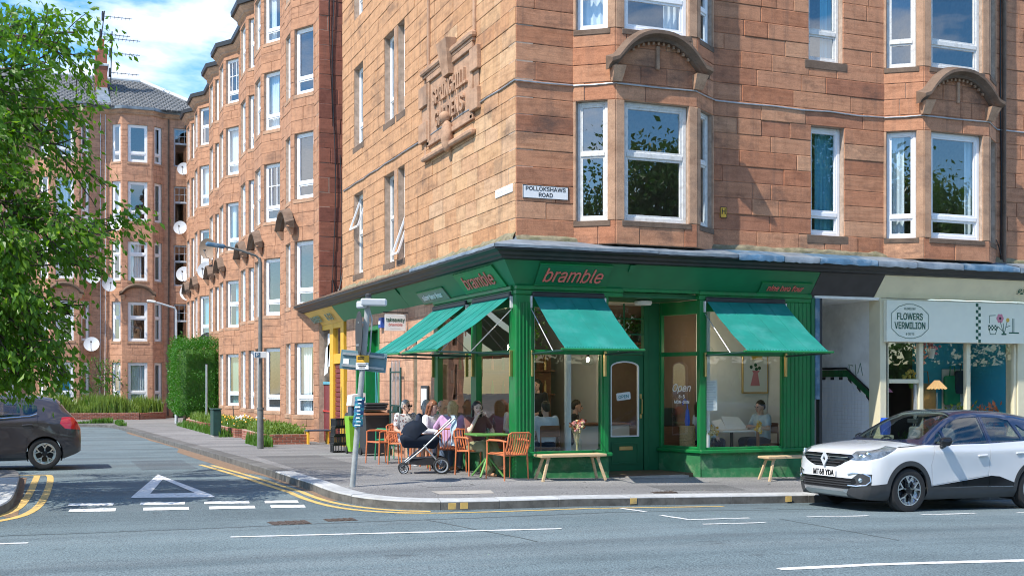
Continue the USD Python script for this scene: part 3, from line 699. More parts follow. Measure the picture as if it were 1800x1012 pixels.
put_stones(corner, stR + stL, STONE, 0) if False else None
allst = [s for s in stR + stL if in_view(s[2])]
allst.sort(key=lambda s: np.linalg.norm(np.array(s[2]) - CPn))
near = {id(s) for s in allst[:300]}
mr, ml = MB(), MB()
for s in stR:
    MB().add(s[0], s[1]).build(corner, 'stone', STONE) if id(s) in near else mr.add(s[0], s[1])
for s in stL:
    MB().add(s[0], s[1]).build(corner, 'stone', STONE_L) if id(s) in near else ml.add(s[0], s[1])
mr.build(corner, 'stonework', STONE, kind='stuff'); ml.build(corner, 'stonework', STONE_L, kind='stuff')
# dressed jambs of the bays, mullions
for fs in bw:
    for w, Lf, o in fs:
        for u0, u1, a, b in o[:2]:
            for ua, ub in ((.004, u0 - .004), (u1 + .004, Lf - .004)):
                q = MB(); w.box(q, ua, ub, a + .003, b - .003, -.1, .0105, .006); q.build(corner, 'window_jamb', DRESSED)
for F in (F1, F2):
    q = MB(); wl.box(q, 12.5 - 7.44, 12.5 - 7.18, F[0], F[1], -.2, .012, .01); q.build(corner, 'mullion', DRESSED)
# arched hood over each bay
def arch_hood(parent, xc, yf, zb, half=.98, rise=.46, m=DRESSED_D, tymp=DRESSED, axis='x', thick=.13, proj=.26, tiny=False):
    def T(u, z, d):
        return (xc + u, yf - d, z) if axis == 'x' else (yf - d, xc - u, z)
    n = 16; prof = []
    for i in range(n + 1):
        t = -1 + 2 * i / n
        prof.append((t * half * .80, zb + .17 + rise * (1 - abs(t) ** 2.3) ** .9))
    prof = [(-half, zb + .07), (-half * .86, zb + .12)] + prof[1:-1] + [(half * .86, zb + .12), (half, zb + .07)]
    V, F = [], []
    sec = [(0, 0), (proj * .45, .0), (proj * .55, .05), (proj, .09), (proj, thick + .02), (0, thick + .11)]
    for u, z in prof:
        V += [T(u, z + b, a - .01) for a, b in sec]
    m_ = len(sec)
    for i in range(len(prof) - 1):
        for k2 in range(m_):
            kk = (k2 + 1) % m_
            F.append([i * m_ + k2, i * m_ + kk, (i + 1) * m_ + kk, (i + 1) * m_ + k2])
    e = (len(prof) - 1) * m_
    caps = [[0, 1, 2], [0, 2, 3], [0, 3, 4], [0, 4, 5], [e, e + 2, e + 1], [e, e + 3, e + 2], [e, e + 4, e + 3], [e, e + 5, e + 4]]
    q = np.array(F); q = np.vstack([q[:, [0, 1, 2]], q[:, [0, 2, 3]], caps])
    tmh = trimesh.Trimesh(np.array(V), q, process=False); tmh.fix_normals()
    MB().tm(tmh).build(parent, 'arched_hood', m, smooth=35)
    for s in (-1, 1):                                  # scrolled brackets
        mb = MB()
        P8 = [T(s * half * a, zb + b, d) for a, b, d in ((.72, -.12, 0), (.90, -.12, 0), (.90, -.12, .06), (.72, -.12, .06), (.70, .13, 0), (.94, .11, 0), (.94, .11, .20), (.70, .13, .20))]
        mb.hexa(P8).build(parent, 'hood_bracket', tymp)
    if tiny: return
    for i in range(3, n - 1):                                 # small dentils under the curve
        u, z = prof[i + 1]
        MB().ob(T(u, z - .03, .05), (1, 0, 0), (0, 1, 0), (0, 0, 1), .02, .02, .025).build(parent, 'dentil', tymp)
    MB().ob(T(0, zb + .36, .02), (1, 0, 0), (0, 1, 0), (0, 0, 1), .035, .03, .2, .01).build(parent, 'hood_keystone', tymp)
for a, b in bays: arch_hood(corner, (a + b) / 2, -BP, 6.86)
# sills, lintel band stones and mossy base course
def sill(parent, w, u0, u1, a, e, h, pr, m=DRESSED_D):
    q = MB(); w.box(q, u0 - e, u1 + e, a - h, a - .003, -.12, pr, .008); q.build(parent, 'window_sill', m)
for fs in bw:
    for (w, Lf, o) in fs:
        for u0, u1, a, b in o[:2]: sill(corner, w, u0, u1, a, .05, .10, .018)
for u0, u1, a, b in ops[2:4]: sill(corner, wr, u0, u1, a, .1, .16, .014)
for u0, u1, a, b in lo[:6]: sill(corner, wl, u0, u1, a, .08, .16, .014)
bm = MB()
def ragged(w, L_, z0, z1, d, n):
    V = []
    for i in range(n + 1):
        u = L_ * i / n
        V += [w.P(u, z0, d + .06), w.P(u, z0 + (z1 - z0) * rs.uniform(.35, .6), d + .045 + rs.uniform(-.01, .01)), w.P(u, z0 + (z1 - z0) * rs.uniform(.7, 1.1), d - .0), w.P(u, z0 + (z1 - z0), d - .03)]
    F = [[4 * i + k, 4 * (i + 1) + k, 4 * (i + 1) + k + 1, 4 * i + k + 1] for i in range(n) for k in range(3)]
    bm.add(V, F)
ragged(wr, XR, 4.02, 4.14, 0, 90); ragged(wl, 12.5, 4.02, 4.18, 0, 80)
bm.build(corner, 'base_course', MOSS)
# grey conduit clipped round both fronts
cz = 6.715
pts = [(.03 - .05, 12.3), (-.02, 5.35), (-.02, -.02), (1.06, -.02), (1.06 + .6 + .02, -BP - .022), (3.86 - .6 - .02, -BP - .022), (3.88, -.02), (7.65, -.02), (8.25, -BP - .022), (9.85, -BP - .022), (10.45, -.02), (15.8, -.02)]
cm = MB()
for a, b in zip(pts[:-1], pts[1:]):
    nseg = max(1, int(math.dist(a, b) / 1.2))
    cm.tube([(a[0] + (b[0] - a[0]) * t, a[1] + (b[1] - a[1]) * t, cz + .012 * math.sin(7 * t * nseg)) for t in np.linspace(0, 1, nseg * 2 + 1)], .014, 6)
cm.build(corner, 'conduit', STEEL, smooth=40)
cm = MB(); cm.tube([(10.55, -.03, 4.1), (10.56, -.03, 6.0), (10.53, -.035, 7.4), (10.55, -.03, 12.0)], .014, 6); cm.tube([(10.0, -.47, 4.42), (10.4, -.12, 4.38), (10.55, -.04, 4.15)], .012, 6)
cm.build(corner, 'cable', BLACK, smooth=40)
cm = MB(); cm.tube([(10.62, -.045, 4.05), (10.62, -.045, 14)], .04, 8); cm.build(corner, 'rain_pipe', DRESSED_D, smooth=40)
# carved name panel on the side street
pl = MB(); R_ = lambda y: 12.5 - y
W = lambda mbx, y0, y1, z0, z1, d0, d1, ch=.01: wl.box(mbx, R_(y0), R_(y1), z0, z1, d0, d1, ch)
W(pl, 4.75, 2.05, 6.55, 7.85, .0, .02)
W(pl, 4.80, 2.0, 7.80, 7.92, .0, .07)
W(pl, 5.10, 1.90, 7.98, 8.10, .0, .13, .03); W(pl, 5.05, 1.95, 7.92, 7.98, .0, .08)
W(pl, 4.80, 4.66, 6.5, 7.8, .0, .06); W(pl, 2.16, 2.02, 6.5, 7.8, .0, .06)
W(pl, 4.80, 2.0, 6.48, 6.58, .0, .06); W(pl, 5.05, 1.95, 6.20, 6.31, .0, .12, .03)
for y0, y1 in ((5.30, 4.75), (2.10, 1.68)):
    W(pl, y0, y1, 7.35, 7.78, .0, .09); W(pl, y0, y1, 6.62, 7.02, .0, .09)
    W(pl, y0 - .08, y1 + .08, 7.02, 7.35, .0, .03)
for y in (4.78, 1.98): W(pl, y + .05, y - .05, 8.1, 14.0, .0, .05)
W(pl, 5.1, 5.0, 6.3, 8.1, 0, .02); 
pl.build(corner, 'carved_panel', DRESSED)
kb = MB()
kb.hexa([wl.P(R_(3.62), 7.62, .0), wl.P(R_(3.18), 7.62, .0), wl.P(R_(3.22), 7.62, .12), wl.P(R_(3.58), 7.62, .12), wl.P(R_(3.75), 8.28, .0), wl.P(R_(3.05), 8.28, .0), wl.P(R_(3.1), 8.28, .22), wl.P(R_(3.7), 8.28, .22)])
kb.build(corner, 'keystone', DRESSED)
sc = trimesh.creation.icosphere(3, 1.0); v = sc.vertices * np.array([.12, .16, .30]); v *= (1 + .25 * (meshkit.fbm(v * 9) - .5))[:, None]
sv = wl.P(R_(3.35), 6.42, .10)
MB().add(v + sv, sc.faces).build(corner, 'carved_figure', DRESSED, smooth=50)
hd = trimesh.creation.icosphere(2, .12); MB().add(hd.vertices + wl.P(R_(3.42), 6.80, .12), hd.faces).build(corner, 'carved_head', DRESSED, smooth=50)
tx = MB()
text_on(tx, 'SPRINGHILL', .30, wl.P(R_(3.38), 7.25, .02), wl.U, (0, 0, 1), .055, True, width=2.05)
text_on(tx, 'GARDENS', .30, wl.P(R_(3.38), 6.78, .02), wl.U, (0, 0, 1), .055, True, width=1.75)
tx.build(corner, 'carved_lettering', DRESSED)
# street name plates and the hydrant plate
def plate(name, label, w, u0, u1, z0, z1, m=WHITE, border=BLACK, group=None):
    t = thing(name, label, 'sign', w.P((u0 + u1) / 2, (z0 + z1) / 2, .012), math.atan2(w.U[1], w.U[0]), group)
    hw, hh = (u1 - u0) / 2, (z1 - z0) / 2
    MB().box(-hw, hw, -.012, .010, -hh, hh, .003).build(t, 'plate', m)
    if border:
        b = MB(); e = .012
        b.box(-hw, hw, -.0135, -.011, hh - e, hh); b.box(-hw, hw, -.0135, -.011, -hh, -hh + e)
        b.box(-hw, -hw + e, -.0135, -.011, -hh + e, hh - e); b.box(hw - e, hw, -.0135, -.011, -hh + e, hh - e)
        b.build(t, 'border', border)
    return t
def serif_on(mb, txt, h, o, width):
    text_on(mb, txt, h, o, (1, 0, 0), (0, 0, 1), .002, True, width=width)
t = plate('street_name_plate', 'white street name plate reading POLLOKSHAWS ROAD left of the first bay', wr, .12, .97, 4.735, 4.965)
b = MB(); serif_on(b, 'POLLOKSHAWS', .066, (0, -.0125, .022), .74); serif_on(b, 'ROAD', .066, (0, -.0125, -.078), .26); b.build(t, 'lettering', BLACK)
t = plate('street_name_plate', 'blank faded white street plate on the side street wall by the corner', wl, 12.5 - .90, 12.5 - .10, 4.85, 4.99, border=None)
b = MB(); serif_on(b, 'SPRINGHILL GARDENS', .05, (0, -.0125, -.025), .7); b.build(t, 'faded_lettering', OLDWHITE)
t = plate('hydrant_plate', 'yellow hydrant plate with a black H right of the first bay', wr, 3.99, 4.13, 4.60, 4.80, m=YELPAINT)
b = MB(); serif_on(b, 'H', .10, (0, -.0125, -.03), .08); b.build(t, 'lettering', BLACK)
# ---------------------------------------------------------------- cornice over the shops
corn = thing('shop_cornice', 'long black moulded cornice with lead flashing running above the shopfronts', 'cornice')
YE, XE = 16.2, 16.0
def mitre(mb, prof, x1=XE, y1=YE, closed=True, ends=True, y0=None):
    """profile of (outward, z) points run along both fronts, mitred at the corner"""
    prof = [tuple(p) for p in prof]; n = len(prof)
    A = [(-q, y1, z) for q, z in prof]; B = [(-q, -q, z) for q, z in prof]; C_ = [(x1, -q, z) for q, z in prof]
    V = A + B + C_; F = []
    for s in (0, n):
        for k in range(n if closed else n - 1):
            j = (k + 1) % n
            F.append([s + k, s + j, s + n + j, s + n + k])
    q = np.array(F); q = np.vstack([q[:, [0, 1, 2]], q[:, [0, 2, 3]]])
    if closed and ends:
        pv, pf = trimesh.creation.triangulate_polygon(Polygon(prof), engine='earcut')
        idx = [int(np.argmin([math.dist(a, b) for b in prof])) for a in pv]
        pf = np.array(idx)[np.asarray(pf)]
        q = np.vstack([q, pf, pf + 2 * n])
    t = trimesh.Trimesh(np.array(V), q, process=False); t.fix_normals()
    return mb.tm(t)
cb = MB()
mitre(cb, [(-.05, 4.02), (.60, 3.86), (.60, 3.795), (.50, 3.76), (.47, 3.72), (.42, 3.70), (.40, 3.665), (.33, 3.65), (-.05, 3.65)])
cb.build(corn, 'moulding', BLACKW, smooth=25)
# lead sheet, dressed over the top in lengths
def lead_run(axis, a, b, m, n, drop=.05):
    mb = MB(); V = []
    for i in range(n + 1):
        t = a + (b - a) * i / n
        for q, z in ((.0, 4.085 + rs.uniform(-.01, .03)), (.02, 4.035), (.56, 3.895 + rs.uniform(-.004, .012)), (.615, 3.872 + rs.uniform(-.003, .003)), (.613, 3.872 - drop * rs.uniform(.8, 1.05))):
            tt = max(t, -q) if a < 0 else t
            V.append((tt, -q, z) if axis == 'x' else (-q, tt, z))
    mb.add(V, [[5 * i + k, 5 * i + k + 1, 5 * (i + 1) + k + 1, 5 * (i + 1) + k] for i in range(n) for k in range(4)])
    mb.build(corn, 'lead_sheet', m, smooth=60)
lead_run('x', -.61, 2.4, LEAD, 26); lead_run('x', 2.41, 4.0, LEAD, 14, .06)
x = 4.01
for ln, m in ((.95, LEADBLUE), (.75, LEAD), (1.3, LEADBLUE), (.9, LEAD), (1.1, LEAD), (1.4, LEADBLUE), (1.0, LEAD), (1.3, LEAD), (3.2, LEAD)):
    lead_run('x', x, min(x + ln, 15.9), m, 12, .10); x += ln + .012
lead_run('y', -.60, 4.2, LEAD, 30); lead_run('y', 4.22, 16.15, DRESSED_D, 60, .03)
# ---------------------------------------------------------------- the green cafe front
cafe = thing('cafe_shopfront', 'green painted corner cafe shopfront with canted fascia and large panes', 'shopfront')
FB, FTp = (.0, 3.25), (.33, 3.65)             # fascia bottom and top (outward, z)
SL = unit([0, -(FTp[0] - FB[0]), FTp[1] - FB[1]]); SLL = math.hypot(FTp[0] - FB[0], FTp[1] - FB[1])
def fascia(parent, axis, a, b, m, name='fascia', t0=0.0, t1=1.0, out=.0, th=.03, corner_mitre=False, sub=False):
    q0, z0 = FB[0] + (FTp[0] - FB[0]) * t0, FB[1] + (FTp[1] - FB[1]) * t0
    q1, z1 = FB[0] + (FTp[0] - FB[0]) * t1, FB[1] + (FTp[1] - FB[1]) * t1
    nq, nz = SL[2], SL[1]          # outward normal in (q, z): (cos, -sin)
    nq, nz = abs(nq), -abs(SL[1])
    pts = []
    for qq, zz in ((q0, z0), (q1, z1)):
        for o in (out - th, out):
            pts.append((qq + nq * o, zz + nz * o))
    V = []
    for e, s in ((a, 0), (b, 1)):
        for q, z in pts:
            t = -q if (corner_mitre and s == 0) else e
            V.append((t, -q, z) if axis == 'x' else (-q, t, z))
    F = [[0, 1, 3, 2], [4, 6, 7, 5], [0, 4, 5, 1], [2, 3, 7, 6], [1, 5, 7, 3], [0, 2, 6, 4]]
    q = np.array(F); q = np.vstack([q[:, [0, 1, 2]], q[:, [0, 2, 3]]])
    t = trimesh.Trimesh(np.array(V), q, process=False); t.fix_normals()
    return MB().tm(t).build(parent, name, m)
fascia(cafe, 'x', 0, 5.95, GREEN_D, corner_mitre=True)
fascia(cafe, 'y', 0, 6.2, GREEN_D, corner_mitre=True); fascia(cafe, 'y', 6.21, 9.2, GREEN_D); fascia(cafe, 'y', 9.21, 12.35, GREEN_D)
for axis, e in (('x', 2.05), ('y', 6.2), ('y', 9.2)):
    fascia(cafe, axis, e - .05, e + .05, GREEN_D, name='fascia_bracket', t0=.72, out=.03, th=.05)
# name boards on the fascia
def board(axis, a, b, t0, t1, m, txt, h, tm_, name, slant=.22, width=None, base=.17, depth=.018):
    p = fascia(cafe, axis, a, b, m, name='name_board', t0=t0, t1=t1, out=.028, th=.026)
    for ta, tb in ((t0 - .02, t0 + .015), (t1 - .015, t1 + .02)):
        fascia(p, axis, a - .01, b + .01, GREEN, name='beading', t0=ta, t1=tb, out=.036, th=.03)
    mb = MB(); q = FB[0] + (FTp[0] - FB[0]) * base; z = FB[1] + (FTp[1] - FB[1]) * base
    nq, nz = abs(SL[2]), -abs(SL[1]); q += nq * .03; z += nz * .03; mid = (a + b) / 2
    if axis == 'x': o, u, v = (mid, -q, z), (1, 0, 0), (0, -abs(SL[1]), SL[2])
    else: o, u, v = (-q, mid, z), (0, -1, 0), (-abs(SL[1]), 0, SL[2])
    text_on(mb, txt, h, o, u, v, depth, False, slant, width=width)
    mb.build(p, 'lettering', tm_)
board('x', .32, 1.66, .10, .93, GREEN_D, 'bramble', .27, CORAL, 'sign', width=1.10, base=.26)
board('x', 4.78, 5.86, .06, .52, GREEN_D, 'nine two four', .115, CORAL, 'sign', width=.78, base=.20)
board('y', .30, 2.35, .10, .93, GREEN, 'bramble', .27, CORAL, 'sign', width=1.5, base=.26)
GREYSIGN = mat('grey_green_board', (0.16, 0.22, 0.16), 0.6, var=0.15)
board('y', 3.35, 5.05, .04, .58, GREYSIGN, 'nine two four', .12, WHITE, 'sign', width=1.25, base=.20)
fb = MB()
for (x0, x1) in ((.0, 2.02), (3.55, 5.97)):
    fb.box(x0, x1, -.045, .12, 3.19, 3.26, .01); fb.box(x0, x1, -.02, .12, 3.11, 3.185, .008)
fb.box(2.025, 3.545, -.02, .12, 3.21, 3.26)
fb.box(-.045, .10, .125, 4.45, 3.19, 3.26, .01); fb.box(-.02, .10, .125, 4.45, 3.11, 3.185, .008)
fb.build(cafe, 'frieze', GREEN)
def gz(x, y): return zp(x, y) - .02
GB = lambda name, *a, m=GREEN, ch=.006, par=None: MB().box(*a, ch).build(par or cafe, name, m)
# corner pilaster with fluted face
pb = MB(); pb.box(.0, .32, .0, .32, -.05, 3.11, .015)
for k in range(4):
    x = .06 + k * .065
    pb.box(x, x + .03, -.018, .0, .52, 2.98, .008)
pb.box(-.03, .35, -.03, .12, .36, .44, .012)
pb.build(cafe, 'pilaster', GREEN)
# road front: plinths, sills, posts, transoms
def plinth(x0, x1): 
    n = 14; V = []
    for i in range(n + 1):
        x = x0 + (x1 - x0) * i / n
        V += [(x, .03 - .03, gz(x, 0)), (x, .03 + rs.uniform(-.006, .006), .16), (x, .03, .335)]
    MB().add(V, [[3 * i + k, 3 * (i + 1) + k, 3 * (i + 1) + k + 1, 3 * i + k + 1] for i in range(n) for k in (0, 1)]).build(cafe, 'plinth', PLINTH, smooth=50)
plinth(.3, 1.76); plinth(3.62, 6.0)
GB('plinth', .32, 1.76, .035, .2, -.1, .33, m=PLINTH, ch=0); GB('plinth', 3.64, 6.0, .035, .2, -.22, .33, m=PLINTH, ch=0)
GB('window_sill', .30, 1.80, -.06, .2, .335, .40, ch=.012); GB('window_sill', 3.56, 6.0, -.06, .2, .335, .40, ch=.012)
for x0, x1 in ((1.66, 1.75), (3.58, 3.70), (5.37, 5.43)): GB('post', x0, x1, .0, .11, .40, 3.11)
for x0, x1 in ((.32, 1.66), (3.70, 5.37)):
    GB('transom', x0, x1, .015, .085, 2.10, 2.175); GB('head_rail', x0, x1, .01, .09, 2.90, 3.10); GB('bottom_rail', x0, x1, .02, .08, .40, .44)
    MB().add([(x0, .05, .43), (x1, .05, .43), (x1, .05, 2.11), (x0, .05, 2.11)], [[0, 1, 2, 3]]).build(cafe, 'pane', SHOPGLASS)
    MB().add([(x0, .051, 2.17), (x1, .051, 2.17), (x1, .051, 2.91), (x0, .051, 2.91)], [[0, 1, 2, 3]]).build(cafe, 'pane', SHOPGLASS)
    for xa, xb in ((x0, x0 + .03), (x1 - .03, x1)): GB('stile', xa, xb, .02, .085, .44, 2.9, ch=0)
for k in range(6):                                        # tongued boards at the right-hand end
    x0 = 5.435 + k * .09
    GB('board', x0, x0 + .086, .0, .06, .40, 3.11, ch=.010)
GB('pilaster', 5.975, 6.05, -.02, .25, -.2, 3.2, m=GREEN_D)
# doorway: two glazed returns, back wall, door
def return_pane(a, b, pl=True, solid=None):
    a, b = np.array(a, float), np.array(b, float); w = Wall(a, b - a); Lr = float(np.linalg.norm(b - a))
    m = MB(); w.box(m, 0, Lr, -.15, .33, -.12, 0); m.build(cafe, 'plinth', PLINTH)
    m = MB(); w.box(m, -.02, Lr + .02, .335, .40, -.12, .045, .012); m.build(cafe, 'window_sill', GREEN)
    for u0, u1, z0, z1, nm in ((0, .06, .40, 3.1, 'post'), (Lr - .06, Lr, .40, 3.1, 'post'), (.06, Lr - .06, 2.10, 2.175, 'transom'), (.06, Lr - .06, 2.86, 3.1, 'head_rail'), (.06, Lr - .06, .40, .45, 'bottom_rail')):
        m = MB(); w.box(m, u0, u1, z0, z1, -.09, -.01, .006); m.build(cafe, nm, GREEN)
    for z0, z1 in ((.44, 2.11), (2.17, 2.87)):
        MB().add([w.P(.05, z0, -.05), w.P(Lr - .05, z0, -.05), w.P(Lr - .05, z1, -.05), w.P(.05, z1, -.05)], [[0, 1, 2, 3]]).build(cafe, 'pane', SHOPGLASS)
    return w, Lr
return_pane((1.74, .03), (2.16, 1.06))
w2, L2 = return_pane((3.32, 1.06), (3.60, .02))
DY = 1.06
GB('door_post', 2.14, 2.235, DY, DY + .12, -.04, 3.1, m=GREEN_D); GB('door_post', 3.01, 3.10, DY, DY + .12, -.04, 3.1, m=GREEN_D)
GB('side_panel', 3.10, 3.34, DY + .01, DY + .12, -.06, 3.1, m=GREEN_D); GB('transom', 2.235, 3.01, DY + .01, DY + .1, 2.13, 2.22, m=GREEN_D)
for k in range(1, 2): GB('glazing_bar', 2.60, 2.625, DY + .03, DY + .06, 2.22, 3.08, m=GREEN_D, ch=0)
for z in (2.50, 2.79): GB('glazing_bar', 2.235, 3.01, DY + .032, DY + .058, z, z + .022, m=GREEN_D, ch=0)
MB().add([(2.235, DY + .045, 2.22), (3.01, DY + .045, 2.22), (3.01, DY + .045, 3.09), (2.235, DY + .045, 3.09)], [[0, 1, 2, 3]]).build(cafe, 'pane', SHOPGLASS)
MB().box(1.76, 3.58, .10, 1.3, 3.12, 3.2).build(cafe, 'soffit', GREEN_D)
MB().box(2.16, 3.34, -.02, 1.1, -.35, -.045).build(cafe, 'step', SLAB)
# the door leaf with an arched light
dz0, dz1, dx0, dx1 = -.03, 2.125, 2.24, 3.005
leaf = sbox(dx0, dz0, dx1, dz1)
ar = [(dx0 + .10, .62), (dx1 - .10, .62), (dx1 - .10, 1.90)] + [((dx0 + dx1) / 2 + (dx1 - dx0 - .2) / 2 * math.cos(t), 1.90 + .10 * math.sin(t)) for t in np.linspace(0, PI, 14)[1:-1]] + [(dx0 + .10, 1.90)]
arch = Polygon(ar)
door = MB().ext(leaf.difference(arch.buffer(.012)), (0, DY + .08, 0), (1, 0, 0), (0, 0, 1), (0, -.05, 0)).build(cafe, 'door', GREEN_D)
MB().ext(arch.buffer(.012).difference(arch.buffer(-.010)), (0, DY + .07, 0), (1, 0, 0), (0, 0, 1), (0, -.05, 0)).build(door, 'glazing_bead', WHITE)
MB().add([(x, DY + .05, z) for x, z in ar], [[0, i, i + 1] for i in range(1, len(ar) - 1)]).build(door, 'pane', SHOPGLASS)
fl = sbox(dx0 + .10, .10, dx1 - .10, .50)
MB().ext(fl.difference(fl.buffer(-.03)), (0, DY + .03, 0), (1, 0, 0), (0, 0, 1), (0, -.015, 0)).build(door, 'panel_moulding', GREEN_D)
MB().box(2.50, 2.78, DY + .012, DY + .03, .36, .43, .004).build(door, 'letterbox', BRASS)
hm = MB(); hm.tube([(2.955, DY + .03, 1.02), (2.955, DY - .03, 1.04), (2.955, DY - .035, 1.30), (2.955, DY + .03, 1.32)], .012, 6); hm.box(2.93, 2.975, DY + .015, DY + .03, .95, 1.02); hm.box(2.93, 2.975, DY + .015, DY + .03, 1.32, 1.40)
hm.build(door, 'handle', BRASS)
os_ = MB(); os_.ext(sbox(-.12, -.045, .12, .045).buffer(.025), (2.60, DY + .042, 1.36), unit([1, 0, .12]), unit([-.12, 0, 1]), (0, -.008, 0)); sgn = os_.build(door, 'open_sign', PAPER)
t_ = MB(); text_on(t_, 'OPEN', .058, (2.602, DY + .033, 1.325), unit([1, 0, .12]), unit([-.12, 0, 1]), .002, True); t_.build(sgn, 'lettering', TEAL)
wt = MB()                                                  # white hand lettering on the splayed pane
c_ = w2.P(L2 * .52, 1.35, -.044)
text_on(wt, 'Open', .14, c_ + np.array([0, 0, .10]), w2.U, (0, 0, 1), .002, False, .3)
wt.build(cafe, 'window_lettering', WHITE); wt = MB()
text_on(wt, '8-5', .06, c_ + np.array([0, 0, -.02]), w2.U, (0, 0, 1), .002, True); wt.build(cafe, 'window_lettering', WHITE); wt = MB(); text_on(wt, 'MON-SUN', .055, c_ + np.array([0, 0, -.12]), w2.U, (0, 0, 1), .002, True)
wt.build(cafe, 'window_lettering', WHITE)
lamp = MB(); lamp.lathe([(0, 3.02), (.14, 3.02), (.16, 3.05), (.16, 3.09), (.05, 3.12), (0, 3.12)], (2.72, .55, 0), 20); lamp.build(cafe, 'porch_light', WHITE, smooth=40)
# side street front of the cafe
GB('plinth', .035, .2, .32, 4.3, -.1, .33, m=PLINTH, ch=0); GB('plinth', -.0, .034, .32, 4.3, -.1, .33, m=PLINTH, ch=0)
GB('window_sill', -.06, .2, .30, 4.34, .335, .40, ch=.012)
for y0, y1 in ((1.93, 2.22), (4.22, 4.45)): GB('post', -.01, .10, y0, y1, -.05 if y0 > 4 else .40, 3.11)
for y0, y1 in ((.32, 1.93), (2.22, 4.22)):
    GB('transom', .015, .085, y0, y1, 2.10, 2.175); GB('head_rail', .01, .09, y0, y1, 2.90, 3.10); GB('bottom_rail', .02, .08, y0, y1, .40, .44)
    MB().add([(.05, y1, .43), (.05, y0, .43), (.05, y0, 2.11), (.05, y1, 2.11)], [[0, 1, 2, 3]]).build(cafe, 'pane', SHOPGLASS)
    MB().add([(.051, y1, 2.17), (.051, y0, 2.17), (.051, y0, 2.91), (.051, y1, 2.91)], [[0, 1, 2, 3]]).build(cafe, 'pane', SHOPGLASS)
# interior shell of the cafe
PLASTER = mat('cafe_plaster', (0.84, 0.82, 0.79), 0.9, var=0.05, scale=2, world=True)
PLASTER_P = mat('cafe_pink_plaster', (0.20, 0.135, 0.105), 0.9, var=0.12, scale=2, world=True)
FLOORW = mat('cafe_floor', (0.13, 0.075, 0.045), 0.45, var=0.25, scale=2, stretch=(1, 9, 1), world=True)
ib = lambda name, m, *a: MB().box(*a).build(cafe, name, m)
ib('floor', FLOORW, .2, 5.93, .2, 7.2, -.30, -.02)
ib('ceiling', PLASTER, .12, 5.95, .13, 7.2, 3.22, 3.3)
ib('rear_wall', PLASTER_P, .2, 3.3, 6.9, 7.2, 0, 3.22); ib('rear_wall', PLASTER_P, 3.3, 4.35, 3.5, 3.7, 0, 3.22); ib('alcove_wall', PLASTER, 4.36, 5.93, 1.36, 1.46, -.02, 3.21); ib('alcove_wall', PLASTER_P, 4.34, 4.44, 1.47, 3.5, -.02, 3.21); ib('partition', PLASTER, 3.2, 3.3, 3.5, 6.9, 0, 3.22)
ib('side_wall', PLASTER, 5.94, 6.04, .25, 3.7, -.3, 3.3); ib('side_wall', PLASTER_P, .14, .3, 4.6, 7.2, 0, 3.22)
for (x, y) in ((.46, .42), (1.42, 1.0), (3.9, .30)):                    # white iron columns just inside
    MB().lathe([(0, 0), (.085, 0), (.085, .06), (.062, .09), (.062, 3.1), (.085, 3.14), (.085, 3.22), (0, 3.22)], (x, y, 0), 20).build(cafe, 'column', WHITE, smooth=40)
# sandstone wall and doorways along the side street
side = thing('side_street_wall', 'sandstone ground floor wall with green doorways between cafe window and yellow barber', 'wall')
ws = Wall((0, 12.35), (0, -1)); S = lambda y: 12.35 - y
so = [(S(5.93), S(5.68), -1, 2.55), (S(10.98), S(8.70), -1, 3.0), (0, S(12.0), -1, 3.3), (S(4.46), S(0), -1, 4)]
mb = MB(); backing(mb, ws, S(4.46), -.3, 3.65, so, d0=-.3); mb.build(side, 'wall', MORTAR)
ss = lay(ws, S(4.46), -.15, 3.3, so, .42, .5, 1.3, rs)
put_stones(side, ss, STONE_F, 120)
MB().box(-.0 + .08, .14, 5.68, 5.93, -.1, 2.55).build(side, 'narrow_door', GREEN_D)
sb = lambda name, m, y0, y1, z0, z1, d0, d1, ch=.006: (lambda q: (ws.box(q, S(y1), S(y0), z0, z1, d0, d1, ch), q.build(side, name, m))[1])(MB())
sb('door_frame', GREEN, 8.70, 8.82, -.1, 3.0, -.3, .02); sb('door_frame', GREEN, 10.86, 10.98, -.1, 3.0, -.3, .02); sb('door_frame', GREEN, 8.83, 10.85, 2.88, 3.0, -.3, .02)
sb('door_frame', GREEN, 10.0, 10.10, -.1, 2.87, -.3, .01); sb('transom', GREEN, 8.83, 9.99, 2.2, 2.3, -.3, .0); sb('door_panel', GREEN_D, 8.83, 9.99, -.1, 2.19, -.28, -.24)
sb('mural_panel', TEAL, 8.84, 9.98, .35, 2.0, -.238, -.22); sb('door_panel', GREEN, 8.83, 9.99, 2.31, 2.87, -.28, -.24)
sb('glazed_panel', PLASTER_P, 10.11, 10.85, .6, 2.87, -.28, -.24); sb('door_panel', GREEN_D, 10.11, 10.85, -.1, .59, -.28, -.2)
for k in range(7):
    y = 8.92 + k * .15; q = MB(); q.tube([ws.P(S(y + .03 * math.sin(z * 6 + k)), z, -.215) for z in np.linspace(.4, 1.95, 14)], .012, 5); q.build(side, 'mural_stem', BLACK)
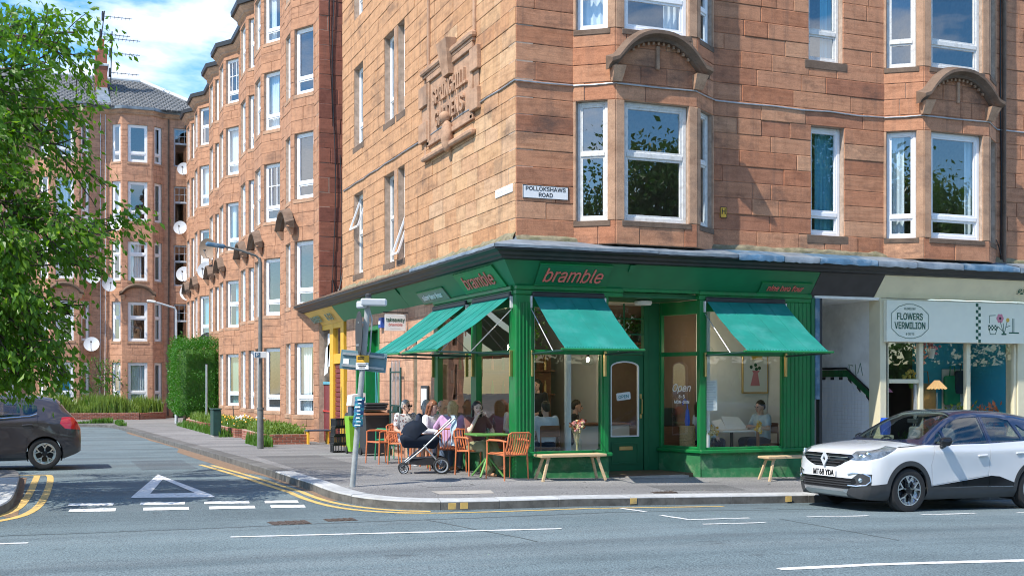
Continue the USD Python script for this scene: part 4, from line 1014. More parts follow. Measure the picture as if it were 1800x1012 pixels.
# ---------------------------------------------------------------- yellow barber front
barb = thing('barber_shopfront', 'narrow yellow barber shopfront with maroon door and roller shutter at the far end', 'shopfront')
B = lambda name, m, y0, y1, z0, z1, x0, x1, ch=.006: MB().box(x0, x1, y0, y1, z0, z1, ch).build(barb, name, m)
for y0, y1 in ((12.36, 12.72), (13.60, 14.0), (15.2, 15.55)): B('post', YELPAINT, y0, y1, -.1, 3.25, -.01, .15)
B('transom', YELPAINT, 12.73, 13.59, 2.13, 2.4, .0, .12); B('fanlight', GLASS, 12.73, 13.59, 2.41, 3.1, .06, .065, 0)
B('head_rail', YELPAINT, 12.73, 15.19, 3.11, 3.25, .0, .14)
for k in range(16): B('shutter_slat', MAROON, 12.73, 13.59, .05 + k * .13, .05 + k * .13 + .12, .05, .09, .02)
B('door', MAROON, 14.01, 15.19, -.05, 1.55, .05, .1); B('door_rail', RED, 14.01, 15.19, .78, .82, .02, .048, 0)
B('sill_rail', BLUECURT, 14.01, 15.19, 1.56, 1.64, .02, .12); B('pane', GLASS, 14.01, 15.19, 1.65, 3.1, .06, .066, 0)
MB().add([(.05, 15.0, 1.8), (.05, 14.5, 1.9), (.05, 14.2, 2.75), (.05, 14.75, 2.6)], [[0, 1, 2, 3]]).build(barb, 'window_sticker', PAPER)
MB().add([(.05, 14.55, 2.05), (.05, 14.15, 2.08), (.05, 14.15, 3.0), (.05, 14.5, 3.0)], [[0, 1, 2, 3]]).build(barb, 'window_sticker', WHITE)
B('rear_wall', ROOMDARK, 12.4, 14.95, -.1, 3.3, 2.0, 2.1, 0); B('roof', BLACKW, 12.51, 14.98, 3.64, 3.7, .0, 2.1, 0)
fascia(barb, 'y', 12.37, 16.0, YELPAINT_D)
mbx = MB(); q = FB[0] + .33 * .28 + .03; z = FB[1] + .40 * .28
text_on(mbx, 'BARBER', .2, (-q - .01, 14.9, z - .02), (0, -1, 0), (-abs(SL[1]), 0, SL[2]), .012, True, width=1.15)
mbx.build(barb, 'lettering', GREYSIGN); mbx = MB()
text_on(mbx, '& CO', .2, (-q - .01, 13.25, z - .02), (0, -1, 0), (-abs(SL[1]), 0, SL[2]), .012, True, width=.75)
mbx.build(barb, 'lettering', GREYSIGN)
# ---------------------------------------------------------------- close entrance and florist
close = thing('close_entrance', 'open white tenement entrance passage with tiled dado between cafe and florist', 'entrance')
fascia(close, 'x', 5.96, 7.42, BLACKW, name='fascia')
c2 = lambda name, m, *a: MB().box(*a).build(close, name, m)
c2('ceiling', OFFWHITE, 6.06, 7.6, .0, 5.0, 3.2, 3.3); c2('rear_wall', OFFWHITE, 6.06, 7.62, 5.0, 5.1, -.3, 3.2); c2('floor', SLAB, 6.06, 7.6, .0, 5.0, -.5, -.16)
c2('side_wall', OFFWHITE, 7.602, 7.75, .0, 5.0, -.3, 3.2)
c2('jamb', LEADBLUE, 6.06, 6.16, -.02, .1, 1.3, 3.2); c2('jamb', BLACKW, 6.165, 6.23, .0, .1, -.2, 3.2)
TILEW = mat('white_glazed_tile', (0.82, 0.85, 0.87), 0.15, var=0.03, world=True, island=0.03)
TILEG = mat('green_glazed_tile', (0.015, 0.11, 0.035), 0.15, var=0.15, world=True, island=0.2)
def dado(y):            # height of the tile band's top edge along the passage wall
    return 1.87 if y > 1.02 else 1.87 - (1.02 - y) * .62
wt_ = MB()
for k in range(30):
    y = .06 + k * .105
    top = dado(y + .05) - .20
    z = -.2
    while z < top - .02:
        h = min(.075, top - z)
        wt_.box(7.592, 7.602, y + .002, y + .103, z + .002, z + h - .002); z += .077
wt_.build(close, 'tile_field', TILEW, kind='stuff')
for k in range(22):
    y = .06 + k * .14; a, b = dado(y), dado(y + .138)
    MB().hexa([(7.588, y, a - .14), (7.602, y, a - .14), (7.602, y + .134, b - .14), (7.588, y + .134, b - .14), (7.588, y, a - .004), (7.602, y, a - .004), (7.602, y + .134, b - .004), (7.588, y + .134, b - .004)]).build(close, 'tile', TILEG)
    if k % 2 == 0:
        MB().hexa([(7.589, y, a - .20), (7.602, y, a - .20), (7.602, y + .1, b - .20), (7.589, y + .1, b - .20), (7.589, y, a - .143), (7.602, y, a - .143), (7.602, y + .1, b - .143), (7.589, y + .1, b - .143)]).build(close, 'tile', BLACK)
MB().tube([(7.57, y, dado(y) + .03) for y in (.05, .5, 1.02, 2.0, 3.2)], .02, 8).build(close, 'dado_rail', BLACK, smooth=40)
cp_ = MB(); cp_.tube([(7.55, 2.6, 2.95), (7.55, 2.6, 2.0)], .02, 6); cp_.tube([(7.55, 2.2, 3.0), (7.55, 2.75, 2.85), (7.55, 2.75, 2.55), (7.55, 2.35, 2.5)], .025, 6); cp_.build(close, 'service_pipe', OFFWHITE, smooth=40)
grf = MB()
for pts in (((.55, 1.75), (.62, 2.0), (.70, 1.8)), ((.75, 1.72), (.78, 1.98)), ((.85, 1.95), (.98, 1.98), (.9, 1.75), (1.0, 1.78))):
    grf.tube([(7.598, y, z) for y, z in pts], .008, 4)
grf.build(close, 'graffiti', TILEG)
flor = thing('florist_shopfront', 'cream florist shopfront with large flat sign board and blue window', 'shopfront')
fascia(flor, 'x', 7.43, XE, CREAM, name='fascia')
f_ = lambda name, m, *a, ch=.006: MB().box(*a, ch).build(flor, name, m)
f_('pier', CREAM, 7.55, 7.70, -.03, .3, -.4, 3.24); f_('pier', CREAM, 11.0, 11.35, -.03, .3, -.5, 3.24); f_('wall', CREAM, 11.36, XE, -.02, .3, -.6, 3.24)
f_('sign_backing', CREAM, 7.71, 10.99, .0, .2, 2.4, 3.24)
sbd = f_('sign_board', SIGNCREAM, 7.62, 11.06, -.14, -.035, 2.40, 3.20)
def fl_text(txt, h, x, z, width, m=DGREEN, bold=True):
    q = MB(); text_on(q, txt, h, (x, -.142, z), (1, 0, 0), (0, 0, 1), .003, bold, width=width); q.build(sbd, 'lettering', m)
cx_ = 8.17
fl_text('FLOWERS', .125, cx_, 2.83, .62); fl_text('VERMILION', .125, cx_, 2.655, .74); fl_text('FLORISTRY', .04, cx_, 3.02, .27, bold=False); fl_text('& GIFTS', .04, cx_, 2.535, .2, bold=False)
badge = Polygon([(cx_ + a * .42, 2.80 + b * .31) for a, b in ((-1, -.42), (-.62, -.82), (-.2, -.98), (.2, -.98), (.62, -.82), (1, -.42), (1, .42), (.62, .82), (.2, .98), (-.2, .98), (-.62, .82), (-1, .42))]).buffer(.03)
MB().ext(badge.difference(badge.buffer(-.010)), (0, -.141, 0), (1, 0, 0), (0, 0, 1), (0, -.003, 0)).build(sbd, 'badge_outline', DGREEN)
for k in range(12):
    x = 9.80 + (.062 if k % 2 else 0); z = 3.185 - k * .065
    MB().box(x, x + .062, -.1435, -.139, z - .062, z).build(sbd, 'check', DGREEN)
PINK = mat('pink_ink', (0.62, 0.22, 0.28), 0.5, var=0.08)
SUNF = mat('yellow_ink', (0.68, 0.42, 0.05), 0.5, var=0.08)
def flat(shape, m, name='sign_drawing', d=.003):
    MB().ext(shape, (0, -.1405, 0), (1, 0, 0), (0, 0, 1), (0, -d, 0)).build(sbd, name, m)
pt = lambda x, z: shapely.Point(x, z)
flat(shapely.union_all([pt(10.42 + .055 * math.cos(t), 2.90 + .055 * math.sin(t)).buffer(.04) for t in np.arange(6) * PI / 3]).buffer(0), PINK); flat(pt(10.42, 2.90).buffer(.028), BLACK, d=.006)
flat(pt(10.62, 2.87).buffer(.042), SUNF)
ln_ = lambda pts, w=.006: LineString(pts).buffer(w)
flat(shapely.union_all([ln_([(10.42, 2.85), (10.51, 2.60)]), ln_([(10.60, 2.83), (10.53, 2.6)]), ln_([(10.5, 2.8), (10.52, 2.6)]), LineString([(10.47, 2.585), (10.57, 2.585)]).buffer(.016), ln_([(10.36, 2.74), (10.50, 2.64)]), ln_([(10.68, 2.76), (10.57, 2.72), (10.54, 2.63)]),
    ln_([(10.74, 2.9), (10.74, 2.62), (10.70, 2.62)]), ln_([(10.66, 2.615), (10.90, 2.615)], .012), ln_([(10.78, 2.9), (10.78, 2.62)])]), DGREEN)
flat(shapely.union_all([ln_([(10.12, 2.74), (10.17, 2.58), (10.30, 2.58), (10.36, 2.74)]), ln_([(10.15, 2.8), (10.15, 2.95), (10.30, 2.96)])]), DGREEN)
for i in range(6):
    for j in range(3):
        if (i + j) % 2 == 0: flat(sbox(10.12 + i * .04, 2.66 + j * .035, 10.16 + i * .04, 2.695 + j * .035), DGREEN, 'sign_check')
q = MB(); text_on(q, '920', .12, (10.98, -.155, 3.40), (1, 0, 0), (0, -abs(SL[1]), SL[2]), .004, True, .2); q.build(flor, 'number', DGREEN)
for x0, x1 in ((7.71, 7.78), (8.52, 8.62), (9.70, 9.80), (10.93, 10.99)): f_('post', CREAM, x0, x1, .0, .10, -.4, 2.39)
f_('transom', CREAM, 7.79, 8.51, .0, .09, 1.60, 1.68); f_('door_stile', STEEL, 8.45, 8.51, .05, .1, -.3, 1.59)
for x0, x1 in ((8.63, 9.69), (9.81, 10.92)):
    f_('stallriser', CREAM, x0, x1, .02, .12, -.5, .35); MB().add([(x0, .05, .35), (x1, .05, .35), (x1, .05, 2.4), (x0, .05, 2.4)], [[0, 1, 2, 3]]).build(flor, 'pane', SHOPGLASS)
MB().add([(7.79, .05, 1.68), (8.51, .05, 1.68), (8.51, .05, 2.39), (7.79, .05, 2.39)], [[0, 1, 2, 3]]).build(flor, 'pane', GLASS)
SKYBLUE = mat('blue_shop_wall', (0.03, 0.34, 0.52), 0.8, var=0.04, world=True)
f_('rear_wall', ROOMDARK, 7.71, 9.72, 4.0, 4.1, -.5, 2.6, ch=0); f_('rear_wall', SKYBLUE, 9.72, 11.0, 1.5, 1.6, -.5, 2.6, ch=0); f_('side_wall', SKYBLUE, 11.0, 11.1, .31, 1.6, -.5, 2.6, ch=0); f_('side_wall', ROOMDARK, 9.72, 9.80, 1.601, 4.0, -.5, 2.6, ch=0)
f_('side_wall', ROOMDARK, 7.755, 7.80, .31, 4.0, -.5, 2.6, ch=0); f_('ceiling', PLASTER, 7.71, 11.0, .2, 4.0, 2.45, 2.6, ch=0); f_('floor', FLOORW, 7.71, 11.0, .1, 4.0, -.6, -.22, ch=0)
# the ground floor east of the florist and the core behind the shops
# ---------------------------------------------------------------- awnings
def awning(W_, label, loc, rz):
    """hangs from z = 3.09 at the wall, its front bar 1.35 m out at z = 2.16; local x along the wall, -y outwards"""
    t = thing('awning', label, 'awning', loc, rz, 'teal drop-arm awnings over the cafe windows')
    V, F = [], []; n, m_ = 20, 16
    for i in range(n + 1):
        for j in range(m_ + 1):
            x = -W_ / 2 + W_ * i / n; k = j / m_
            sag = .03 * math.sin(PI * k) + .010 * math.sin(PI * 2 * i / n + W_) * math.sin(PI * k) + .006 * math.sin(i * 2.6 + j * 1.1 + W_ * 9) * math.sin(PI * k)
            V.append((x, -.03 - 1.32 * k, 3.085 - .925 * k - sag))
    for i in range(n):
        for j in range(m_): F.append([i * (m_ + 1) + j, i * (m_ + 1) + j + 1, (i + 1) * (m_ + 1) + j + 1, (i + 1) * (m_ + 1) + j])
    cv = MB().add(V, F).build(t, 'canvas', AWN, smooth=True)
    q = MB()
    for k2 in (n // 4, n // 2, 3 * n // 4):
        q = MB(); q.tube([np.array(V[k2 * (m_ + 1) + j]) + (0.01, -.002, .004) for j in range(m_ + 1)], .004, 4); q.build(cv, 'seam', AWN)
    q = MB(); q.box(-W_ / 2 - .02, W_ / 2 + .02, -.06, .04, 3.06, 3.16, .02); q.build(t, 'roller_box', BLACKW)
    q = MB(); q.bar((-W_ / 2 - .08, -1.365, 2.145), (W_ / 2 + .10, -1.365, 2.145), .045, .035, ch=.008); q.build(t, 'front_bar', GREEN)
    q = MB()
    for i in range(28):
        x = -W_ / 2 + W_ * (i + .5) / 28; q.lathe([(0, 0), (.014, 0), (.014, .012), (0, .012)], (x, -1.37, 2.17), 6)
    q.build(t, 'valance_loops', AWN, kind='stuff')
    for s in (-1, 1):
        q = MB(); q.tube([(s * (W_ / 2 + .03), -.04, 2.10), (s * (W_ / 2 + .03), -1.36, 2.13)], .016, 8); q.build(t, 'arm', IRON, smooth=40)
        q = MB(); q.box(s * (W_ / 2 + .03) - .02, s * (W_ / 2 + .03) + .02, -.06, .0, 1.72, 2.16, .006); q.build(t, 'wall_bracket', BRASS)
        q = MB(); q.tube([(s * (W_ / 2 + .03), -.02, 2.86), (s * (W_ / 2 - .06), -.72, 2.14)], .009, 5); q.build(t, 'stay_chain', STEEL)
        q = MB(); q.box(s * (W_ / 2 + .035) - .014, s * (W_ / 2 + .035) + .014, -.05, .01, 2.88, 3.08, .004); q.build(t, 'end_bracket', OLDWHITE)
    return t
awning(1.32, 'teal awning over the left cafe window beside the corner post', (.97, 0, 0), 0)
awning(1.66, 'teal awning over the right cafe window beside the boarded panel', (4.53, 0, 0), 0)
awning(1.86, 'teal awning on the side street nearest the corner', (0, 1.10, 0), -PI / 2)
awning(2.0, 'teal awning on the side street farthest from the corner', (0, 3.43, 0), -PI / 2)
# ---------------------------------------------------------------- terrace of canted bays along the side street
row = thing('terrace_tenement', 'long sandstone tenement terrace of five storey canted bays along the side street', 'building')
XO, RB = -.10, .50
RF = [(.66, 2.78), (3.88, 5.80), (7.05, 9.0), (10.15, 12.1), (13.1, 14.9)]
BAYS = [(18.5, 15.6), (24.2, 20.9), (27.5, 24.2), (33.4, 30.1), (36.7, 33.4), (42.5, 39.2), (46.0, 42.7)]
wrow = Wall((XO, 47.6), (0, -1)); RLn = 47.6 - 15.0; UR = lambda y: 47.6 - y
ro = [(UR(a) + .02, UR(b) - .02, -.8, 15.2) for a, b in BAYS]
doors = [(UR(20.2), UR(19.2), -.8, 2.5), (UR(29.4), UR(28.3), -.8, 2.5), (UR(38.5), UR(37.4), -.8, 2.5)]
mb = MB(); st = []
backing(mb, wrow, RLn, -.8, 15.6, ro + doors)
st += lay(wrow, RLn, -.4, 15.2, ro + doors, .34, .5, 1.2, rs)
rb = []
for (a, b) in BAYS:
    rb.append(bay(row, a, b, -.7, 15.2, RF, mb, st, None, axis='y', xo=XO, bp=RB, splay=.90, course=.36, skip=None))
# gable facing the road, the back and the roof
wg = Wall((XO, 15.0), (1, 0))
backing(mb, wg, 7.0, 3.7, 15.6, [])
sg = lay(wg, 3.2, 3.7, 15.6, [], .42, .35, .75, rs)
mb.box(6.6, 6.9, 15.1, 47.6, -.8, 15.5); mb.box(XO + .05, 6.6, 47.3, 47.6, -.8, 15.5); mb.box(XO + .1, 6.9, 15.1, 47.6, 15.35, 15.45)
mb.box(XO + .1, 6.6, 15.35, 15.6, -.6, 3.7)
for z in (3.3, 6.5, 9.6, 12.7): mb.box(XO + .35, 6.6, 15.4, 47.3, z, z + .1)
mb.build(row, 'wall', MORTAR)
mq = MB()
for V, F, c in st: mq.add(V, F)
mq.build(row, 'stonework', STONE_R, kind='stuff')
for V, F, c in sg: MB().add(V, F).build(row, 'gable_stone', STONE_D)
# eaves: moulded stone cornice and dark gutter following the bays
def eave_path(off):
    p = [(XO - off, 14.9)]
    for a, b in BAYS:
        p += [(XO - off, b + .12 - off * .3), (XO - RB - off, b + .90 - off * .15), (XO - RB - off, a - .90 + off * .15), (XO - off, a - .12 + off * .3)]
    return p + [(XO - off, 47.6)]
def ribbon(levels):
    V = []; n = None
    for off, z in levels:
        p = eave_path(off); n = len(p); V += [(x, y, z) for x, y in p]
    F = []
    for k in range(len(levels) - 1):
        for i in range(n - 1): F.append([k * n + i, k * n + i + 1, (k + 1) * n + i + 1, (k + 1) * n + i])
    return MB().add(V, F)
ribbon([(.0, 15.10), (.10, 15.16), (.10, 15.24), (.24, 15.36), (.24, 15.42), (-.1, 15.42)]).build(row, 'eaves_cornice', DRESSED)
ribbon([(.22, 15.42), (.33, 15.43), (.35, 15.60), (.30, 15.62), (-.6, 15.95)]).build(row, 'gutter', PLASTIC_D)
rp = MB(); rp.add([(XO - .2, 14.9, 15.6), (3.2, 14.9, 17.4), (3.2, 47.6, 17.4), (XO - .2, 47.6, 15.6), (6.9, 14.9, 15.5), (6.9, 47.6, 15.5)], [[0, 1, 2, 3], [1, 4, 5, 2]]); rp.build(row, 'roof', SLATE)
r2 = random.Random(5)
for bi, fs in enumerate(rb):
    for k, (w, Lf, o) in enumerate(fs):
        if k == 0:
            continue
        for fi, (u0, u1, a, b) in enumerate(o):
            q = MB(); w.box(q, u0 - .05, u1 + .05, a - .12, a - .003, -.1, .02, .008); q.build(row, 'window_sill', DRESSED)
            t = r2.random(); cu = [None, None, CURTAIN, GREENCURT, NET, None, BLUECURT][int(t * 7)]
            sp = r2.choice([.24, .24, .5, .22])
            window(row, w, u0, u1, a, b, split=sp, d=-.13, fr=.075, curtain=cu, cfrac=r2.choice([.4, .6, 1.0]), cside=r2.choice([0, 1]), sashbar=(bi, fi) in ((0, 9), (3, 4), (1, 2)))
    arch_hood(row, sum(BAYS[bi]) / 2, XO - RB, 6.12, half=.92, rise=.36, axis='y', tiny=True)
for a, b, c, d in doors:
    q = MB(); wrow.box(q, a + .03, b - .03, c, d - .02, -.25, -.2); q.build(row, 'close_door', GREEN_D)
cbm = MB()
for x0, ph in ((.25, 0), (.33, 1.3), (.52, 2.2)):
    cbm.tube([(x0 + .05 * math.sin(z * .9 + ph), 14.96, z) for z in np.linspace(4.0 if ph else 9, 15.2 if ph < 2 else 8.2, 26)], .014, 5)
cbm.tube([(.3 + .25 * t, 14.95 - .05 * math.sin(t * 3), 4.6 - .35 * math.sin(t * PI)) for t in np.linspace(0, 1.6, 10)], .018, 5)
cbm.build(row, 'cable', BLACK, smooth=40, kind='stuff')
# ---------------------------------------------------------------- end tenement closing the street
far = thing('end_tenement', 'pink sandstone tenement with tiled hipped roof closing the end of the street', 'building')
FY = 48.5
FF = [(.57, 2.70), (3.85, 5.98), (7.13, 9.25), (10.35, 12.5), (13.55, 15.58)]
wf = Wall((-16, FY), (1, 0)); UF = lambda x: x + 16
FBAY = [(-15.6, -12.5), (-11.9, -8.9), (-7.9, -5.2), (-4.27, -1.45)]
fo = [(UF(a) + .02, UF(b) - .02, -.9, 16.1) for a, b in FBAY]
sw = [(UF(-.92), UF(-.05), z0, z1) for z0, z1 in ((3.6, 5.95), (6.95, 9.2), (10.25, 12.45), (13.55, 15.66))]
fd = [(UF(-.98), UF(-.1), -.9, 2.6)]
mb = MB(); st = []
backing(mb, wf, 17.5, -.9, 16.35, fo + sw + fd)
st += lay(wf, 17.5, -.6, 16.3, fo + sw + fd, .36, .5, 1.2, rs)
fb_ = []
for a, b in FBAY:
    pts = [(a, FY), (a + .62, FY - .5), (b - .62, FY - .5), (b, FY)]
    fs = []
    for k, (p, q) in enumerate(zip(pts[:-1], pts[1:])):
        p, q = np.array(p), np.array(q); Lf = float(np.linalg.norm(q - p)); w = Wall(p, q - p)
        mg = .28 if k == 1 else .13
        o = [(mg, Lf - mg, *f) for f in FF]
        backing(mb, w, Lf, -.9, 16.1, o, d0=-.2); st += lay(w, Lf, -.6, 16.1, o, .36, .4, .9, rs, pr=(0, .005)); fs.append((w, Lf, o))
    fb_.append(fs)
mb.box(-16, 1.5, 58, 58.3, -.9, 16.3); mb.box(-16, -15.7, FY, 58, -.9, 16.3); mb.box(1.2, 1.5, FY + .05, 58, -.9, 16.3)
for z in (3.2, 6.5, 9.7, 13.0, 16.2): mb.box(-15.7, 1.2, FY + .4, 58, z, z + .1)
mb.build(far, 'wall', MORTAR)
mq = MB()
for V, F, c in st: mq.add(V, F)
mq.build(far, 'stonework', STONE_F, kind='stuff')
SHEETC = mat('sheet_at_window', (0.50, 0.52, 0.52), 0.9, var=0.22, scale=2.5, stretch=(6, 6, .8))
BLUEGLASS = GLASS
for bi, fs in enumerate(fb_):
    if bi == 0: continue
    for k, (w, Lf, o) in enumerate(fs):
        for fi, (u0, u1, a, b) in enumerate(o):
            cu = None; cf = 1.0
            if fi == 0 and k == 1: cu = BLUECURT if bi == 2 else SHEETC
            elif fi == 1 and k == 1: cu, cf = NET, .3
            elif (bi + fi + k) % 3 == 0: cu, cf = CURTAIN, .7
            window(far, w, u0, u1, a, b, split=[.24, .60, .68, .24, .24][fi], d=-.12, fr=.10 if k == 1 else .085, curtain=cu, cfrac=cf, m=PVC)
            q = MB(); w.box(q, u0 - .05, u1 + .05, a - .12, a - .003, -.1, .03); q.build(far, 'window_sill', WHITE if fi == 0 else DRESSED)
    arch_hood(far, (FBAY[bi][0] + FBAY[bi][1]) / 2, FY - .5, 6.22, half=.95, rise=.36, tiny=True)
for u0, u1, a, b in sw: window(far, wf, u0, u1, a, b, split=.60, d=-.12, fr=.05, m=DISHG, sashbar=True)
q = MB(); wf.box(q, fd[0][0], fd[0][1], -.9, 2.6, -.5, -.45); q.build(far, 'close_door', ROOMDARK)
mb = MB()
lv = [(-.02, 16.08), (.10, 16.14), (.10, 16.22), (.22, 16.34), (.30, 16.36), (.32, 16.50), (.2, 16.52)]
def fpath(off):
    p = [(-16, FY - off)]
    for a, b in FBAY: p += [(a - off * .2, FY - off), (a + .62 - off * .15, FY - .5 - off), (b - .62 + off * .15, FY - .5 - off), (b + off * .2, FY - off)]
    return p + [(1.5, FY - off)]
V = []; n = len(fpath(0))
for off, z in lv: V += [(x, y, z) for x, y in fpath(off)]
F1_ = [[k * n + i, (k + 1) * n + i, (k + 1) * n + i + 1, k * n + i + 1] for k in range(3) for i in range(n - 1)]
F2_ = [[k * n + i, (k + 1) * n + i, (k + 1) * n + i + 1, k * n + i + 1] for k in range(3, 6) for i in range(n - 1)]
MB().add(V, F1_).build(far, 'eaves_cornice', DRESSED); MB().add(V, F2_).build(far, 'gutter', LEAD)
# tiled roof with a hip at the right-hand end
def hipx(t): return 1.5 + (-2.3 - 1.5) * t
rm = MB(); rt = MB(); e0, e1 = np.array([FY - .55, 16.48]), np.array([FY + 4.6, 19.15])
rt.add([(-16, e0[0], e0[1] - .05), (1.5, e0[0], e0[1] - .05), (-2.3, e1[0], e1[1] - .05), (-16, e1[0], e1[1] - .05), (1.5, FY + 9.7, 16.4), (-16, FY + 9.7, 16.4)], [[0, 1, 2, 3], [1, 4, 2, 2], [3, 2, 4, 5]])
rt.build(far, 'roof', SLATE)
nr = 17
for r in range(nr):
    t0, t1 = r / nr, (r + 1.18) / nr
    y0, z0 = e0 + (e1 - e0) * t0; y1, z1 = e0 + (e1 - e0) * min(t1, 1)
    x = -8.5 + (.14 if r % 2 else 0)
    while x < hipx(t1) - .1:
        w_ = .27
        rm.hexa([(x, y0, z0), (x + w_, y0, z0), (x + w_, y1, z1 - .02), (x, y1, z1 - .02), (x + .05, y0, z0 + .06), (x + w_ - .05, y0, z0 + .06), (x + w_ - .05, y1, z1 + .02), (x + .05, y1, z1 + .02)])
        x += .285
rm.build(far, 'roof_tile', SLATE, kind='stuff')
rg = MB(); rg.tube([(1.45, e0[0], 16.5), (-2.3, e1[0], 19.2)], .13, 8); rg.build(far, 'hip_ridge', DISHG, smooth=40)
rg = MB(); rg.tube([(-2.3, e1[0], 19.2), (-16, e1[0], 19.2)], .12, 8); rg.build(far, 'ridge', DISHG, smooth=40)
ch = MB(); ch.box(-4.95, -4.30, FY + 1.9, FY + 3.3, 17.0, 19.2, .02); chp = ch.build(far, 'chimney', BRICK)
MB().box(-5.02, -4.23, FY + 1.83, FY + 3.37, 19.2, 19.35, .03).build(chp, 'coping', DISHG)
MB().box(-4.93, -4.32, FY + 1.95, FY + 3.25, 19.36, 20.05, .02).build(chp, 'stack', BRICK)
MB().lathe([(.0, 20.05), (.20, 20.05), (.17, 20.3), (.16, 20.65), (.19, 20.68), (.19, 20.75), (.12, 20.75), (0, 20.7)], (-4.62, FY + 2.2, 0), 12).build(chp, 'chimney_pot', ORANGE, smooth=40)
MB().add([(-4.9, FY - .3, 16.62), (-4.2, FY - .3, 16.62), (-4.3, FY + 1.88, 18.0), (-4.9, FY + 1.88, 18.0)], [[0, 1, 2, 3]]).build(far, 'lead_valley', LEAD)
def aerial(x, y, z0, z1, lean, zs):
    m = MB(); m.tube([(x, y, z0), (x + lean, y, z1)], .035, 6)
    for z in zs:
        xx = x + lean * (z - z0) / (z1 - z0)
        m.tube([(xx, y, z), (xx + 1.5, y - .2, z - .05)], .02, 5)
        for k in range(7): m.tube([(xx + .15 + k * .2, y - .3, z - .02), (xx + .15 + k * .2, y + .3, z - .02)], .012, 4)
        m.box(xx - .12, xx - .02, y - .25, y + .25, z - .2, z + .2)
    m.build(far, 'aerial', PLASTIC_D)
aerial(-5.0, FY + 2.0, 17.6, 22.3, .55, (21.0, 22.0)); aerial(-4.15, FY + 2.0, 17.6, 21.2, .1, (20.0, 20.8, 18.9))
for x in (-4.75, -4.50, -1.2): 
    q = MB(); q.tube([(x, FY - .06, 16.1), (x + .02, FY - .06, 8), (x - .03, FY - .06, -.2)], .05 if x > -2 else .02, 6); q.build(far, 'rain_pipe', DRESSED_D if x > -2 else DISHG, smooth=40)
MB().box(-1.22, -1.05, FY - .08, FY, 1.7, 2.0, .02).build(far, 'meter_box', WHITE)
# ---------------------------------------------------------------- satellite dishes
def dish(label, p, r=.36, aim=(-.35, -1, .38), col=DISHG, wall=(0, .6, -.15)):
    t = thing('satellite_dish', label, 'satellite dish', p)
    n = unit(aim); a = unit(np.cross((0, 0, 1), n)); b = np.cross(n, a); R = np.stack([a, b, n], 1)
    V = [(0, 0, -.12 * r)]; F = []; K, m = 20, 5
    for i in range(1, m + 1):
        for k in range(K):
            c, s = math.cos(k * 2 * PI / K), math.sin(k * 2 * PI / K); q = i / m
            V.append((c * r * q, s * r * 1.08 * q, r * .22 * q * q - .12 * r))
    for k in range(K): F.append([0, 1 + k, 1 + (k + 1) % K])
    for i in range(m - 1):
        for k in range(K):
            a0, a1 = 1 + i * K + k, 1 + i * K + (k + 1) % K
            F += [[a0, a0 + K, a1 + K], [a0, a1 + K, a1]]
    MB().add(np.array(V) @ R.T, F).build(t, 'reflector', col, smooth=True)
    lnb = R @ np.array([0, -.15 * r, r * 1.15])
    q = MB(); q.tube([R @ np.array([0, -r * .95, 0]), R @ np.array([0, -r * .9, r * .6]), lnb], .018, 6); q.build(t, 'feed_arm', STEEL, smooth=40)
    q = MB(); q.tube([lnb, lnb + n * -.10], [.04, .05], 8); q.build(t, 'receiver', PLASTIC_D)
    q = MB(); q.tube([-n * .1, -n * .22, np.array(wall)], .022, 6); q.build(t, 'wall_bracket', PLASTIC_D, smooth=40)
T = thing
dish('grey satellite dish left of the pipes at third level of the end tenement', (-5.16, 47.75, 7.26), .40, (.05, -1, .35))
dish('pale satellite dish tucked above the arched hood on the end tenement', (-4.35, 47.7, 6.86), .38, (.2, -1, .3))
dish('satellite dish under the topmost stair window of the end tenement', (-.45, 48.0, 13.35), .34, (-.3, -1, .3))
dish('satellite dish under the second highest stair window of the end tenement', (-.63, 48.0, 10.11), .36, (-.3, -1, .3))
dish('large blue grey satellite dish across the middle stair window', (-.54, 46.9, 7.47), .42, (-.35, -1, .45))
dish('white satellite dish low between stair windows beside the terrace end', (-.42, 46.2, 6.45), .42, (-.4, -1, .2), WHITE)
dish('shaded satellite dish behind the tree at the first floor of the end tenement', (-5.22, 47.8, 3.65), .40, (-.1, -1, .5))
dish('satellite dish half hidden by leaves near the left bay of the end tenement', (-5.40, 47.8, 10.1), .36, (.4, -1, .1), WHITE)
dish('white satellite dish at the left foot of the upper bay on the end tenement', (-4.05, 47.75, 10.1), .38, (-.1, -1, .35), WHITE)
dish('blue grey satellite dish on the terrace bay below the large tan dish', (-.72, 36.2, 6.71), .36, (-.5, -1, .3), wall=(.5, .4, -.1))
TAN = mat('tan_dish', (0.33, 0.24, 0.17), 0.5, var=0.15)
dish('large tan satellite dish high on the terrace by the lamp arm', (-.80, 34.4, 7.5), .42, (-.6, -1, -.15), TAN, wall=(.5, .4, -.1))
dish('dark satellite dish just above the top of the clipped hedge', (-.62, 36.2, 3.55), .36, (-.3, -1, .6), PLASTIC_D, wall=(.5, .4, -.1))
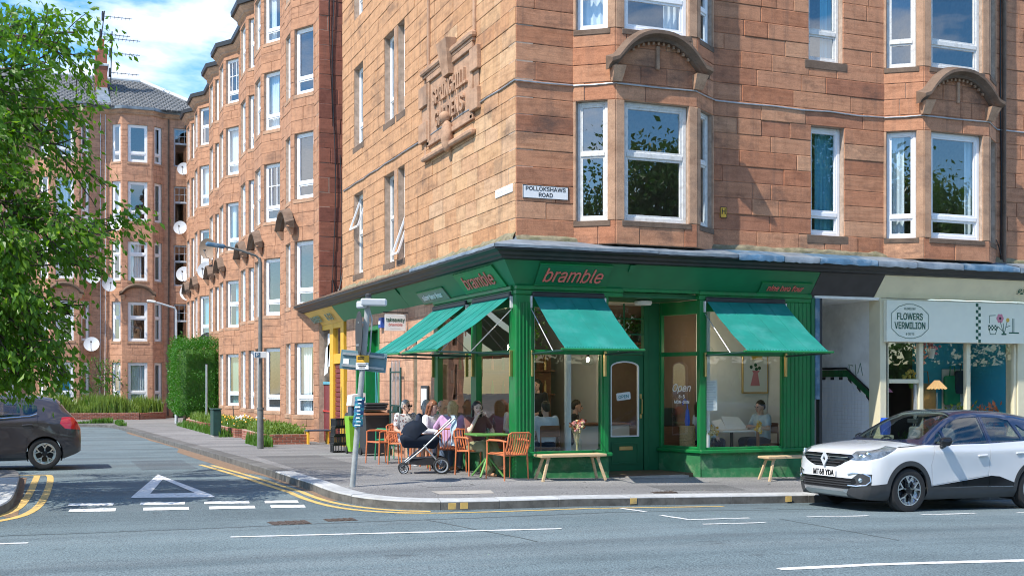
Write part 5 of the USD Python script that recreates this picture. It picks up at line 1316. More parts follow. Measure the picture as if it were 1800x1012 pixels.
# ---------------------------------------------------------------- lamp posts, sign post, cabinet
lp = thing('street_lamp', 'dark street lamp with long curved arm beside the brick garden beds', 'street lamp', (-2.32, 11.7, -.06))
q = MB(); q.tube([(0, 0, 0), (0, 0, .98)], [.085, .08], 12); q.tube([(0, 0, .98), (0, 0, 1.04)], .09, 12); q.build(lp, 'base', LAMPG, smooth=40)
q = MB(); q.tube([(0, 0, 1.04), (0, 0, 3.0), (0, 0, 4.72), (-.03, 0, 4.84)], [.06, .052, .045, .042], 10); q.build(lp, 'post', LAMPG, smooth=40)
q = MB(); q.tube([(0, 0, 4.80), (-.12, 0, 4.9), (-.5, 0, 5.02), (-.9, 0, 5.10)], .03, 8); q.build(lp, 'arm', LAMPG, smooth=40)
q = MB(); q.ob((-1.12, 0, 5.12), unit((-1, 0, .12)), (0, 1, 0), unit((.12, 0, 1)), .24, .08, .05, .03); q.build(lp, 'lamp_head', LEADBLUE)
q = MB(); q.box(-.17, .13, -.09, -.075, 2.30, 2.46, .004); sg_ = q.build(lp, 'parking_sign', WHITE)
q = MB(); q.box(-.155, -.02, -.094, -.089, 2.32, 2.44); q.build(sg_, 'blue_field', LEADBLUE); q = MB(); text_on(q, 'P', .08, (-.09, -.095, 2.34), (1, 0, 0), (0, 0, 1), .002, True); q.build(sg_, 'lettering', WHITE)
lp2 = thing('street_lamp', 'thin pale street lamp in front of the end tenement beside the hedge', 'street lamp', (-1.91, 37, -.4))
q = MB(); q.tube([(0, 0, 0), (0, 0, 1.2)], .075, 10); q.build(lp2, 'base', DISHG, smooth=40)
q = MB(); q.tube([(0, 0, 1.2), (0, 0, 5.3), (-.06, 0, 5.42), (-.6, -.05, 5.58), (-.9, -.05, 5.66)], .04, 8); q.build(lp2, 'post', DISHG, smooth=40)
q = MB(); q.ob((-1.1, -.05, 5.7), unit((-1, 0, .1)), (0, 1, 0), unit((.1, 0, 1)), .2, .08, .05, .03); q.build(lp2, 'lamp_head', WHITE)
spp = thing('sign_post', 'plain thin grey post standing in front of the hedge', 'post', (-1.42, 30, -.08))
q = MB(); q.tube([(0, 0, 0), (0, 0, 2.42)], .04, 10); q.build(spp, 'post', STEEL, smooth=40); q = MB(); q.tube([(0, 0, 2.42), (0, 0, 2.46)], .045, 10); q.build(spp, 'cap', PLASTIC_D)
cab = thing('utility_cabinet', 'narrow dark green street cabinet on the pavement before the hedge', 'cabinet', (-2.33, 20.2, -.14))
MB().box(-.13, .13, -.35, .35, .06, .88, .02).build(cab, 'body', IRON); MB().box(-.15, .15, -.37, .37, .88, .92, .015).build(cab, 'lid', IRON); MB().box(-.11, .11, -.33, .33, 0, .06).build(cab, 'plinth', SLAB)
# ---------------------------------------------------------------- brick beds, hedge, plants
def brick_wall(t, a, b, h, zf, courses=4, wd=.11):
    a, b = np.array(a, float), np.array(b, float); d = unit(b - a); Lw = np.linalg.norm(b - a); n = np.array([-d[1], d[0]])
    for c in range(courses):
        u = -.11 if c % 2 else 0
        while u < Lw - .02:
            u0, u1 = max(u, 0), min(u + .225, Lw); m = a + d * (u0 + u1) / 2
            z = zf(*m) - .02 + c * .075
            q = MB().ob((m[0], m[1], z + .034), (d[0], d[1], 0), (n[0], n[1], 0), (0, 0, 1), (u1 - u0) / 2 - .006, wd / 2 + rs.uniform(-.004, .004), .031, .006)
            q.build(t, 'brick', BRICK); u += .235
    q = MB(); m = (a + b) / 2; q.ob((m[0], m[1], zf(*m) + courses * .0375 - .02), (d[0], d[1], 0), (n[0], n[1], 0), (0, 0, 1), Lw / 2 - .01, wd / 2 - .008, courses * .0375 - .006); q.build(t, 'mortar', MORTAR)
def blade_patch(mb, region, n, h, rng, zf, w=.012, lean=.35):
    """tufts of narrow blades and small leaves scattered over a rectangle"""
    V, F = [], []
    for i in range(n):
        x, y = rng.uniform(region[0], region[1]), rng.uniform(region[2], region[3]); z = zf(x, y)
        a = rng.uniform(0, 2 * PI); hh = h * rng.uniform(.3, 1.0) * (.45 + .75 * (.5 + .5 * math.sin(x * 2.3 + 1.7 * math.sin(y * 1.9)))); l = rng.uniform(0, lean) * hh
        dx, dy = math.cos(a), math.sin(a); ww = w * rng.uniform(.7, 2.2)
        k = len(V)
        V += [(x - dy * ww, y + dx * ww, z), (x + dy * ww, y - dx * ww, z), (x + dx * l * .4 + dy * ww * .8, y + dy * l * .4 - dx * ww * .8, z + hh * .6), (x + dx * l * .4 - dy * ww * .8, y + dy * l * .4 + dx * ww * .8, z + hh * .6), (x + dx * l, y + dy * l, z + hh)]
        F += [[k, k + 1, k + 2], [k, k + 2, k + 3], [k + 3, k + 2, k + 4]]
    mb.add(V, F)
def leaf_cards(pts, nrm, size, rng, jit=.9, fold=.25, asp=.5, droop=.0):
    """folded pointed leaves at points: 4 triangles each"""
    n = len(pts); d = rng.normal(size=(n, 3)); d = d * jit + nrm; d[:, 2] -= droop; d /= np.linalg.norm(d, axis=1, keepdims=True)
    s = np.cross(d, rng.normal(size=(n, 3))); s /= np.maximum(np.linalg.norm(s, axis=1, keepdims=True), 1e-6)
    u = np.cross(s, d); L_ = size * rng.uniform(.6, 1.25, (n, 1)); W_ = L_ * asp * .5
    p = np.asarray(pts); mid = p + d * L_ * .45
    V = np.stack([p, mid + s * W_ + u * W_ * fold, p + d * L_ * .5 - u * W_ * .1, mid - s * W_ + u * W_ * fold, p + d * L_ - u * L_ * .08], 1).reshape(-1, 3)
    k = (np.arange(n) * 5)[:, None]
    F = np.vstack([k + np.array(q) for q in ([0, 1, 2], [0, 2, 3], [1, 4, 2], [2, 4, 3])])
    return V, F
npr = np.random.default_rng(3)
gr_ = random.Random(9)
def bed(label, x0, x1, y0, y1, near=True, flowers=None):
    t = thing('garden_bed', label, 'garden bed')
    brick_wall(t, (x0, y0), (x0, y1), .3, zp)
    if near: brick_wall(t, (x0 + .06, y0), (x1, y0), .3, zp)
    V = [(x0 + .05, y0 + .05), (x1, y0 + .05), (x1, y1), (x0 + .05, y1)]
    MB().add([(x, y, zp(x, y) + .2) for x, y in V], [[0, 1, 2, 3]]).build(t, 'soil', SOIL)
    q = MB(); blade_patch(q, (x0 + .1, x1, y0 + .1, y1), 2600, .42, gr_, lambda x, y: zp(x, y) + .18, .014)
    n = 1500; P = np.stack([npr.uniform(x0 + .1, x1, n), npr.uniform(y0 + .1, y1, n), npr.uniform(.2, .5, n)], 1); P[:, 2] += [zp(*p[:2]) for p in P]
    V, F = leaf_cards(P, np.array([0, 0, .5]), .10, npr); q.add(V, F)
    q.build(t, 'foliage', GRASS, kind='stuff')
    if flowers:
        for m, nn in flowers:
            q = MB()
            for i in range(nn):
                x, y = gr_.uniform(x0 + .1, x1), gr_.uniform(y0 + .1, y1); q.tm(trimesh.creation.icosphere(1, gr_.uniform(.025, .05)), (x, y, zp(x, y) + gr_.uniform(.35, .62)))
            q.build(t, 'flowers', m, kind='stuff')
bed('weedy brick edged bed under the terrace bay nearest the barber', -1.75, -.65, 14.0, 18.2)
bed('brick edged bed with yellow and white flowers behind the green cabinet', -1.80, -.65, 19.3, 24.6, True, ((YELPAINT, 60), (WHITE, 40)))
bed('brick edged bed running back to the foot of the hedge', -1.85, -.65, 26.5, 33.0, True)
t = thing('garden_bed', 'long brick edged bed of tall grass below the end tenement bay', 'garden bed')
brick_wall(t, (-9.0, 44.6), (-3.0, 44.9), .3, zp, 5, .2); brick_wall(t, (-3.0, 44.9), (-1.6, 46.4), .3, zp, 5, .2)
MB().add([(x, y, zp(x, y) + .3) for x, y in ((-9, 44.65), (-3, 44.95), (-1.6, 46.5), (-1.6, 47.9), (-9, 47.9))], [[0, 1, 2], [0, 2, 3], [0, 3, 4]]).build(t, 'soil', SOIL)
q = MB(); blade_patch(q, (-8.8, -3.0, 44.8, 47.2), 9000, 1.05, gr_, lambda x, y: zp(x, y) + .25, .02); blade_patch(q, (-3.2, -1.7, 46.2, 47.6), 1500, .9, gr_, lambda x, y: zp(x, y) + .25, .02)
q.build(t, 'foliage', GRASS, kind='stuff')
q = MB(); blade_patch(q, (-5.5, -4.6, 37.6, 38.4), 900, .25, gr_, zp); blade_patch(q, (-4.6, -4.3, 33, 37), 900, .22, gr_, zp); blade_patch(q, (-2.3, -1.85, 19.5, 33), 1500, .3, gr_, zp); blade_patch(q, (-9, -5.2, 37.55, 37.9), 900, .2, gr_, zp); blade_patch(q, (-2.2, -1.85, 12.4, 15), 700, .35, gr_, zp)
tag(q.build('/World', 'roadside_grass', GRASS), 'tufts of weeds along the kerb and bed edges', 'grass', kind='stuff')
shb = thing('shrub', 'thin yellow green shrub growing against the end tenement window', 'shrub', (-4.6, 47.2, -.2))
q = MB()
for k in range(7): q.tube([(0, 0, 0), (gr_.uniform(-.4, .4), gr_.uniform(-.2, .2), 1.6), (gr_.uniform(-.9, .9), gr_.uniform(-.2, .2), 3.0)], [.02, .014, .006], 5)
q.build(shb, 'stem', BARK)
P = np.stack([npr.normal(0, .55, 420), npr.normal(0, .2, 420), npr.uniform(.8, 3.1, 420)], 1); V, F = leaf_cards(P, np.zeros(3), .16, npr); MB().add(V, F).build(shb, 'foliage', GRASS, kind='stuff')
hg = thing('hedge', 'tall clipped bright green hedge at the end of the terrace', 'hedge', (-1.25, 34.9, -.25))
q = MB(); 
for x, y in ((-.6, -.9), (.4, -.3), (-.1, .8), (.5, .9)): q.tube([(x, y, 0), (x + .05, y, 1.5)], [.09, .05], 7)
q.build(hg, 'stem', BARK, smooth=40)
n = 26000; hx, hy, hz = 1.02, 1.75, 3.35
U = npr.uniform(-1, 1, (n, 3)); ax = npr.integers(0, 3, n); sg2 = np.sign(npr.uniform(-1, 1, n))
for k in range(3): U[ax == k, k] = sg2[ax == k]
nrm = U ** 7; nrm /= np.linalg.norm(nrm, axis=1, keepdims=True)
P = U * np.array([hx, hy, hz / 2]) * (1 - .12 * np.abs(U[:, [2]]) ** 6) + np.array([0, 0, hz / 2 + .35])
P += nrm * ((meshkit.fbm(P * 1.9) - .5)[:, None] * .85 + npr.uniform(-.16, .05, (n, 1)))
shoot = U[:, 2] > .93; P[shoot, 2] += npr.uniform(0, .5, shoot.sum()) ** 2 * 1.4
V, F = leaf_cards(P, nrm * .9, .085, npr, .8); MB().add(V, F).build(hg, 'foliage', HEDGE, kind='stuff')
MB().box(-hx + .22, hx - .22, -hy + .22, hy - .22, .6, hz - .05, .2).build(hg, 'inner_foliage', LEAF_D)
# ---------------------------------------------------------------- people
M3 = manifold3d.Manifold
SKIN = mat('skin', (0.58, 0.35, 0.26), 0.5, var=0.06)
SKIN_P = mat('pale_skin', (0.64, 0.41, 0.32), 0.5, var=0.06)
LIP = mat('lip_tone', (0.36, 0.12, 0.10), 0.5, var=0.05)
EYEM = mat('eye_dark', (0.03, 0.022, 0.018), 0.3, var=0.05)
HAIR_B = mat('dark_brown_hair', (0.028, 0.016, 0.011), 0.5, var=0.4, scale=5, stretch=(18, 18, 2), bump=.004, bscale=30)
HAIR_A = mat('auburn_hair', (0.20, 0.075, 0.035), 0.5, var=0.4, scale=5, stretch=(18, 18, 2), bump=.004, bscale=30)
HAIR_Y = mat('blonde_hair', (0.52, 0.36, 0.17), 0.5, var=0.3, scale=5, stretch=(18, 18, 2), bump=.004, bscale=30)
HAIR_G = mat('grey_hair', (0.38, 0.37, 0.36), 0.6, var=0.3, scale=5, stretch=(18, 18, 2), bump=.004, bscale=30)
def cloth(name, c, **k): return mat(name, c, 0.85, var=k.pop('var', .14), scale=k.pop('scale', 9), bump=.008, bscale=k.pop('bscale', 11), sheen=.2, **k)
DENIM = cloth('blue_denim', (0.085, 0.13, 0.21)); NAVY = cloth('navy_cloth', (0.015, 0.025, 0.055)); OLIVE = cloth('olive_trousers', (0.21, 0.21, 0.105), scale=3)
RUST = cloth('rust_brown_top', (0.135, 0.042, 0.032)); LILAC = cloth('lilac_shirt', (0.50, 0.30, 0.50)); WBLOUSE = cloth('white_blouse', (0.70, 0.71, 0.75)); WTEE = cloth('white_tee', (0.60, 0.66, 0.72))
LBLUE = cloth('light_blue_shirt', (0.38, 0.50, 0.60)); GREYC = cloth('grey_trousers', (0.20, 0.22, 0.28)); BLACKC = cloth('black_cloth', (0.014, 0.014, 0.017)); SHORTS = cloth('pale_shorts', (0.32, 0.34, 0.38))
usdkit.material(stage, L + 'floral_shirt', {'tc': ('texture_coordinate', {}), 'v': ('voronoi_texture', {'scale': 17.0}), 'n': ('noise_texture', {'scale': 22.0, 'detail': 3.0}), 'r': ('rgb_ramp', {'ramp': [(0, (.62, .62, .64)), (.52, (.60, .60, .62)), (.56, (.05, .07, .12)), (.62, (.5, .2, .12)), (.68, (.08, .1, .16)), (.74, (.58, .58, .6))], 'interpolate': False}), 'p': ('principled_bsdf', {'roughness': .85})},
    [('tc.object', 'n.vector'), ('n.fac', 'r.fac'), ('r.color', 'p.base_color')], surface='p.BSDF')
FLORAL = L + 'floral_shirt'
SHOE = mat('dark_shoe', (0.03, 0.022, 0.018), 0.5, var=.2); SHOE_T = mat('tan_shoe', (0.35, 0.19, 0.10), 0.6, var=.2); SHOE_W = mat('white_trainer', (0.6, 0.6, 0.6), 0.6, var=.1)
def ball(p, r, n=14): return M3.sphere(1.0, n).scale(tuple(np.broadcast_to(np.asarray(r, float), 3))).translate(tuple(map(float, p)))
def bone(a, ra, b, rb, n=12): return M3.batch_hull([ball(a, ra, n), ball(b, rb, n)])
def fuse(parts, ln=.03, it=6):
    m = M3.batch_boolean(parts, manifold3d.OpType.Add)
    if ln: m = m.refine_to_length(ln)
    mm = m.to_mesh(); t = trimesh.Trimesh(mm.vert_properties[:, :3], mm.tri_verts, process=True)
    if it: trimesh.smoothing.filter_taubin(t, lamb=.5, nu=.53, iterations=it)
    return t
def hand_parts(wr_, d, pn, side, s=1.0, curl=.5):
    """palm, four fingers of unequal length and a thumb; d along the hand, pn palm normal"""
    d = unit(d); pn = unit(np.asarray(pn) - d * np.dot(pn, d)); a = np.cross(d, pn) * side
    wr_ = np.asarray(wr_); P = [M3.batch_hull([ball(wr_ + d * .01 + a * .012, (.016,) * 3, 8), ball(wr_ + d * .01 - a * .012, (.016,) * 3, 8), ball(wr_ + d * .085 * s + a * .032, (.012,) * 3, 8), ball(wr_ + d * .085 * s - a * .032, (.012,) * 3, 8)])]
    for k, (o, ln) in enumerate(((.033, .068), (.012, .08), (-.011, .074), (-.032, .058))):
        b = wr_ + d * .088 * s + a * o; th = 0.0
        for j, fr_ in enumerate((.45, .32, .23)):
            th += curl * (.7 + .1 * k); e = b + (d * math.cos(th) + pn * math.sin(th)) * ln * fr_ * s
            P.append(bone(b, .0085 - .0008 * j, e, .008 - .0008 * j, 8)); b = e
    b = wr_ + d * .028 + a * .028; e = b + (d * .6 + a * .7 + pn * .25) * .042; P.append(bone(b, .013, e, .010, 8)); P.append(bone(e, .010, e + (d * .85 + a * .15 + pn * .3) * .03, .008, 8))
    return P
def person(label, loc, rz, skin=None, top=None, sleeve='long', bottom=None, leg='long', hair=None, style='short', shoe=None, lean=0.0, head=(0, 0), arms=None, legs=None, standing=False, glasses=False, group=None, wide=1.0, bun=False, s=1.0):
    skin = skin or SKIN
    t = thing('person', label, 'person', loc, rz, group)
    hz = .93 if standing else .52
    A = np.array; lv = A([0, -math.sin(lean), math.cos(lean)]); pel = A([0., .0, hz]); che = pel + lv * .34; nk = pel + lv * .50; hd = pel + lv * .50 + A([0, -.035 - .05 * math.sin(lean), .145])
    sh = {k: pel + lv * .455 + A([sg * .175 * wide, .0, 0]) for k, sg in (('L', 1), ('R', -1))}
    if legs is None:
        legs = {'L': (A([.12, -.44, hz]), A([.13, -.40, .09])), 'R': (A([-.12, -.44, hz]), A([-.13, -.40, .09]))} if not standing else {'L': (A([.10, -.03, .50]), A([.10, .02, .09])), 'R': (A([-.10, -.03, .50]), A([-.10, .02, .09]))}
    if arms is None: arms = {k: (sh[k] + A([sg * .06, -.02, -.27]), sh[k] + A([sg * .02, -.24, -.36])) for k, sg in (('L', 1), ('R', -1))}
    arms = {k: (A(v[0]), A(v[1])) for k, v in arms.items()}; legs = {k: (A(v[0]), A(v[1])) for k, v in legs.items()}
    hip = {'L': pel + A([.085, -.02, -.02]), 'R': pel + A([-.085, -.02, -.02])}
    yaw, tilt = head; RH = RZ(yaw) @ rot((1, 0, 0), tilt)
    H = lambda x, y, z: hd + RH @ A([x, y, z])
    B = [bone(nk - A([0, 0, .03]), .052, hd + RH @ A([0, .02, -.05]), .05), bone(pel, (.13, .10, .10), che, (.135, .09, .10))]
    B += [M3.batch_hull([ball(H(0, .015, .03), (.075, .092, .095), 18), ball(H(0, -.035, -.055), (.048, .045, .05), 14), ball(H(0, -.06, -.085), (.028, .022, .022), 10)]),
          M3.batch_hull([ball(H(0, -.085, .015), .010, 8), ball(H(0, -.108, -.022), .014, 8), ball(H(.012, -.088, -.03), .009, 8), ball(H(-.012, -.088, -.03), .009, 8)]),
          ball(H(.076, .012, -.005), (.012, .022, .032), 10), ball(H(-.076, .012, -.005), (.012, .022, .032), 10)]
    for k, sg in (('L', 1), ('R', -1)):
        el, wr_ = arms[k]; B += [bone(sh[k], .052, el, .040), bone(el, .039, wr_, .026)]
        B += hand_parts(wr_, wr_ - el, A([-sg * .7, -.2, -.7]) if not standing else A([-sg, 0, 0]), sg)
        kn, an = legs[k]; B += [bone(hip[k], .085, kn, .058), bone(kn, .055, an, .036)]
        fd = kn - hip[k]; fd[2] = 0; fd = unit(fd) if np.linalg.norm(fd) > .05 else A([0, -1., 0])
        if standing: fd = A([0, -1., 0])
        B.append(bone(an - A([0, 0, .04]), .036, an + fd * .14 - A([0, 0, .06]), .028))
    bt = fuse(B, .022, 3); MB().tm(bt).build(t, 'body', skin, smooth=True)
    for x in (.032, -.032):
        MB().tm(trimesh.creation.icosphere(1, .0105), H(x, -.086, .016)).build(t, 'eye', EYEM, smooth=True)
        if hair: q = MB(); q.bar(H(x - .018, -.091, .040), H(x + .018, -.091, .041), .006, .006); q.build(t, 'eyebrow', hair)
    q = MB(); q.tube([H(-.022, -.083, -.057), H(0, -.092, -.056), H(.022, -.083, -.057)], .006, 6); q.build(t, 'mouth', LIP, smooth=True)
    if glasses:
        q = MB()
        for x in (.034, -.034): q.ob(H(x, -.098, .014), RH @ A([1, 0, 0]), RH @ A([0, 1, 0]), RH @ A([0, 0, 1]), .028, .006, .02, .005)
        for x in (.076, -.076): q.bar(H(x, -.09, .018), H(x, .02, .012), .005, .006)
        q.bar(H(-.07, -.098, .022), H(.07, -.098, .022), .006, .006); q.build(t, 'sunglasses', BLACK)
    if hair:
        Hh = [M3.batch_hull([ball(H(0, .028, .052), (.084, .094, .088), 16), ball(H(0, .065, -.01), (.07, .06, .06), 12)])] if style != 'bald' else [ball(H(.05, .05, -.005), (.035, .05, .04)), ball(H(-.05, .05, -.005), (.035, .05, .04)), bone(H(-.05, .08, -.01), .03, H(.05, .08, -.01), .03)]
        if style in ('long', 'bob'):
            dn = -.27 if style == 'long' else -.13
            Hh += [bone(H(.068, .02, .03), .034, H(.075, .03, dn), .022), bone(H(-.068, .02, .03), .034, H(-.075, .03, dn), .022), M3.batch_hull([ball(H(.05, .075, .02), .05), ball(H(-.05, .075, .02), .05), ball(H(.045, .075, dn - .03), .028), ball(H(-.045, .075, dn - .03), .028)])]
        if bun: Hh.append(ball(H(0, .1, .11), .05))
        cut = M3.batch_hull([ball(H(0, -.10, -.05), (.052, .03, .05)), ball(H(0, -.13, .03), (.056, .055, .038))])
        ht = fuse([M3.batch_boolean(Hh, manifold3d.OpType.Add) - cut], .02, 2)
        v = np.array(ht.vertices); v += (meshkit.noise(v * 60)[:, None] - .5) * .012; ht.vertices = v
        MB().tm(ht).build(t, 'hair', hair, smooth=True)
    if top:
        C = [M3.batch_hull([ball(pel + lv * .03, (.158 * wide, .122, .08)), ball(che, (.158 * wide, .112, .10)), ball(sh['L'] - lv * .02, .062), ball(sh['R'] - lv * .02, .062)]), bone(nk - A([0, 0, .055]), (.075, .07, .04), nk - A([0, 0, .015]), (.06, .06, .02))]
        for k in 'LR':
            el, wr_ = arms[k]; C.append(bone(sh[k], .066, el, .054) if sleeve == 'long' else bone(sh[k], .068, sh[k] + (el - sh[k]) * (.62 if sleeve == 'short' else 1.0), .060))
            if sleeve == 'long': C.append(bone(el, .053, el + (wr_ - el) * .88, .038))
        tt = fuse(C, .03, 4); v = np.array(tt.vertices); v += (meshkit.fbm(v * 14)[:, None] - .5) * .018 * unit(np.ones(3)); tt.vertices = v
        MB().tm(tt).build(t, 'shirt', top, smooth=True)
    if bottom:
        C = [ball(pel, (.165, .135, .11))]
        for k in 'LR':
            kn, an = legs[k]
            if leg == 'long': C += [bone(hip[k], .100, kn, .074), bone(kn, .072, an + A([0, 0, .02]), .058)]
            elif leg == 'wide': C += [bone(hip[k], .105, kn, .088), bone(kn, .088, an + A([0, 0, .03]), .092)]
            else: C += [bone(hip[k], .102, hip[k] + (kn - hip[k]) * .9, .085)]
        tt = fuse(C, .03, 4); v = np.array(tt.vertices); v += (meshkit.fbm(v * 12)[:, None] - .5) * .016 * unit(np.ones(3)); tt.vertices = v
        MB().tm(tt).build(t, 'trousers' if leg != 'short' else 'shorts', bottom, smooth=True)
    for k in 'LR':
        kn, an = legs[k]; fd = kn - hip[k]; fd[2] = 0; fd = unit(fd) if np.linalg.norm(fd) > .05 and not standing else A([0, -1., 0])
        C = [M3.batch_hull([ball(an + fd * -.03 - A([0, 0, .045]), (.042, .042, .045)), ball(an + fd * .14 - A([0, 0, .058]), (.042, .042, .032)), ball(an + fd * .17 - A([0, 0, .062]), (.03, .03, .026))])]
        MB().tm(fuse(C, .04, 1)).build(t, 'shoe', shoe or SHOE, smooth=True)
    return t
# ---------------------------------------------------------------- chairs, tables, benches
def chair(name, label, m, loc, rz, group=None):
    """slatted metal armchair; the sitter faces -y"""
    t = thing(name, label, 'chair', loc, rz, group)
    for sx_, sy_ in ((-1, -1), (1, -1), (-1, 1), (1, 1)):
        q = MB(); top_ = .655 if sy_ < 0 else .645
        q.tube([(sx_ * .265, sy_ * .235, 0), (sx_ * .255, sy_ * .215, .43), (sx_ * .262, sy_ * .212, top_)], [.013, .016, .014], 8); q.build(t, 'leg', m, smooth=50)
    q = MB(); q.tube([(-.25, -.21, .435), (.25, -.21, .435), (.24, .20, .415), (-.24, .20, .415), (-.25, -.21, .435)], .014, 6); q.build(t, 'seat_frame', m, smooth=50)
    for k in range(9):
        x = -.20 + k * .05; q = MB(); q.bar((x, -.205, .447), (x, .20, .428), .036, .012, ch=.004); q.build(t, 'seat_slat', m)
    q = MB(); q.tube([(-.235, .205, .42), (-.245, .285, .60), (-.24, .315, .765), (-.19, .322, .79), (.19, .322, .79), (.24, .315, .765), (.245, .285, .60), (.235, .205, .42)], .014, 8); q.build(t, 'back_frame', m, smooth=50)
    for k in range(8):
        x = -.182 + k * .052; q = MB(); q.bar((x, .218, .44), (x, .285, .61), .030, .010, up=(1, 0, 0), ch=.003); q.bar((x, .285, .61), (x, .318, .785), .030, .010, up=(1, 0, 0), ch=.003); q.build(t, 'back_slat', m)
    for s_ in (-1, 1):
        q = MB(); q.tube([(s_ * .262, -.225, .64), (s_ * .266, -.15, .662), (s_ * .266, .12, .662), (s_ * .25, .275, .645)], [.014, .019, .019, .014], 8); q.build(t, 'armrest', m, smooth=50)
    return t
def zpt(x, y, dz=0.0): return (x, y, zp(x, y) + dz)
c0 = chair('chair', 'empty orange slatted chair nearest the corner post, its back to the road', ORANGE, zpt(-.20, -.12), math.radians(200), 'orange slatted cafe chairs')
CH = [('orange slatted chair under the woman in the rust brown top', (-.37, 1.0), 12), ('orange chair under the woman in the white blouse', (-.70, 2.64), 35), ('orange chair under the blonde in the lilac shirt', (-.46, 1.98), 160),
      ('orange chair under the man with sunglasses', (-.68, 4.25), 20), ('empty orange chair standing alone left of the pram', (-1.02, 4.75), 285), ('orange chair under the bald man by the window', (-.22, 3.35), -15), ('orange chair under the grey haired person', (-.38, 3.78), 190)]
for lb, (x, y), a in CH: dup(c0, zpt(x, y), math.radians(a), lb)
chair('chair', 'green slatted chair beside the wrought iron gate', CHAIRGREEN, zpt(-.50, 5.9), math.radians(205))
def table(label, x, y, w=.62):
    t = thing('cafe_table', label, 'table', zpt(x, y))
    MB().box(-w / 2, w / 2, -w / 2, w / 2, .715, .745, .008).build(t, 'tabletop', TABLEGREEN)
    q = MB(); q.tube([(0, 0, .30), (0, 0, .715)], .026, 10); q.build(t, 'column', TABLEGREEN, smooth=40)
    for k in range(4):
        a = PI / 4 + k * PI / 2; q = MB(); q.bar((0.02 * math.cos(a), .02 * math.sin(a), .34), (.30 * math.cos(a), .30 * math.sin(a), .02), .035, .028, ch=.005); q.build(t, 'foot', TABLEGREEN)
table('green pedestal cafe table by the corner post with a water bottle on it', -.36, .38, .64)
table('green pedestal cafe table among the seated group', -.36, 2.85, .62)
def bench(label, x, y, ln, a=0.0):
    t = thing('bench', label, 'bench', zpt(x, y), a)
    for k in (0, 1): MB().box(-ln / 2, ln / 2, -.175 + k * .176, -.003 + k * .176, .405, .448, .006).build(t, 'plank', WOOD)
    for s_ in (-1, 1):
        q = MB(); q.box(s_ * (ln / 2 - .14) - .03, s_ * (ln / 2 - .14) + .03, -.15, .15, .375, .404, .004); q.build(t, 'batten', WOOD)
        for e in (-1, 1):
            q = MB(); q.bar((s_ * (ln / 2 - .15), e * .11, .40), (s_ * (ln / 2 - .02), e * .17, .0), .045, .04, up=(0, 1, 0), ch=.006); q.build(t, 'leg', WOOD)
bench('pale wooden bench under the left cafe window', .86, -.34, 1.20)
bench('pale wooden bench under the right cafe window, partly behind the white car', 5.22, -.48, 1.25)
# things on the corner table
t = thing('water_bottle', 'clear glass water bottle on the green corner table', 'bottle', zpt(-.20, .52, .745))
MB().lathe([(0, .002), (.035, .002), (.037, .02), (.037, .15), (.030, .19), (.016, .215), (.014, .245)], n=16).build(t, 'bottle', CLEAR, smooth=40); MB().lathe([(.0165, .24), (.0165, .262), (0, .262)], n=12).build(t, 'cap', PLASTIC_D)
for lb, x, y in (('clear tumbler beside the water bottle', -.31, .50), ('clear tumbler at the middle of the corner table', -.35, .42)):
    q = MB(); q.lathe([(0, .003), (.03, .003), (.036, .09), (.033, .09), (.028, .01), (0, .01)], zpt(x, y, .745), 14); single('glass_tumbler', lb, 'glass', q, CLEAR, 40)
# seated group
V3 = lambda *a: np.array(a, float)
person('woman in rust brown top and olive trousers, hand to chin, at the corner table', zpt(-.37, .98), math.radians(12), SKIN_P, RUST, 'short', OLIVE, 'wide', HAIR_B, 'bob', SHOE_T, .06, (math.radians(-18), .05),
       {'R': (V3(-.24, -.20, .78), V3(-.07, -.17, 1.03)), 'L': (V3(.30, -.10, .76), V3(.16, -.32, .76))}, {'L': (V3(.06, -.45, .58), V3(.10, -.62, .22)), 'R': (V3(-.05, -.46, .53), V3(.03, -.42, .09))})
person('woman with long auburn hair and white blouse leaning over the pram handle', zpt(-.70, 2.62), math.radians(35), SKIN_P, WBLOUSE, 'long', DENIM, 'long', HAIR_A, 'long', SHOE_T, .12, (math.radians(15), .28),
       {'L': (V3(.30, -.18, .74), V3(.22, -.42, .86)), 'R': (V3(-.28, -.12, .74), V3(-.16, -.36, .72))})
person('blonde woman in a lilac shirt seen from behind', zpt(-.46, 2.0), math.radians(160), SKIN_P, LILAC, 'long', GREYC, 'long', HAIR_Y, 'bob', SHOE_W, .18, (math.radians(20), .1),
       {'L': (V3(.30, -.20, .80), V3(.22, -.46, .80)), 'R': (V3(-.30, -.18, .80), V3(-.18, -.45, .79))})
person('grey haired man in sunglasses and floral shirt facing the road', zpt(-.68, 4.22), math.radians(18), SKIN, FLORAL, 'short', SHORTS, 'short', HAIR_G, 'short', SHOE_W, -.02, (math.radians(12), .05), glasses=True, wide=1.1)
person('grey haired person in a navy jacket with back to the road', zpt(-.38, 3.74), math.radians(195), SKIN, NAVY, 'long', DENIM, 'long', HAIR_G, 'bob', SHOE, .05, (0, .05))
person('bald man sitting close to the cafe window behind the group', zpt(-.22, 3.36), math.radians(-15), SKIN, LBLUE, 'short', NAVY, 'long', HAIR_G, 'bald', SHOE, .02, (math.radians(-30), .05))
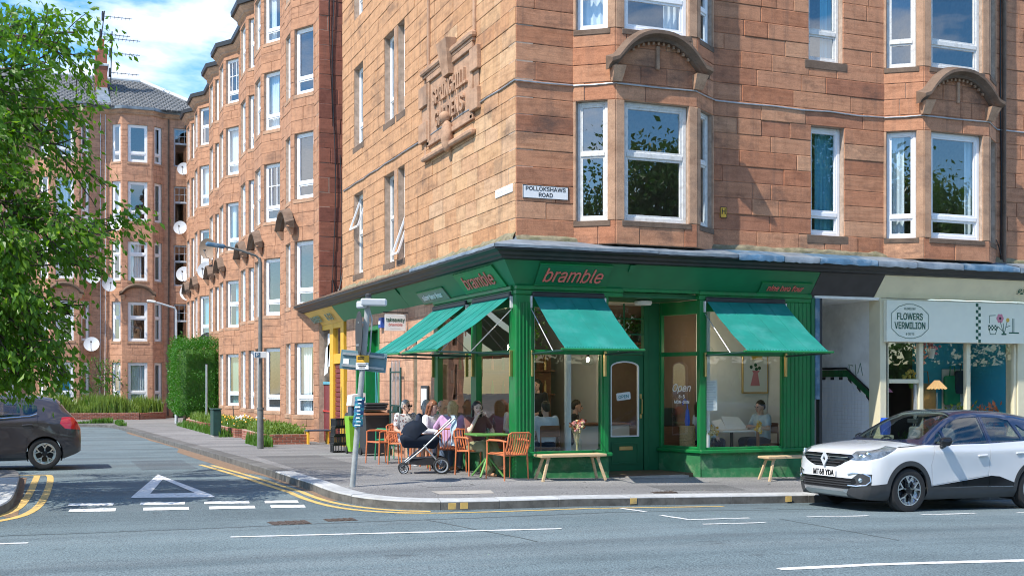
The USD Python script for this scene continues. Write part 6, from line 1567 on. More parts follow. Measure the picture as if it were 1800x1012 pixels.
# ---------------------------------------------------------------- pram
pm = thing('pram', 'dark navy pram with silver frame parked beside the cafe tables', 'pram', zpt(-1.12, 1.72), math.radians(-14))
def wheel_p(x, y, r, w):
    ry = rot((1, 0, 0), PI / 2)
    q = MB(); q.lathe([(r * .80, -w / 2), (r * .93, -w / 2), (r, -w * .3), (r, w * .3), (r * .93, w / 2), (r * .80, w / 2), (r * .80, -w / 2)], (x, y, r), 28, ry); wp = q.build(pm, 'wheel', RUBBER, smooth=40)
    q = MB(); q.lathe([(r * .66, -w * .3), (r * .80, -w * .4), (r * .80, w * .4), (r * .66, w * .3), (r * .66, -w * .3)], (x, y, r), 28, ry); q.build(wp, 'rim', STEEL, smooth=40)
    q = MB()
    for k in range(5): a = k * 2 * PI / 5; q.bar((x, y, r), (x + r * .7 * math.cos(a), y, r + r * .7 * math.sin(a)), .014, .014)
    q.lathe([(0, -w * .6), (r * .16, -w * .6), (r * .16, w * .6), (0, w * .6)], (x, y, r), 10, ry); q.build(wp, 'spokes', PLASTIC_D)
for y in (-.27, .27): wheel_p(.33, y, .148, .05)
for y in (-.17, .17): wheel_p(-.33, y, .092, .045)
for y in (-.24, .24):
    q = MB(); q.tube([(-.30, y * .75, .20), (-.05, y, .40), (.22, y, .66), (.56, y, .98), (.62, y * .9, 1.0)], .015, 8); q.build(pm, 'frame_tube', STEEL, smooth=50)
    q = MB(); q.tube([(.33, y * 1.05, .15), (.10, y, .42), (.02, y, .52)], .014, 8); q.build(pm, 'frame_tube', STEEL, smooth=50)
    q = MB(); q.tube([(-.30, y * .75, .20), (-.33, y * .72, .10)], .013, 8); q.build(pm, 'fork', PLASTIC_D, smooth=50)
q = MB(); q.tube([(.61, -.22, 1.0), (.64, 0, 1.01), (.61, .22, 1.0)], .02, 8); q.build(pm, 'handle', PLASTIC_D, smooth=50)
q = MB(); q.tube([(.33, -.27, .148), (.33, .27, .148)], .012, 6); q.tube([(-.31, -.18, .2), (-.31, .18, .2)], .014, 6); q.build(pm, 'axle', PLASTIC_D)
q = MB(); q.hexa([(-.24, -.19, .17), (.26, -.19, .15), (.26, .19, .15), (-.24, .19, .17), (-.22, -.2, .27), (.26, -.2, .30), (.26, .2, .30), (-.22, .2, .27)]); q.build(pm, 'basket', BLACKC)
CARRY = mat('navy_pram_fabric', (0.007, 0.013, 0.026), .8, var=.25, spec=.25)
bs = M3.batch_hull([ball((-.30, y, .62), .09) for y in (-.12, .12)] + [ball((.22, y, .60), .09) for y in (-.12, .12)] + [ball((-.30, y, .52), .06) for y in (-.1, .1)] + [ball((.2, y, .50), .06) for y in (-.1, .1)])
MB().tm(fuse([bs], .04, 2)).build(pm, 'carrycot', CARRY, smooth=50)
q = MB(); V = []; nn, mm_ = 12, 9
for i in range(nn + 1):
    th = math.radians(18 + 130 * i / nn); sc_ = 1.0 + (.02 if i % 3 == 0 else -.012)
    for j in range(mm_ + 1):
        ph = math.radians(-90 + 180 * j / mm_); V.append((-.12 - .27 * math.cos(th) * math.cos(ph) ** .8 * sc_ * -1 * -1, .215 * math.sin(ph), .62 + .33 * math.sin(th) * max(math.cos(ph), 0) ** .6 * sc_))
q.add(V, [[i * (mm_ + 1) + j, i * (mm_ + 1) + j + 1, (i + 1) * (mm_ + 1) + j + 1, (i + 1) * (mm_ + 1) + j] for i in range(nn) for j in range(mm_)])
q.build(pm, 'hood', CARRY, smooth=60)
q = MB(); V = []
for i in range(9):
    x = .56 + .012 * math.sin(i * 2.1)
    for j in range(8): V.append((x + .05 * math.sin(j * .9 + i), -.26 + i * .03, 1.02 - j * .075 + (.0 if j else .015)))
q.add(V, [[i * 8 + j, i * 8 + j + 1, (i + 1) * 8 + j + 1, (i + 1) * 8 + j] for i in range(8) for j in range(7)]); single_p = q.build(pm, 'draped_blanket', LBLUE, smooth=True)
# ---------------------------------------------------------------- sign pole on the corner
sp_ = thing('sign_pole', 'leaning grey sign pole plastered with stickers at the pavement corner', 'sign pole', zpt(-2.94, -.52))
ax_ = np.array([.232, -.092, 2.97]); PA = lambda z: ax_ * (z / 2.97)
q = MB(); q.tube([PA(-.03), PA(1.4), PA(2.95)], .044, 14); q.build(sp_, 'pole', POLEG, smooth=40)
rv, fv = RGT, FWD
q = MB(); q.lathe([(0, 0), (.05, 0), (.05, .05), (.03, .07), (0, .07)], PA(2.93), 12); q.build(sp_, 'cap', PLASTIC_D)
for o, w_, z in ((.10, .20, 2.86), (-.10, .12, 2.83)):
    q = MB(); q.ob(PA(z) + rv * o - fv * .06 * (1 if o > 0 else -1), unit(rv + fv * (.25 if o > 0 else -.9)), unit(fv), (0, 0, 1), w_, .07, .055, .02); q.build(sp_, 'lamp_unit', DISHG)
q = MB(); q.tube([PA(2.75) + rv * .03, PA(2.6) + rv * .085, PA(2.1) + rv * .095, PA(2.0) + rv * .05], .014, 6); q.build(sp_, 'conduit', STEEL, smooth=40)
dn = unit(rv * .96 + fv * .28); da = unit(np.cross((0, 0, 1), dn)); Rd = np.stack([da, np.cross(dn, da), dn], 1)
q = MB(); q.lathe([(0, -.006), (.345, -.006), (.345, .006), (0, .006)], PA(2.38) - rv * .10, 32, Rd); rs_ = q.build(sp_, 'round_sign', PLASTIC_D)
q = MB(); q.lathe([(.0, .007), (.32, .007), (.32, .009), (0, .009)], PA(2.38) - rv * .10, 32, Rd); q.build(rs_, 'sign_face', WHITE)
for z in (2.2, 2.55): q = MB(); q.ob(PA(z) - rv * .04, rv, fv, (0, 0, 1), .09, .012, .015); q.build(sp_, 'clamp', STEEL)
SIGNBACK = mat('blue_grey_sign_back', (0.15, 0.25, 0.28), 0.5, metal=.3, var=.15)
su = unit(rv - np.array([0, 0, .10])); sv_ = np.cross(su, fv) * -1
q = MB(); q.ob(PA(1.95) + fv * .05, su, fv, unit(np.cross(su, fv)), .36, .008, .15, .004); sb_ = q.build(sp_, 'direction_sign', SIGNBACK)
for dz in (-.09, .09): q = MB(); q.ob(PA(1.95 + dz) + fv * .03, su, fv, unit(np.cross(su, fv)), .33, .012, .018); q.build(sb_, 'stiffener', STEEL)
q = MB(); q.ob(PA(1.95) + fv * .038 - rv * .27, su, fv, unit(np.cross(su, fv)), .045, .003, .04); q.build(sb_, 'sticker', WHITE)
q = MB(); q.ob(PA(1.985) - fv * .055, unit(rv), fv, (0, 0, 1), .098, .004, .055); nt = q.build(sp_, 'notice', YELPAINT)
q = MB(); q.ob(PA(1.875) - fv * .055, unit(rv), fv, (0, 0, 1), .098, .004, .052); q.build(sp_, 'notice', WHITE)
q = MB()
for k in range(3): q.ob(PA(1.90 - .025 * k) - fv * .0605, unit(rv), fv, (0, 0, 1), .075 - .015 * k, .001, .006)
for k in range(2): q.ob(PA(2.01 - .025 * k) - fv * .0605 - rv * .03, unit(rv), fv, (0, 0, 1), .05, .001, .008)
q.build(sp_, 'notice_print', BLACK, kind='stuff')
usdkit.material(stage, L + 'torn_posters', {'tc': ('texture_coordinate', {}), 'v': ('voronoi_texture', {'scale': 9.0, 'metric': 'manhattan'}), 'mp': ('mapping', {'scale': (1, 1, 3)}), 'r': ('rgb_ramp', {'ramp': [(0, (.02, .10, .22)), (.3, (.03, .22, .30)), (.5, (.01, .05, .14)), (.72, (.05, .35, .36)), (.82, (.5, .55, .58)), (.9, (.02, .08, .2))], 'interpolate': False}), 'sep': ('separate_color', {}), 'p': ('principled_bsdf', {'roughness': .6})},
    [('tc.object', 'mp.vector'), ('mp.vector', 'v.vector'), ('v.color', 'sep.color'), ('sep.r', 'r.fac'), ('r.color', 'p.base_color')], surface='p.BSDF')
V = []
for i in range(13):
    z = .93 + .46 * i / 12
    for k in range(14): a = k * 2 * PI / 14; rr = .068 + rs.uniform(0, .016); V.append(PA(z) + (math.cos(a) * rr, math.sin(a) * rr, rs.uniform(-.01, .01)))
MB().add(V, [[i * 14 + k, i * 14 + (k + 1) % 14, (i + 1) * 14 + (k + 1) % 14, (i + 1) * 14 + k] for i in range(12) for k in range(14)]).build(sp_, 'posters', L + 'torn_posters')
q = MB()
for k in range(8): q.ob(PA(.96 + k * .056) - fv * .086 + rv * rs.uniform(-.02, .02), rv, fv, (0, 0, 1), rs.uniform(.025, .05), .001, rs.uniform(.006, .012))
q.build(sp_, 'poster_print', PAPER, kind='stuff')
# ---------------------------------------------------------------- wall things on the side street
t = thing('takeaway_sign', 'white hanging takeaway sign on a black bracket over the side street', 'sign', (-.02, 6.3, 0))
MB().box(-.56, 0, -.012, .012, 3.13, 3.155, .004).build(t, 'bracket', BLACK)
b_ = MB().box(-.52, -.05, -.012, .012, 2.74, 3.10, .004).build(t, 'board', WHITE)
q = MB(); text_on(q, 'takeaway', .085, (-.285, -.0135, 2.94), (1, 0, 0), (0, 0, 1), .002, True, width=.42); q.build(b_, 'lettering', DGREEN)
q = MB(); text_on(q, 'bramble', .06, (-.285, -.0135, 2.85), (1, 0, 0), (0, 0, 1), .002, False, .2); q.build(b_, 'lettering', CORAL); q = MB(); q.box(-.40, -.17, -.0145, -.0125, 2.79, 2.795); q.build(b_, 'underline', DISHG)
for x in (-.48, -.09): MB().tube([(x, 0, 3.10), (x, 0, 3.13)], .006, 5).build(t, 'hanger', BLACK)
q = MB(); q.hexa([(-.10, -.10, 2.90), (0, -.13, 2.90), (0, .13, 2.90), (-.10, .10, 2.90), (-.08, -.13, 3.14), (0, -.15, 3.14), (0, .15, 3.14), (-.08, .13, 3.14)])
t = thing('alarm_box', 'small blue burglar alarm box high on the sandstone side wall', 'alarm box', (0, 8.38, 0)); q.build(t, 'casing', mat('alarm_blue', (.03, .08, .35), .4)); MB().box(-.103, -.09, -.07, .07, 2.98, 3.06).build(t, 'label_plate', WHITE)
t = thing('menu_case', 'dark framed menu case on the stone pier between side window and narrow door', 'menu case', (-.01, 5.0, 1.35))
MB().box(-.05, 0, -.24, .24, -.30, .20, .01).build(t, 'case', PLASTIC_D); MB().box(-.054, -.051, -.19, .19, -.22, .14).build(t, 'menu', PAPER)
gt = thing('iron_gate', 'dark green wrought iron gate standing open against the stone wall', 'gate', (-.10, 7.0, .0))
for y in (-.42, .42): MB().tube([(0, y, .08), (0, y, 1.95)], .022, 8).build(gt, 'stile', IRON)
for z in (.2, .95, 1.1, 1.85): MB().bar((0, -.42, z), (0, .42, z), .03, .03).build(gt, 'rail', IRON)
for k in range(7):
    y = -.32 + k * .107; MB().tube([(0, y, .12), (0, y, 2.05), (0, y, 2.12)], [.011, .011, .003], 6).build(gt, 'bar', STEEL)
MB().box(-.03, .03, -.25, .15, .97, 1.08).build(gt, 'lock_plate', IRON)
# ---------------------------------------------------------------- bins and crates
def ribbed(mb, x0, x1, y0, y1, z0, z1, t_=.015):
    mb.box(x0, x1, y0, y0 + t_, z0, z1, .003); mb.box(x0, x1, y1 - t_, y1, z0, z1, .003); mb.box(x0, x0 + t_, y0 + t_, y1 - t_, z0, z1, .003); mb.box(x1 - t_, x1, y0 + t_, y1 - t_, z0, z1, .003); mb.box(x0 + t_, x1 - t_, y0 + t_, y1 - t_, z0, z0 + t_)
bx0 = zpt(-.82, 9.3)
for k in range(4):
    t = thing('crate', ('black plastic crate at the bottom of the stack by the lime bin', 'black plastic crate second from the ground in the stack by the lime bin', 'black plastic crate third from the ground in the stack by the lime bin', 'topmost black plastic crate beside the lime bin')[k], 'crate', (bx0[0] + .008 * k, bx0[1], bx0[2] + k * .205), .06 * k)
    q = MB(); ribbed(q, -.21, .21, -.16, .16, 0, .03); ribbed(q, -.21, .21, -.16, .16, .17, .20); q.build(t, 'rim', BLACK)
    q = MB()
    for i in range(11):
        for yy in (-.155, .155): q.box(-.20 + i * .038, -.186 + i * .038, yy - .006, yy + .006, .03, .17)
    for i in range(8):
        for xx in (-.205, .205): q.box(xx - .006, xx + .006, -.15 + i * .04, -.136 + i * .04, .03, .17)
    q.build(t, 'lattice', PLASTIC_D, kind='stuff')
def wheelie(label, m, lidm, x, y, w=.46, h=.92, a=0.0, lid=True):
    t = thing('wheelie_bin', label, 'bin', zpt(x, y), a); hw = w / 2
    q = MB(); q.hexa([(-hw * .78, -hw * .8, .06), (hw * .78, -hw * .8, .06), (hw * .78, hw * .8, .06), (-hw * .78, hw * .8, .06), (-hw, -hw, h), (hw, -hw, h), (hw, hw * 1.1, h), (-hw, hw * 1.1, h)]); q.build(t, 'body', m)
    q = MB(); q.box(-hw - .02, hw + .02, -hw - .03, -hw + .02, h - .05, h + .01, .01); q.build(t, 'rim', m)
    if lid: q = MB(); q.hexa([(-hw - .03, -hw - .04, h + .012), (hw + .03, -hw - .04, h + .012), (hw + .03, hw * 1.2, h + .03), (-hw - .03, hw * 1.2, h + .03), (-hw, -hw, h + .05), (hw, -hw, h + .05), (hw, hw * 1.1, h + .10), (-hw, hw * 1.1, h + .10)]); q.build(t, 'lid', lidm)
    for s_ in (-1, 1): q = MB(); q.lathe([(0, -.02), (.09, -.02), (.09, .02), (0, .02)], (s_ * hw * .8, hw * .75, .09), 14, rot((0, 1, 0), PI / 2)); q.build(t, 'wheel', RUBBER)
    return t
wheelie('lime green wheelie bin beside the black crates', BINGREEN, BINGREEN, -.62, 8.55, .44, .88, lid=False)
t = thing('storage_box', 'white and teal boxes piled on the open lime bin', 'box', zpt(-.60, 8.62, .86), .1)
MB().box(-.16, .16, -.14, .14, .01, .26, .02).build(t, 'lower_box', NAVY); q = MB(); q.hexa([(-.18, -.16, .27), (.18, -.16, .27), (.18, .16, .27), (-.18, .16, .27), (-.15, -.16, .52), (.18, -.16, .56), (.18, .16, .56), (-.15, .16, .52)]); q.build(t, 'upper_box', WHITE)
wheelie('black wheelie bin with brown lid behind the sign pole', PLASTIC_D, BROWNWOOD, -.42, 7.75, .56, .92, .1)
wheelie('dark wheelie bin next to the teal mural door', BLACK, PLASTIC_D, -.40, 8.35 + .9, .5, .85, -.1)
for k in range(3):
    q = MB(); q.box(-.27, .27, -.22, .22, 0, .055, .02); p = q.build('/World', 'lidded_tray', PLASTIC_D); tag(p, ('lowest black tray stacked on the bin behind the sign pole', 'middle black tray stacked on the bin behind the sign pole', 'uppermost black tray stacked on the bin behind the sign pole')[k], 'tray')
    UsdGeom.Xformable(stage.GetPrimAtPath(p)).AddTranslateOp().Set(Gf.Vec3d(-.42 + .02 * k, 7.74, zp(-.42, 7.7) + 1.03 + .058 * k))
sl = thing('blue_bench_seat', 'small blue seat shelf at the foot of the barber door', 'seat', zpt(-.35, 13.9))
MB().box(-.35, .3, -.2, .2, .36, .40, .01).build(sl, 'seat', NAVY)
for x in (-.3, .25): MB().box(x - .02, x + .02, -.15, .15, 0, .355).build(sl, 'leg', YELPAINT)
# ---------------------------------------------------------------- inside the cafe
FZ = -.02
wc = thing('wooden_chair', 'brown wooden chair under the man in the white T-shirt inside the left window', 'chair', (1.06, 1.15, FZ), PI)
def wchair(t):
    for sx_, sy_ in ((-1, -1), (1, -1), (-1, 1), (1, 1)): q = MB(); q.tube([(sx_ * .19, sy_ * .18, 0), (sx_ * .18, sy_ * .17, .44 if sy_ < 0 else .84)], .016, 8); q.build(t, 'leg', BROWNWOOD)
    MB().box(-.21, .21, -.21, .20, .44, .47, .01).build(t, 'seat', BROWNWOOD); MB().box(-.19, .19, .16, .19, .66, .86, .012).build(t, 'backrest', BROWNWOOD)
wchair(wc)
dup(wc, (5.50, .82, FZ), math.radians(-80), 'brown wooden chair under the bearded man by the right cafe window')
dup(wc, (4.08, .88, FZ), math.radians(80), 'brown wooden chair facing the bearded man across the white table')
person('man in a white T-shirt sitting with his back to the left cafe window', (1.06, 1.12, FZ), PI, SKIN, WTEE, 'short', NAVY, 'long', HAIR_B, 'short', SHOE, .1, (.2, .1))
person('dark haired standing person in black inside the left cafe window', (1.80, 3.3, FZ), math.radians(-60), SKIN_P, BLACKC, 'long', BLACKC, 'long', HAIR_B, 'bob', SHOE, 0, (.3, .1), standing=True)
person('dark haired diner in black deep inside the left cafe window', (2.25, 2.6, FZ), math.radians(60), SKIN, BLACKC, 'long', NAVY, 'long', HAIR_B, 'short', SHOE, .1, (0, .1))
person('bearded dark haired man in a light blue T-shirt reading at the white table', (5.47, .82, FZ), math.radians(-80), SKIN, LBLUE, 'short', NAVY, 'long', HAIR_B, 'short', SHOE, .1, (0, .15), {'L': (V3(.26, -.12, .76), V3(.16, -.40, .80)), 'R': (V3(-.26, -.12, .76), V3(-.16, -.40, .80))})
person('diner in a light blue shirt half hidden by the window post at the white table', (4.05, .88, FZ), math.radians(80), SKIN_P, LBLUE, 'long', NAVY, 'long', HAIR_B, 'bob', SHOE, .08, (0, .1))
t = thing('cafe_table', 'white cafe table between two diners in the right window', 'table', (4.78, .85, FZ))
MB().box(-.38, .38, -.3, .3, .70, .73, .01).build(t, 'tabletop', WHITE); q = MB(); q.tube([(0, 0, .02), (0, 0, .7)], .03, 8); q.lathe([(0, 0), (.22, 0), (.22, .02), (.03, .04)], n=16); q.build(t, 'pedestal', PLASTIC_D)
t = thing('counter', 'white counter behind the glazed cafe door', 'counter', (2.7, 2.5, FZ)); MB().box(-.5, .6, -.3, .3, 0, .8, .01).build(t, 'front', WHITE); MB().box(-.54, .64, -.34, .34, .80, .84, .01).build(t, 'top', BROWNWOOD)
q = MB(); q.add([(4.58, .72, .735), (5.05, .70, .735), (5.02, .98, .95), (4.63, .98, .97)], [[0, 1, 2, 3]]); q.add([(4.40, .74, .735), (4.58, .72, .735), (4.63, .98, .92), (4.42, 1.0, .88)], [[0, 1, 2, 3]]); single('newspaper', 'open white newspaper held over the white table', 'newspaper', q, PAPER)
FLW = [mat('dried_flower_' + n, c, .8, var=.3, scale=20) for n, c in (('cream', (.62, .50, .28)), ('rust', (.45, .10, .05)), ('pink', (.5, .22, .22)), ('gold', (.62, .36, .05)))]
def bouquet(name, label, p, vr, vh, n, h, spread, mats, rng, vm=CLEAR):
    t = thing(name, label, 'vase', p)
    MB().lathe([(0, .004), (vr * .9, .004), (vr, .03), (vr, vh * .8), (vr * .8, vh), (vr * .75, vh), (vr * .9, vh * .8), (vr * .9, .02), (0, .015)], n=18).build(t, 'vase', vm, smooth=40)
    st_ = MB(); fl = [MB() for _ in mats]
    for i in range(n):
        a = rng.uniform(0, 2 * PI); e = rng.uniform(0, spread); hh = h * rng.uniform(.65, 1.0); tip = (e * math.cos(a), e * math.sin(a), hh)
        st_.tube([(0.02 * math.cos(a + 2), .02 * math.sin(a + 2), .02), (e * .3 * math.cos(a), e * .3 * math.sin(a), vh), tip], .0035, 4)
        q = fl[rng.randrange(len(mats))]
        for j in range(5):
            ic = trimesh.creation.icosphere(1, rng.uniform(.012, .026)); q.tm(ic, np.array(tip) + [rng.uniform(-.03, .03), rng.uniform(-.03, .03), rng.uniform(-.06, .02)])
    st_.build(t, 'stems', FLW[0], kind='stuff')
    for q, m in zip(fl, mats): q.build(t, 'flower_heads', m, kind='stuff')
r3 = random.Random(21)
bouquet('flower_vase', 'glass vase of dried red and cream flowers on the left cafe window sill', (1.28, .30, .40), .085, .24, 34, .56, .15, FLW[:3], r3)
bouquet('flower_vase', 'round bowl of pale yellow dried flowers in the right cafe window', (3.98, .34, .40), .10, .2, 34, .42, .2, [FLW[0], FLW[3]], r3)
bouquet('flower_vase', 'slim brown vase of small orange flowers near the bearded man', (5.03, .34, .40), .03, .3, 14, .48, .07, [FLW[3], FLW[0]], r3, BROWNWOOD)
WICK = mat('wicker', (.42, .26, .12), .8, var=.35, scale=30, stretch=(1, 1, 3), bump=.004, bscale=60)
t = thing('umbrella_basket', 'tall wicker basket in the splayed doorway window', 'basket', (3.68, .62, FZ + .02))
q = MB(); q.lathe([(0, 0), (.13, 0), (.14, .3), (.145, .82), (.13, .82), (.12, .1), (0, .1)], n=20)
for k in range(16): q.lathe([(.137 + k * .0005, .03 + k * .05), (.150, .045 + k * .05), (.138 + k * .0005, .06 + k * .05)], n=20)
q.build(t, 'basket', WICK, smooth=40)
q = MB(); q.tube([(0.02, 0, .2), (.0, 0, 1.15), (-.01, 0, 1.26), (-.05, 0, 1.31), (-.09, 0, 1.27), (-.095, 0, 1.2)], .012, 6); q.lathe([(0, .5), (.05, .9), (.03, 1.1), (.01, 1.14)], n=10)
u = thing('umbrella', 'blue furled umbrella with hooked handle standing in the wicker basket', 'umbrella', (3.68, .62, FZ + .02)); q.build(u, 'canopy_and_handle', mat('umbrella_blue', (.04, .10, .5), .6))
t = thing('framed_print', 'framed print of pink flowers on the pale cafe wall', 'picture', (5.62, 1.335, 1.80))
MB().box(-.30, .30, -.02, .02, -.40, .40, .008).build(t, 'frame', BRASS); MB().box(-.27, .27, -.024, -.021, -.37, .37).build(t, 'mount', PAPER)
q = MB(); q.ext(Polygon([(-.12, -.25), (.10, -.25), (.05, 0), (.10, .05), (-.08, .05), (-.05, 0)]), (0, -.026, 0), (1, 0, 0), (0, 0, 1), (0, -.001, 0)); q.build(t, 'print', PINK)
q = MB()
for x, z in ((-.1, .12), (0, .16), (.09, .1), (.02, .08)): q.ext(shapely.Point(x, z).buffer(.035), (0, -.026, 0), (1, 0, 0), (0, 0, 1), (0, -.001, 0))
q.build(t, 'print_leaves', DGREEN, kind='stuff')
q = MB(); q.ext(sbox(-.09, .26, .16, .37), (0, -.026, 0), (1, 0, 0), (0, 0, 1), (0, -.001, 0)); q.build(t, 'print_sun', SUNF)
t = thing('window_menu', 'white menu sheets taped inside the right cafe window', 'notice', (3.86, .085, 1.38))
for z in (-.14, .14):
    p = MB().box(-.13, .13, -.001, .001, z - .135, z + .135).build(t, 'sheet', PAPER)
    q = MB()
    for k in range(7): q.box(-.1, .1 - .03 * (k % 3), -.003, -.0015, z + .1 - k * .03, z + .108 - k * .03)
    q.build(p, 'print_lines', DISHG, kind='stuff')
BULB = mat('lit_bulb', (1, .7, .35), .5, emit=(1, .76, .46, 110.0))
for lb, p in (('amber pendant lamp inside the left cafe window, left of its pair', (.62, 1.4, 2.25)), ('amber pendant lamp inside the left cafe window, right of its pair', (1.0, 1.9, 2.22)), ('amber pendant lamp over the splayed doorway window', (3.55, 1.6, 2.22)), ('amber pendant lamp at the left of the right cafe window', (4.20, .8, 2.25)), ('amber pendant lamp glowing behind the side street window', (.9, 2.6, 2.3)), ('amber pendant lamp above the glazed cafe door', (2.25, 1.9, 2.06))):
    t = thing('pendant_lamp', lb, 'lamp', p)
    MB().tm(trimesh.creation.icosphere(2, .035)).build(t, 'bulb', BULB, smooth=True); q = MB(); q.tube([(0, 0, .05), (0, 0, 3.22 - p[2])], .006, 5); q.lathe([(.012, .03), (.03, .05), (.03, .09), (0, .1)], n=10); q.build(t, 'flex', BLACK)
    MB().lathe([(.03, .06), (.10, .03), (.135, -.03), (.11, -.09), (.05, -.12)], n=18).build(t, 'glass_globe', CLEAR, smooth=True)
for lb, x in (('left dark potted plant on the shelf inside the doorway window', 3.62), ('right dark potted plant on the shelf inside the doorway window', 4.08)):
    t = thing('potted_plant', lb, 'plant', (x, 3.2, 2.45)); MB().lathe([(0, 0), (.08, 0), (.1, .14), (0, .14)], n=12).build(t, 'pot', PLASTIC_D)
    P = npr.normal(0, .11, (160, 3)) * [1, 1, .8] + [0, 0, .3]; V, F = leaf_cards(P, np.zeros(3), .12, npr); MB().add(V, F).build(t, 'foliage', LEAF_D, kind='stuff')
q = MB(); q.box(3.4, 4.33, 3.05, 3.45, 2.40, 2.44); single('wall_shelf', 'dark shelf carrying two plants inside the cafe', 'shelf', q, BROWNWOOD)
q = MB(); q.box(-.28, .28, -.06, .06, 0, .36, .02); t = thing('coffee_machine', 'dark box machine on the white wall behind the table', 'machine', (4.02, 2.2, .75)); q.build(t, 'casing', PLASTIC_D); MB().box(-.28, .28, -.2, .2, -.75, -.01).build(t, 'stand', BROWNWOOD)
# ---------------------------------------------------------------- inside the florist
t = thing('floor_lamp', 'lit floor lamp with pleated shade in the florist window', 'lamp', (9.62, .75, -.22))
MB().lathe([(0, 0), (.14, 0), (.14, .02), (.015, .04), (.012, 1.62)], n=14).build(t, 'stand', ALU)
V = []
for k in range(33): a = k * 2 * PI / 32; rr = .19 * (1 + .06 * (-1) ** k); V += [(.05 * math.cos(a), .05 * math.sin(a), 1.88), (rr * math.cos(a), rr * math.sin(a), 1.72 - .02 * (k % 2))]
MB().add(V, [[2 * k, 2 * k + 1, 2 * k + 3, 2 * k + 2] for k in range(32)]).build(t, 'shade', mat('lampshade', (.55, .42, .25), .8, emit=(1, .6, .25, .5)))
MB().tm(trimesh.creation.icosphere(2, .03), (0, 0, 1.77)).build(t, 'bulb', BULB)
def tote(lb, x, y, z, m, w=.42, h=.5):
    t = thing('tote_bag', lb, 'bag', (x, y, z)); pts = M3.batch_hull([ball((sx_ * w * .42, 0, zz), (.06, .05, .06)) for sx_ in (-1, 1) for zz in (-h * .42, h * .42)]); tt = fuse([pts], .05, 2); v = np.array(tt.vertices); v += (meshkit.fbm(v * 9)[:, None] - .5) * .03; tt.vertices = v
    MB().tm(tt).build(t, 'bag', m, smooth=True); q = MB(); q.tube([(-w * .22, -.02, h * .45), (-w * .15, -.02, h * .85), (w * .15, -.02, h * .85), (w * .22, -.02, h * .45)], .012, 6); q.build(t, 'handle', m)
tote('olive brown canvas bag behind the lamp in the florist window', 9.75, 1.3, 1.25, cloth('canvas_brown', (.22, .17, .08)), .62, .7)
tote('green backpack hanging against the blue florist wall', 10.55, 1.35, 1.45, CHAIRGREEN, .36, .6)
tote('navy tote bag pinned beside the green backpack', 10.98 - .18, 1.3, 1.62, NAVY, .36, .45)
t = thing('framed_print', 'pale poster board behind the bags on the blue florist wall', 'picture', (10.72, 1.47, 1.45)); MB().box(-.32, .25, -.015, .015, -.55, .45, .004).build(t, 'board', PAPER)
q = MB(); q.box(10.0, 10.95, .3, .8, .55, .60); tb = single('display_shelf', 'wooden display shelf of plants in the florist window', 'shelf', q, WOOD)
for lb, x, m, sz in (('bunch of orange lilies on the florist display shelf', 10.62, ORANGE, .12), ('bright green leafy plant at the left of the florist display shelf', 10.12, GRASS, .14)):
    t = thing('plant_bunch', lb, 'plant', (x, .5, .60)); MB().lathe([(0, 0), (.07, 0), (.09, .15), (0, .15)], n=12).build(t, 'pot', DISHG)
    P = npr.normal(0, .12, (170, 3)) * [1.6, .8, .9] + [0, 0, .32]; V, F = leaf_cards(P, np.array([0, 0, .6]), sz, npr); MB().add(V, F).build(t, 'petals' if m == ORANGE else 'foliage', m, kind='stuff')
t = thing('leafy_plants', 'low green leafy plants behind the car in the middle florist window', 'plant', (9.1, .5, -.2)); P = npr.normal(0, .14, (260, 3)) * [1.8, .8, .8] + [0, 0, .62]; V, F = leaf_cards(P, np.array([0, 0, .6]), .16, npr); MB().add(V, F).build(t, 'foliage', HEDGE, kind='stuff'); MB().box(-.3, .3, -.12, .12, 0, .5, .03).build(t, 'planter', DISHG)
q = MB(); q.lathe([(.02, .2), (.10, .16), (.26, 0), (.24, 0), (.09, .14)], (8.3, .9, 1.42), 20); single('striped_lampshade', 'pink striped lampshade hanging in the florist doorway', 'lamp', q, mat('pink_stripe', (.55, .2, .28), .8, var=.6, scale=4, stretch=(1, 1, 30)), 40)
t = thing('glazed_pot', 'small bright blue pot with chequered top on the florist pier', 'pot', (7.58, -.14, .62)); MB().lathe([(0, 0), (.09, 0), (.11, .2), (.08, .32), (0, .32)], n=16).build(t, 'pot', mat('cobalt_glaze', (.02, .09, .5), .2, var=.1)); MB().box(-.12, .12, -.1, .1, -.8, -.01).build(t, 'stand', CREAM)
r4 = random.Random(31)
PAL = [mat('stock_' + n, c, .6, var=.2) for n, c in (('coral', (.62, .2, .14)), ('rose', (.6, .22, .32)), ('sun', (.68, .45, .08)), ('leaf', (.06, .25, .05)), ('cream', (.68, .62, .5)), ('sky', (.12, .35, .5)))]
PN = ('coral red', 'rose pink', 'yellow', 'leafy green', 'cream', 'light blue')
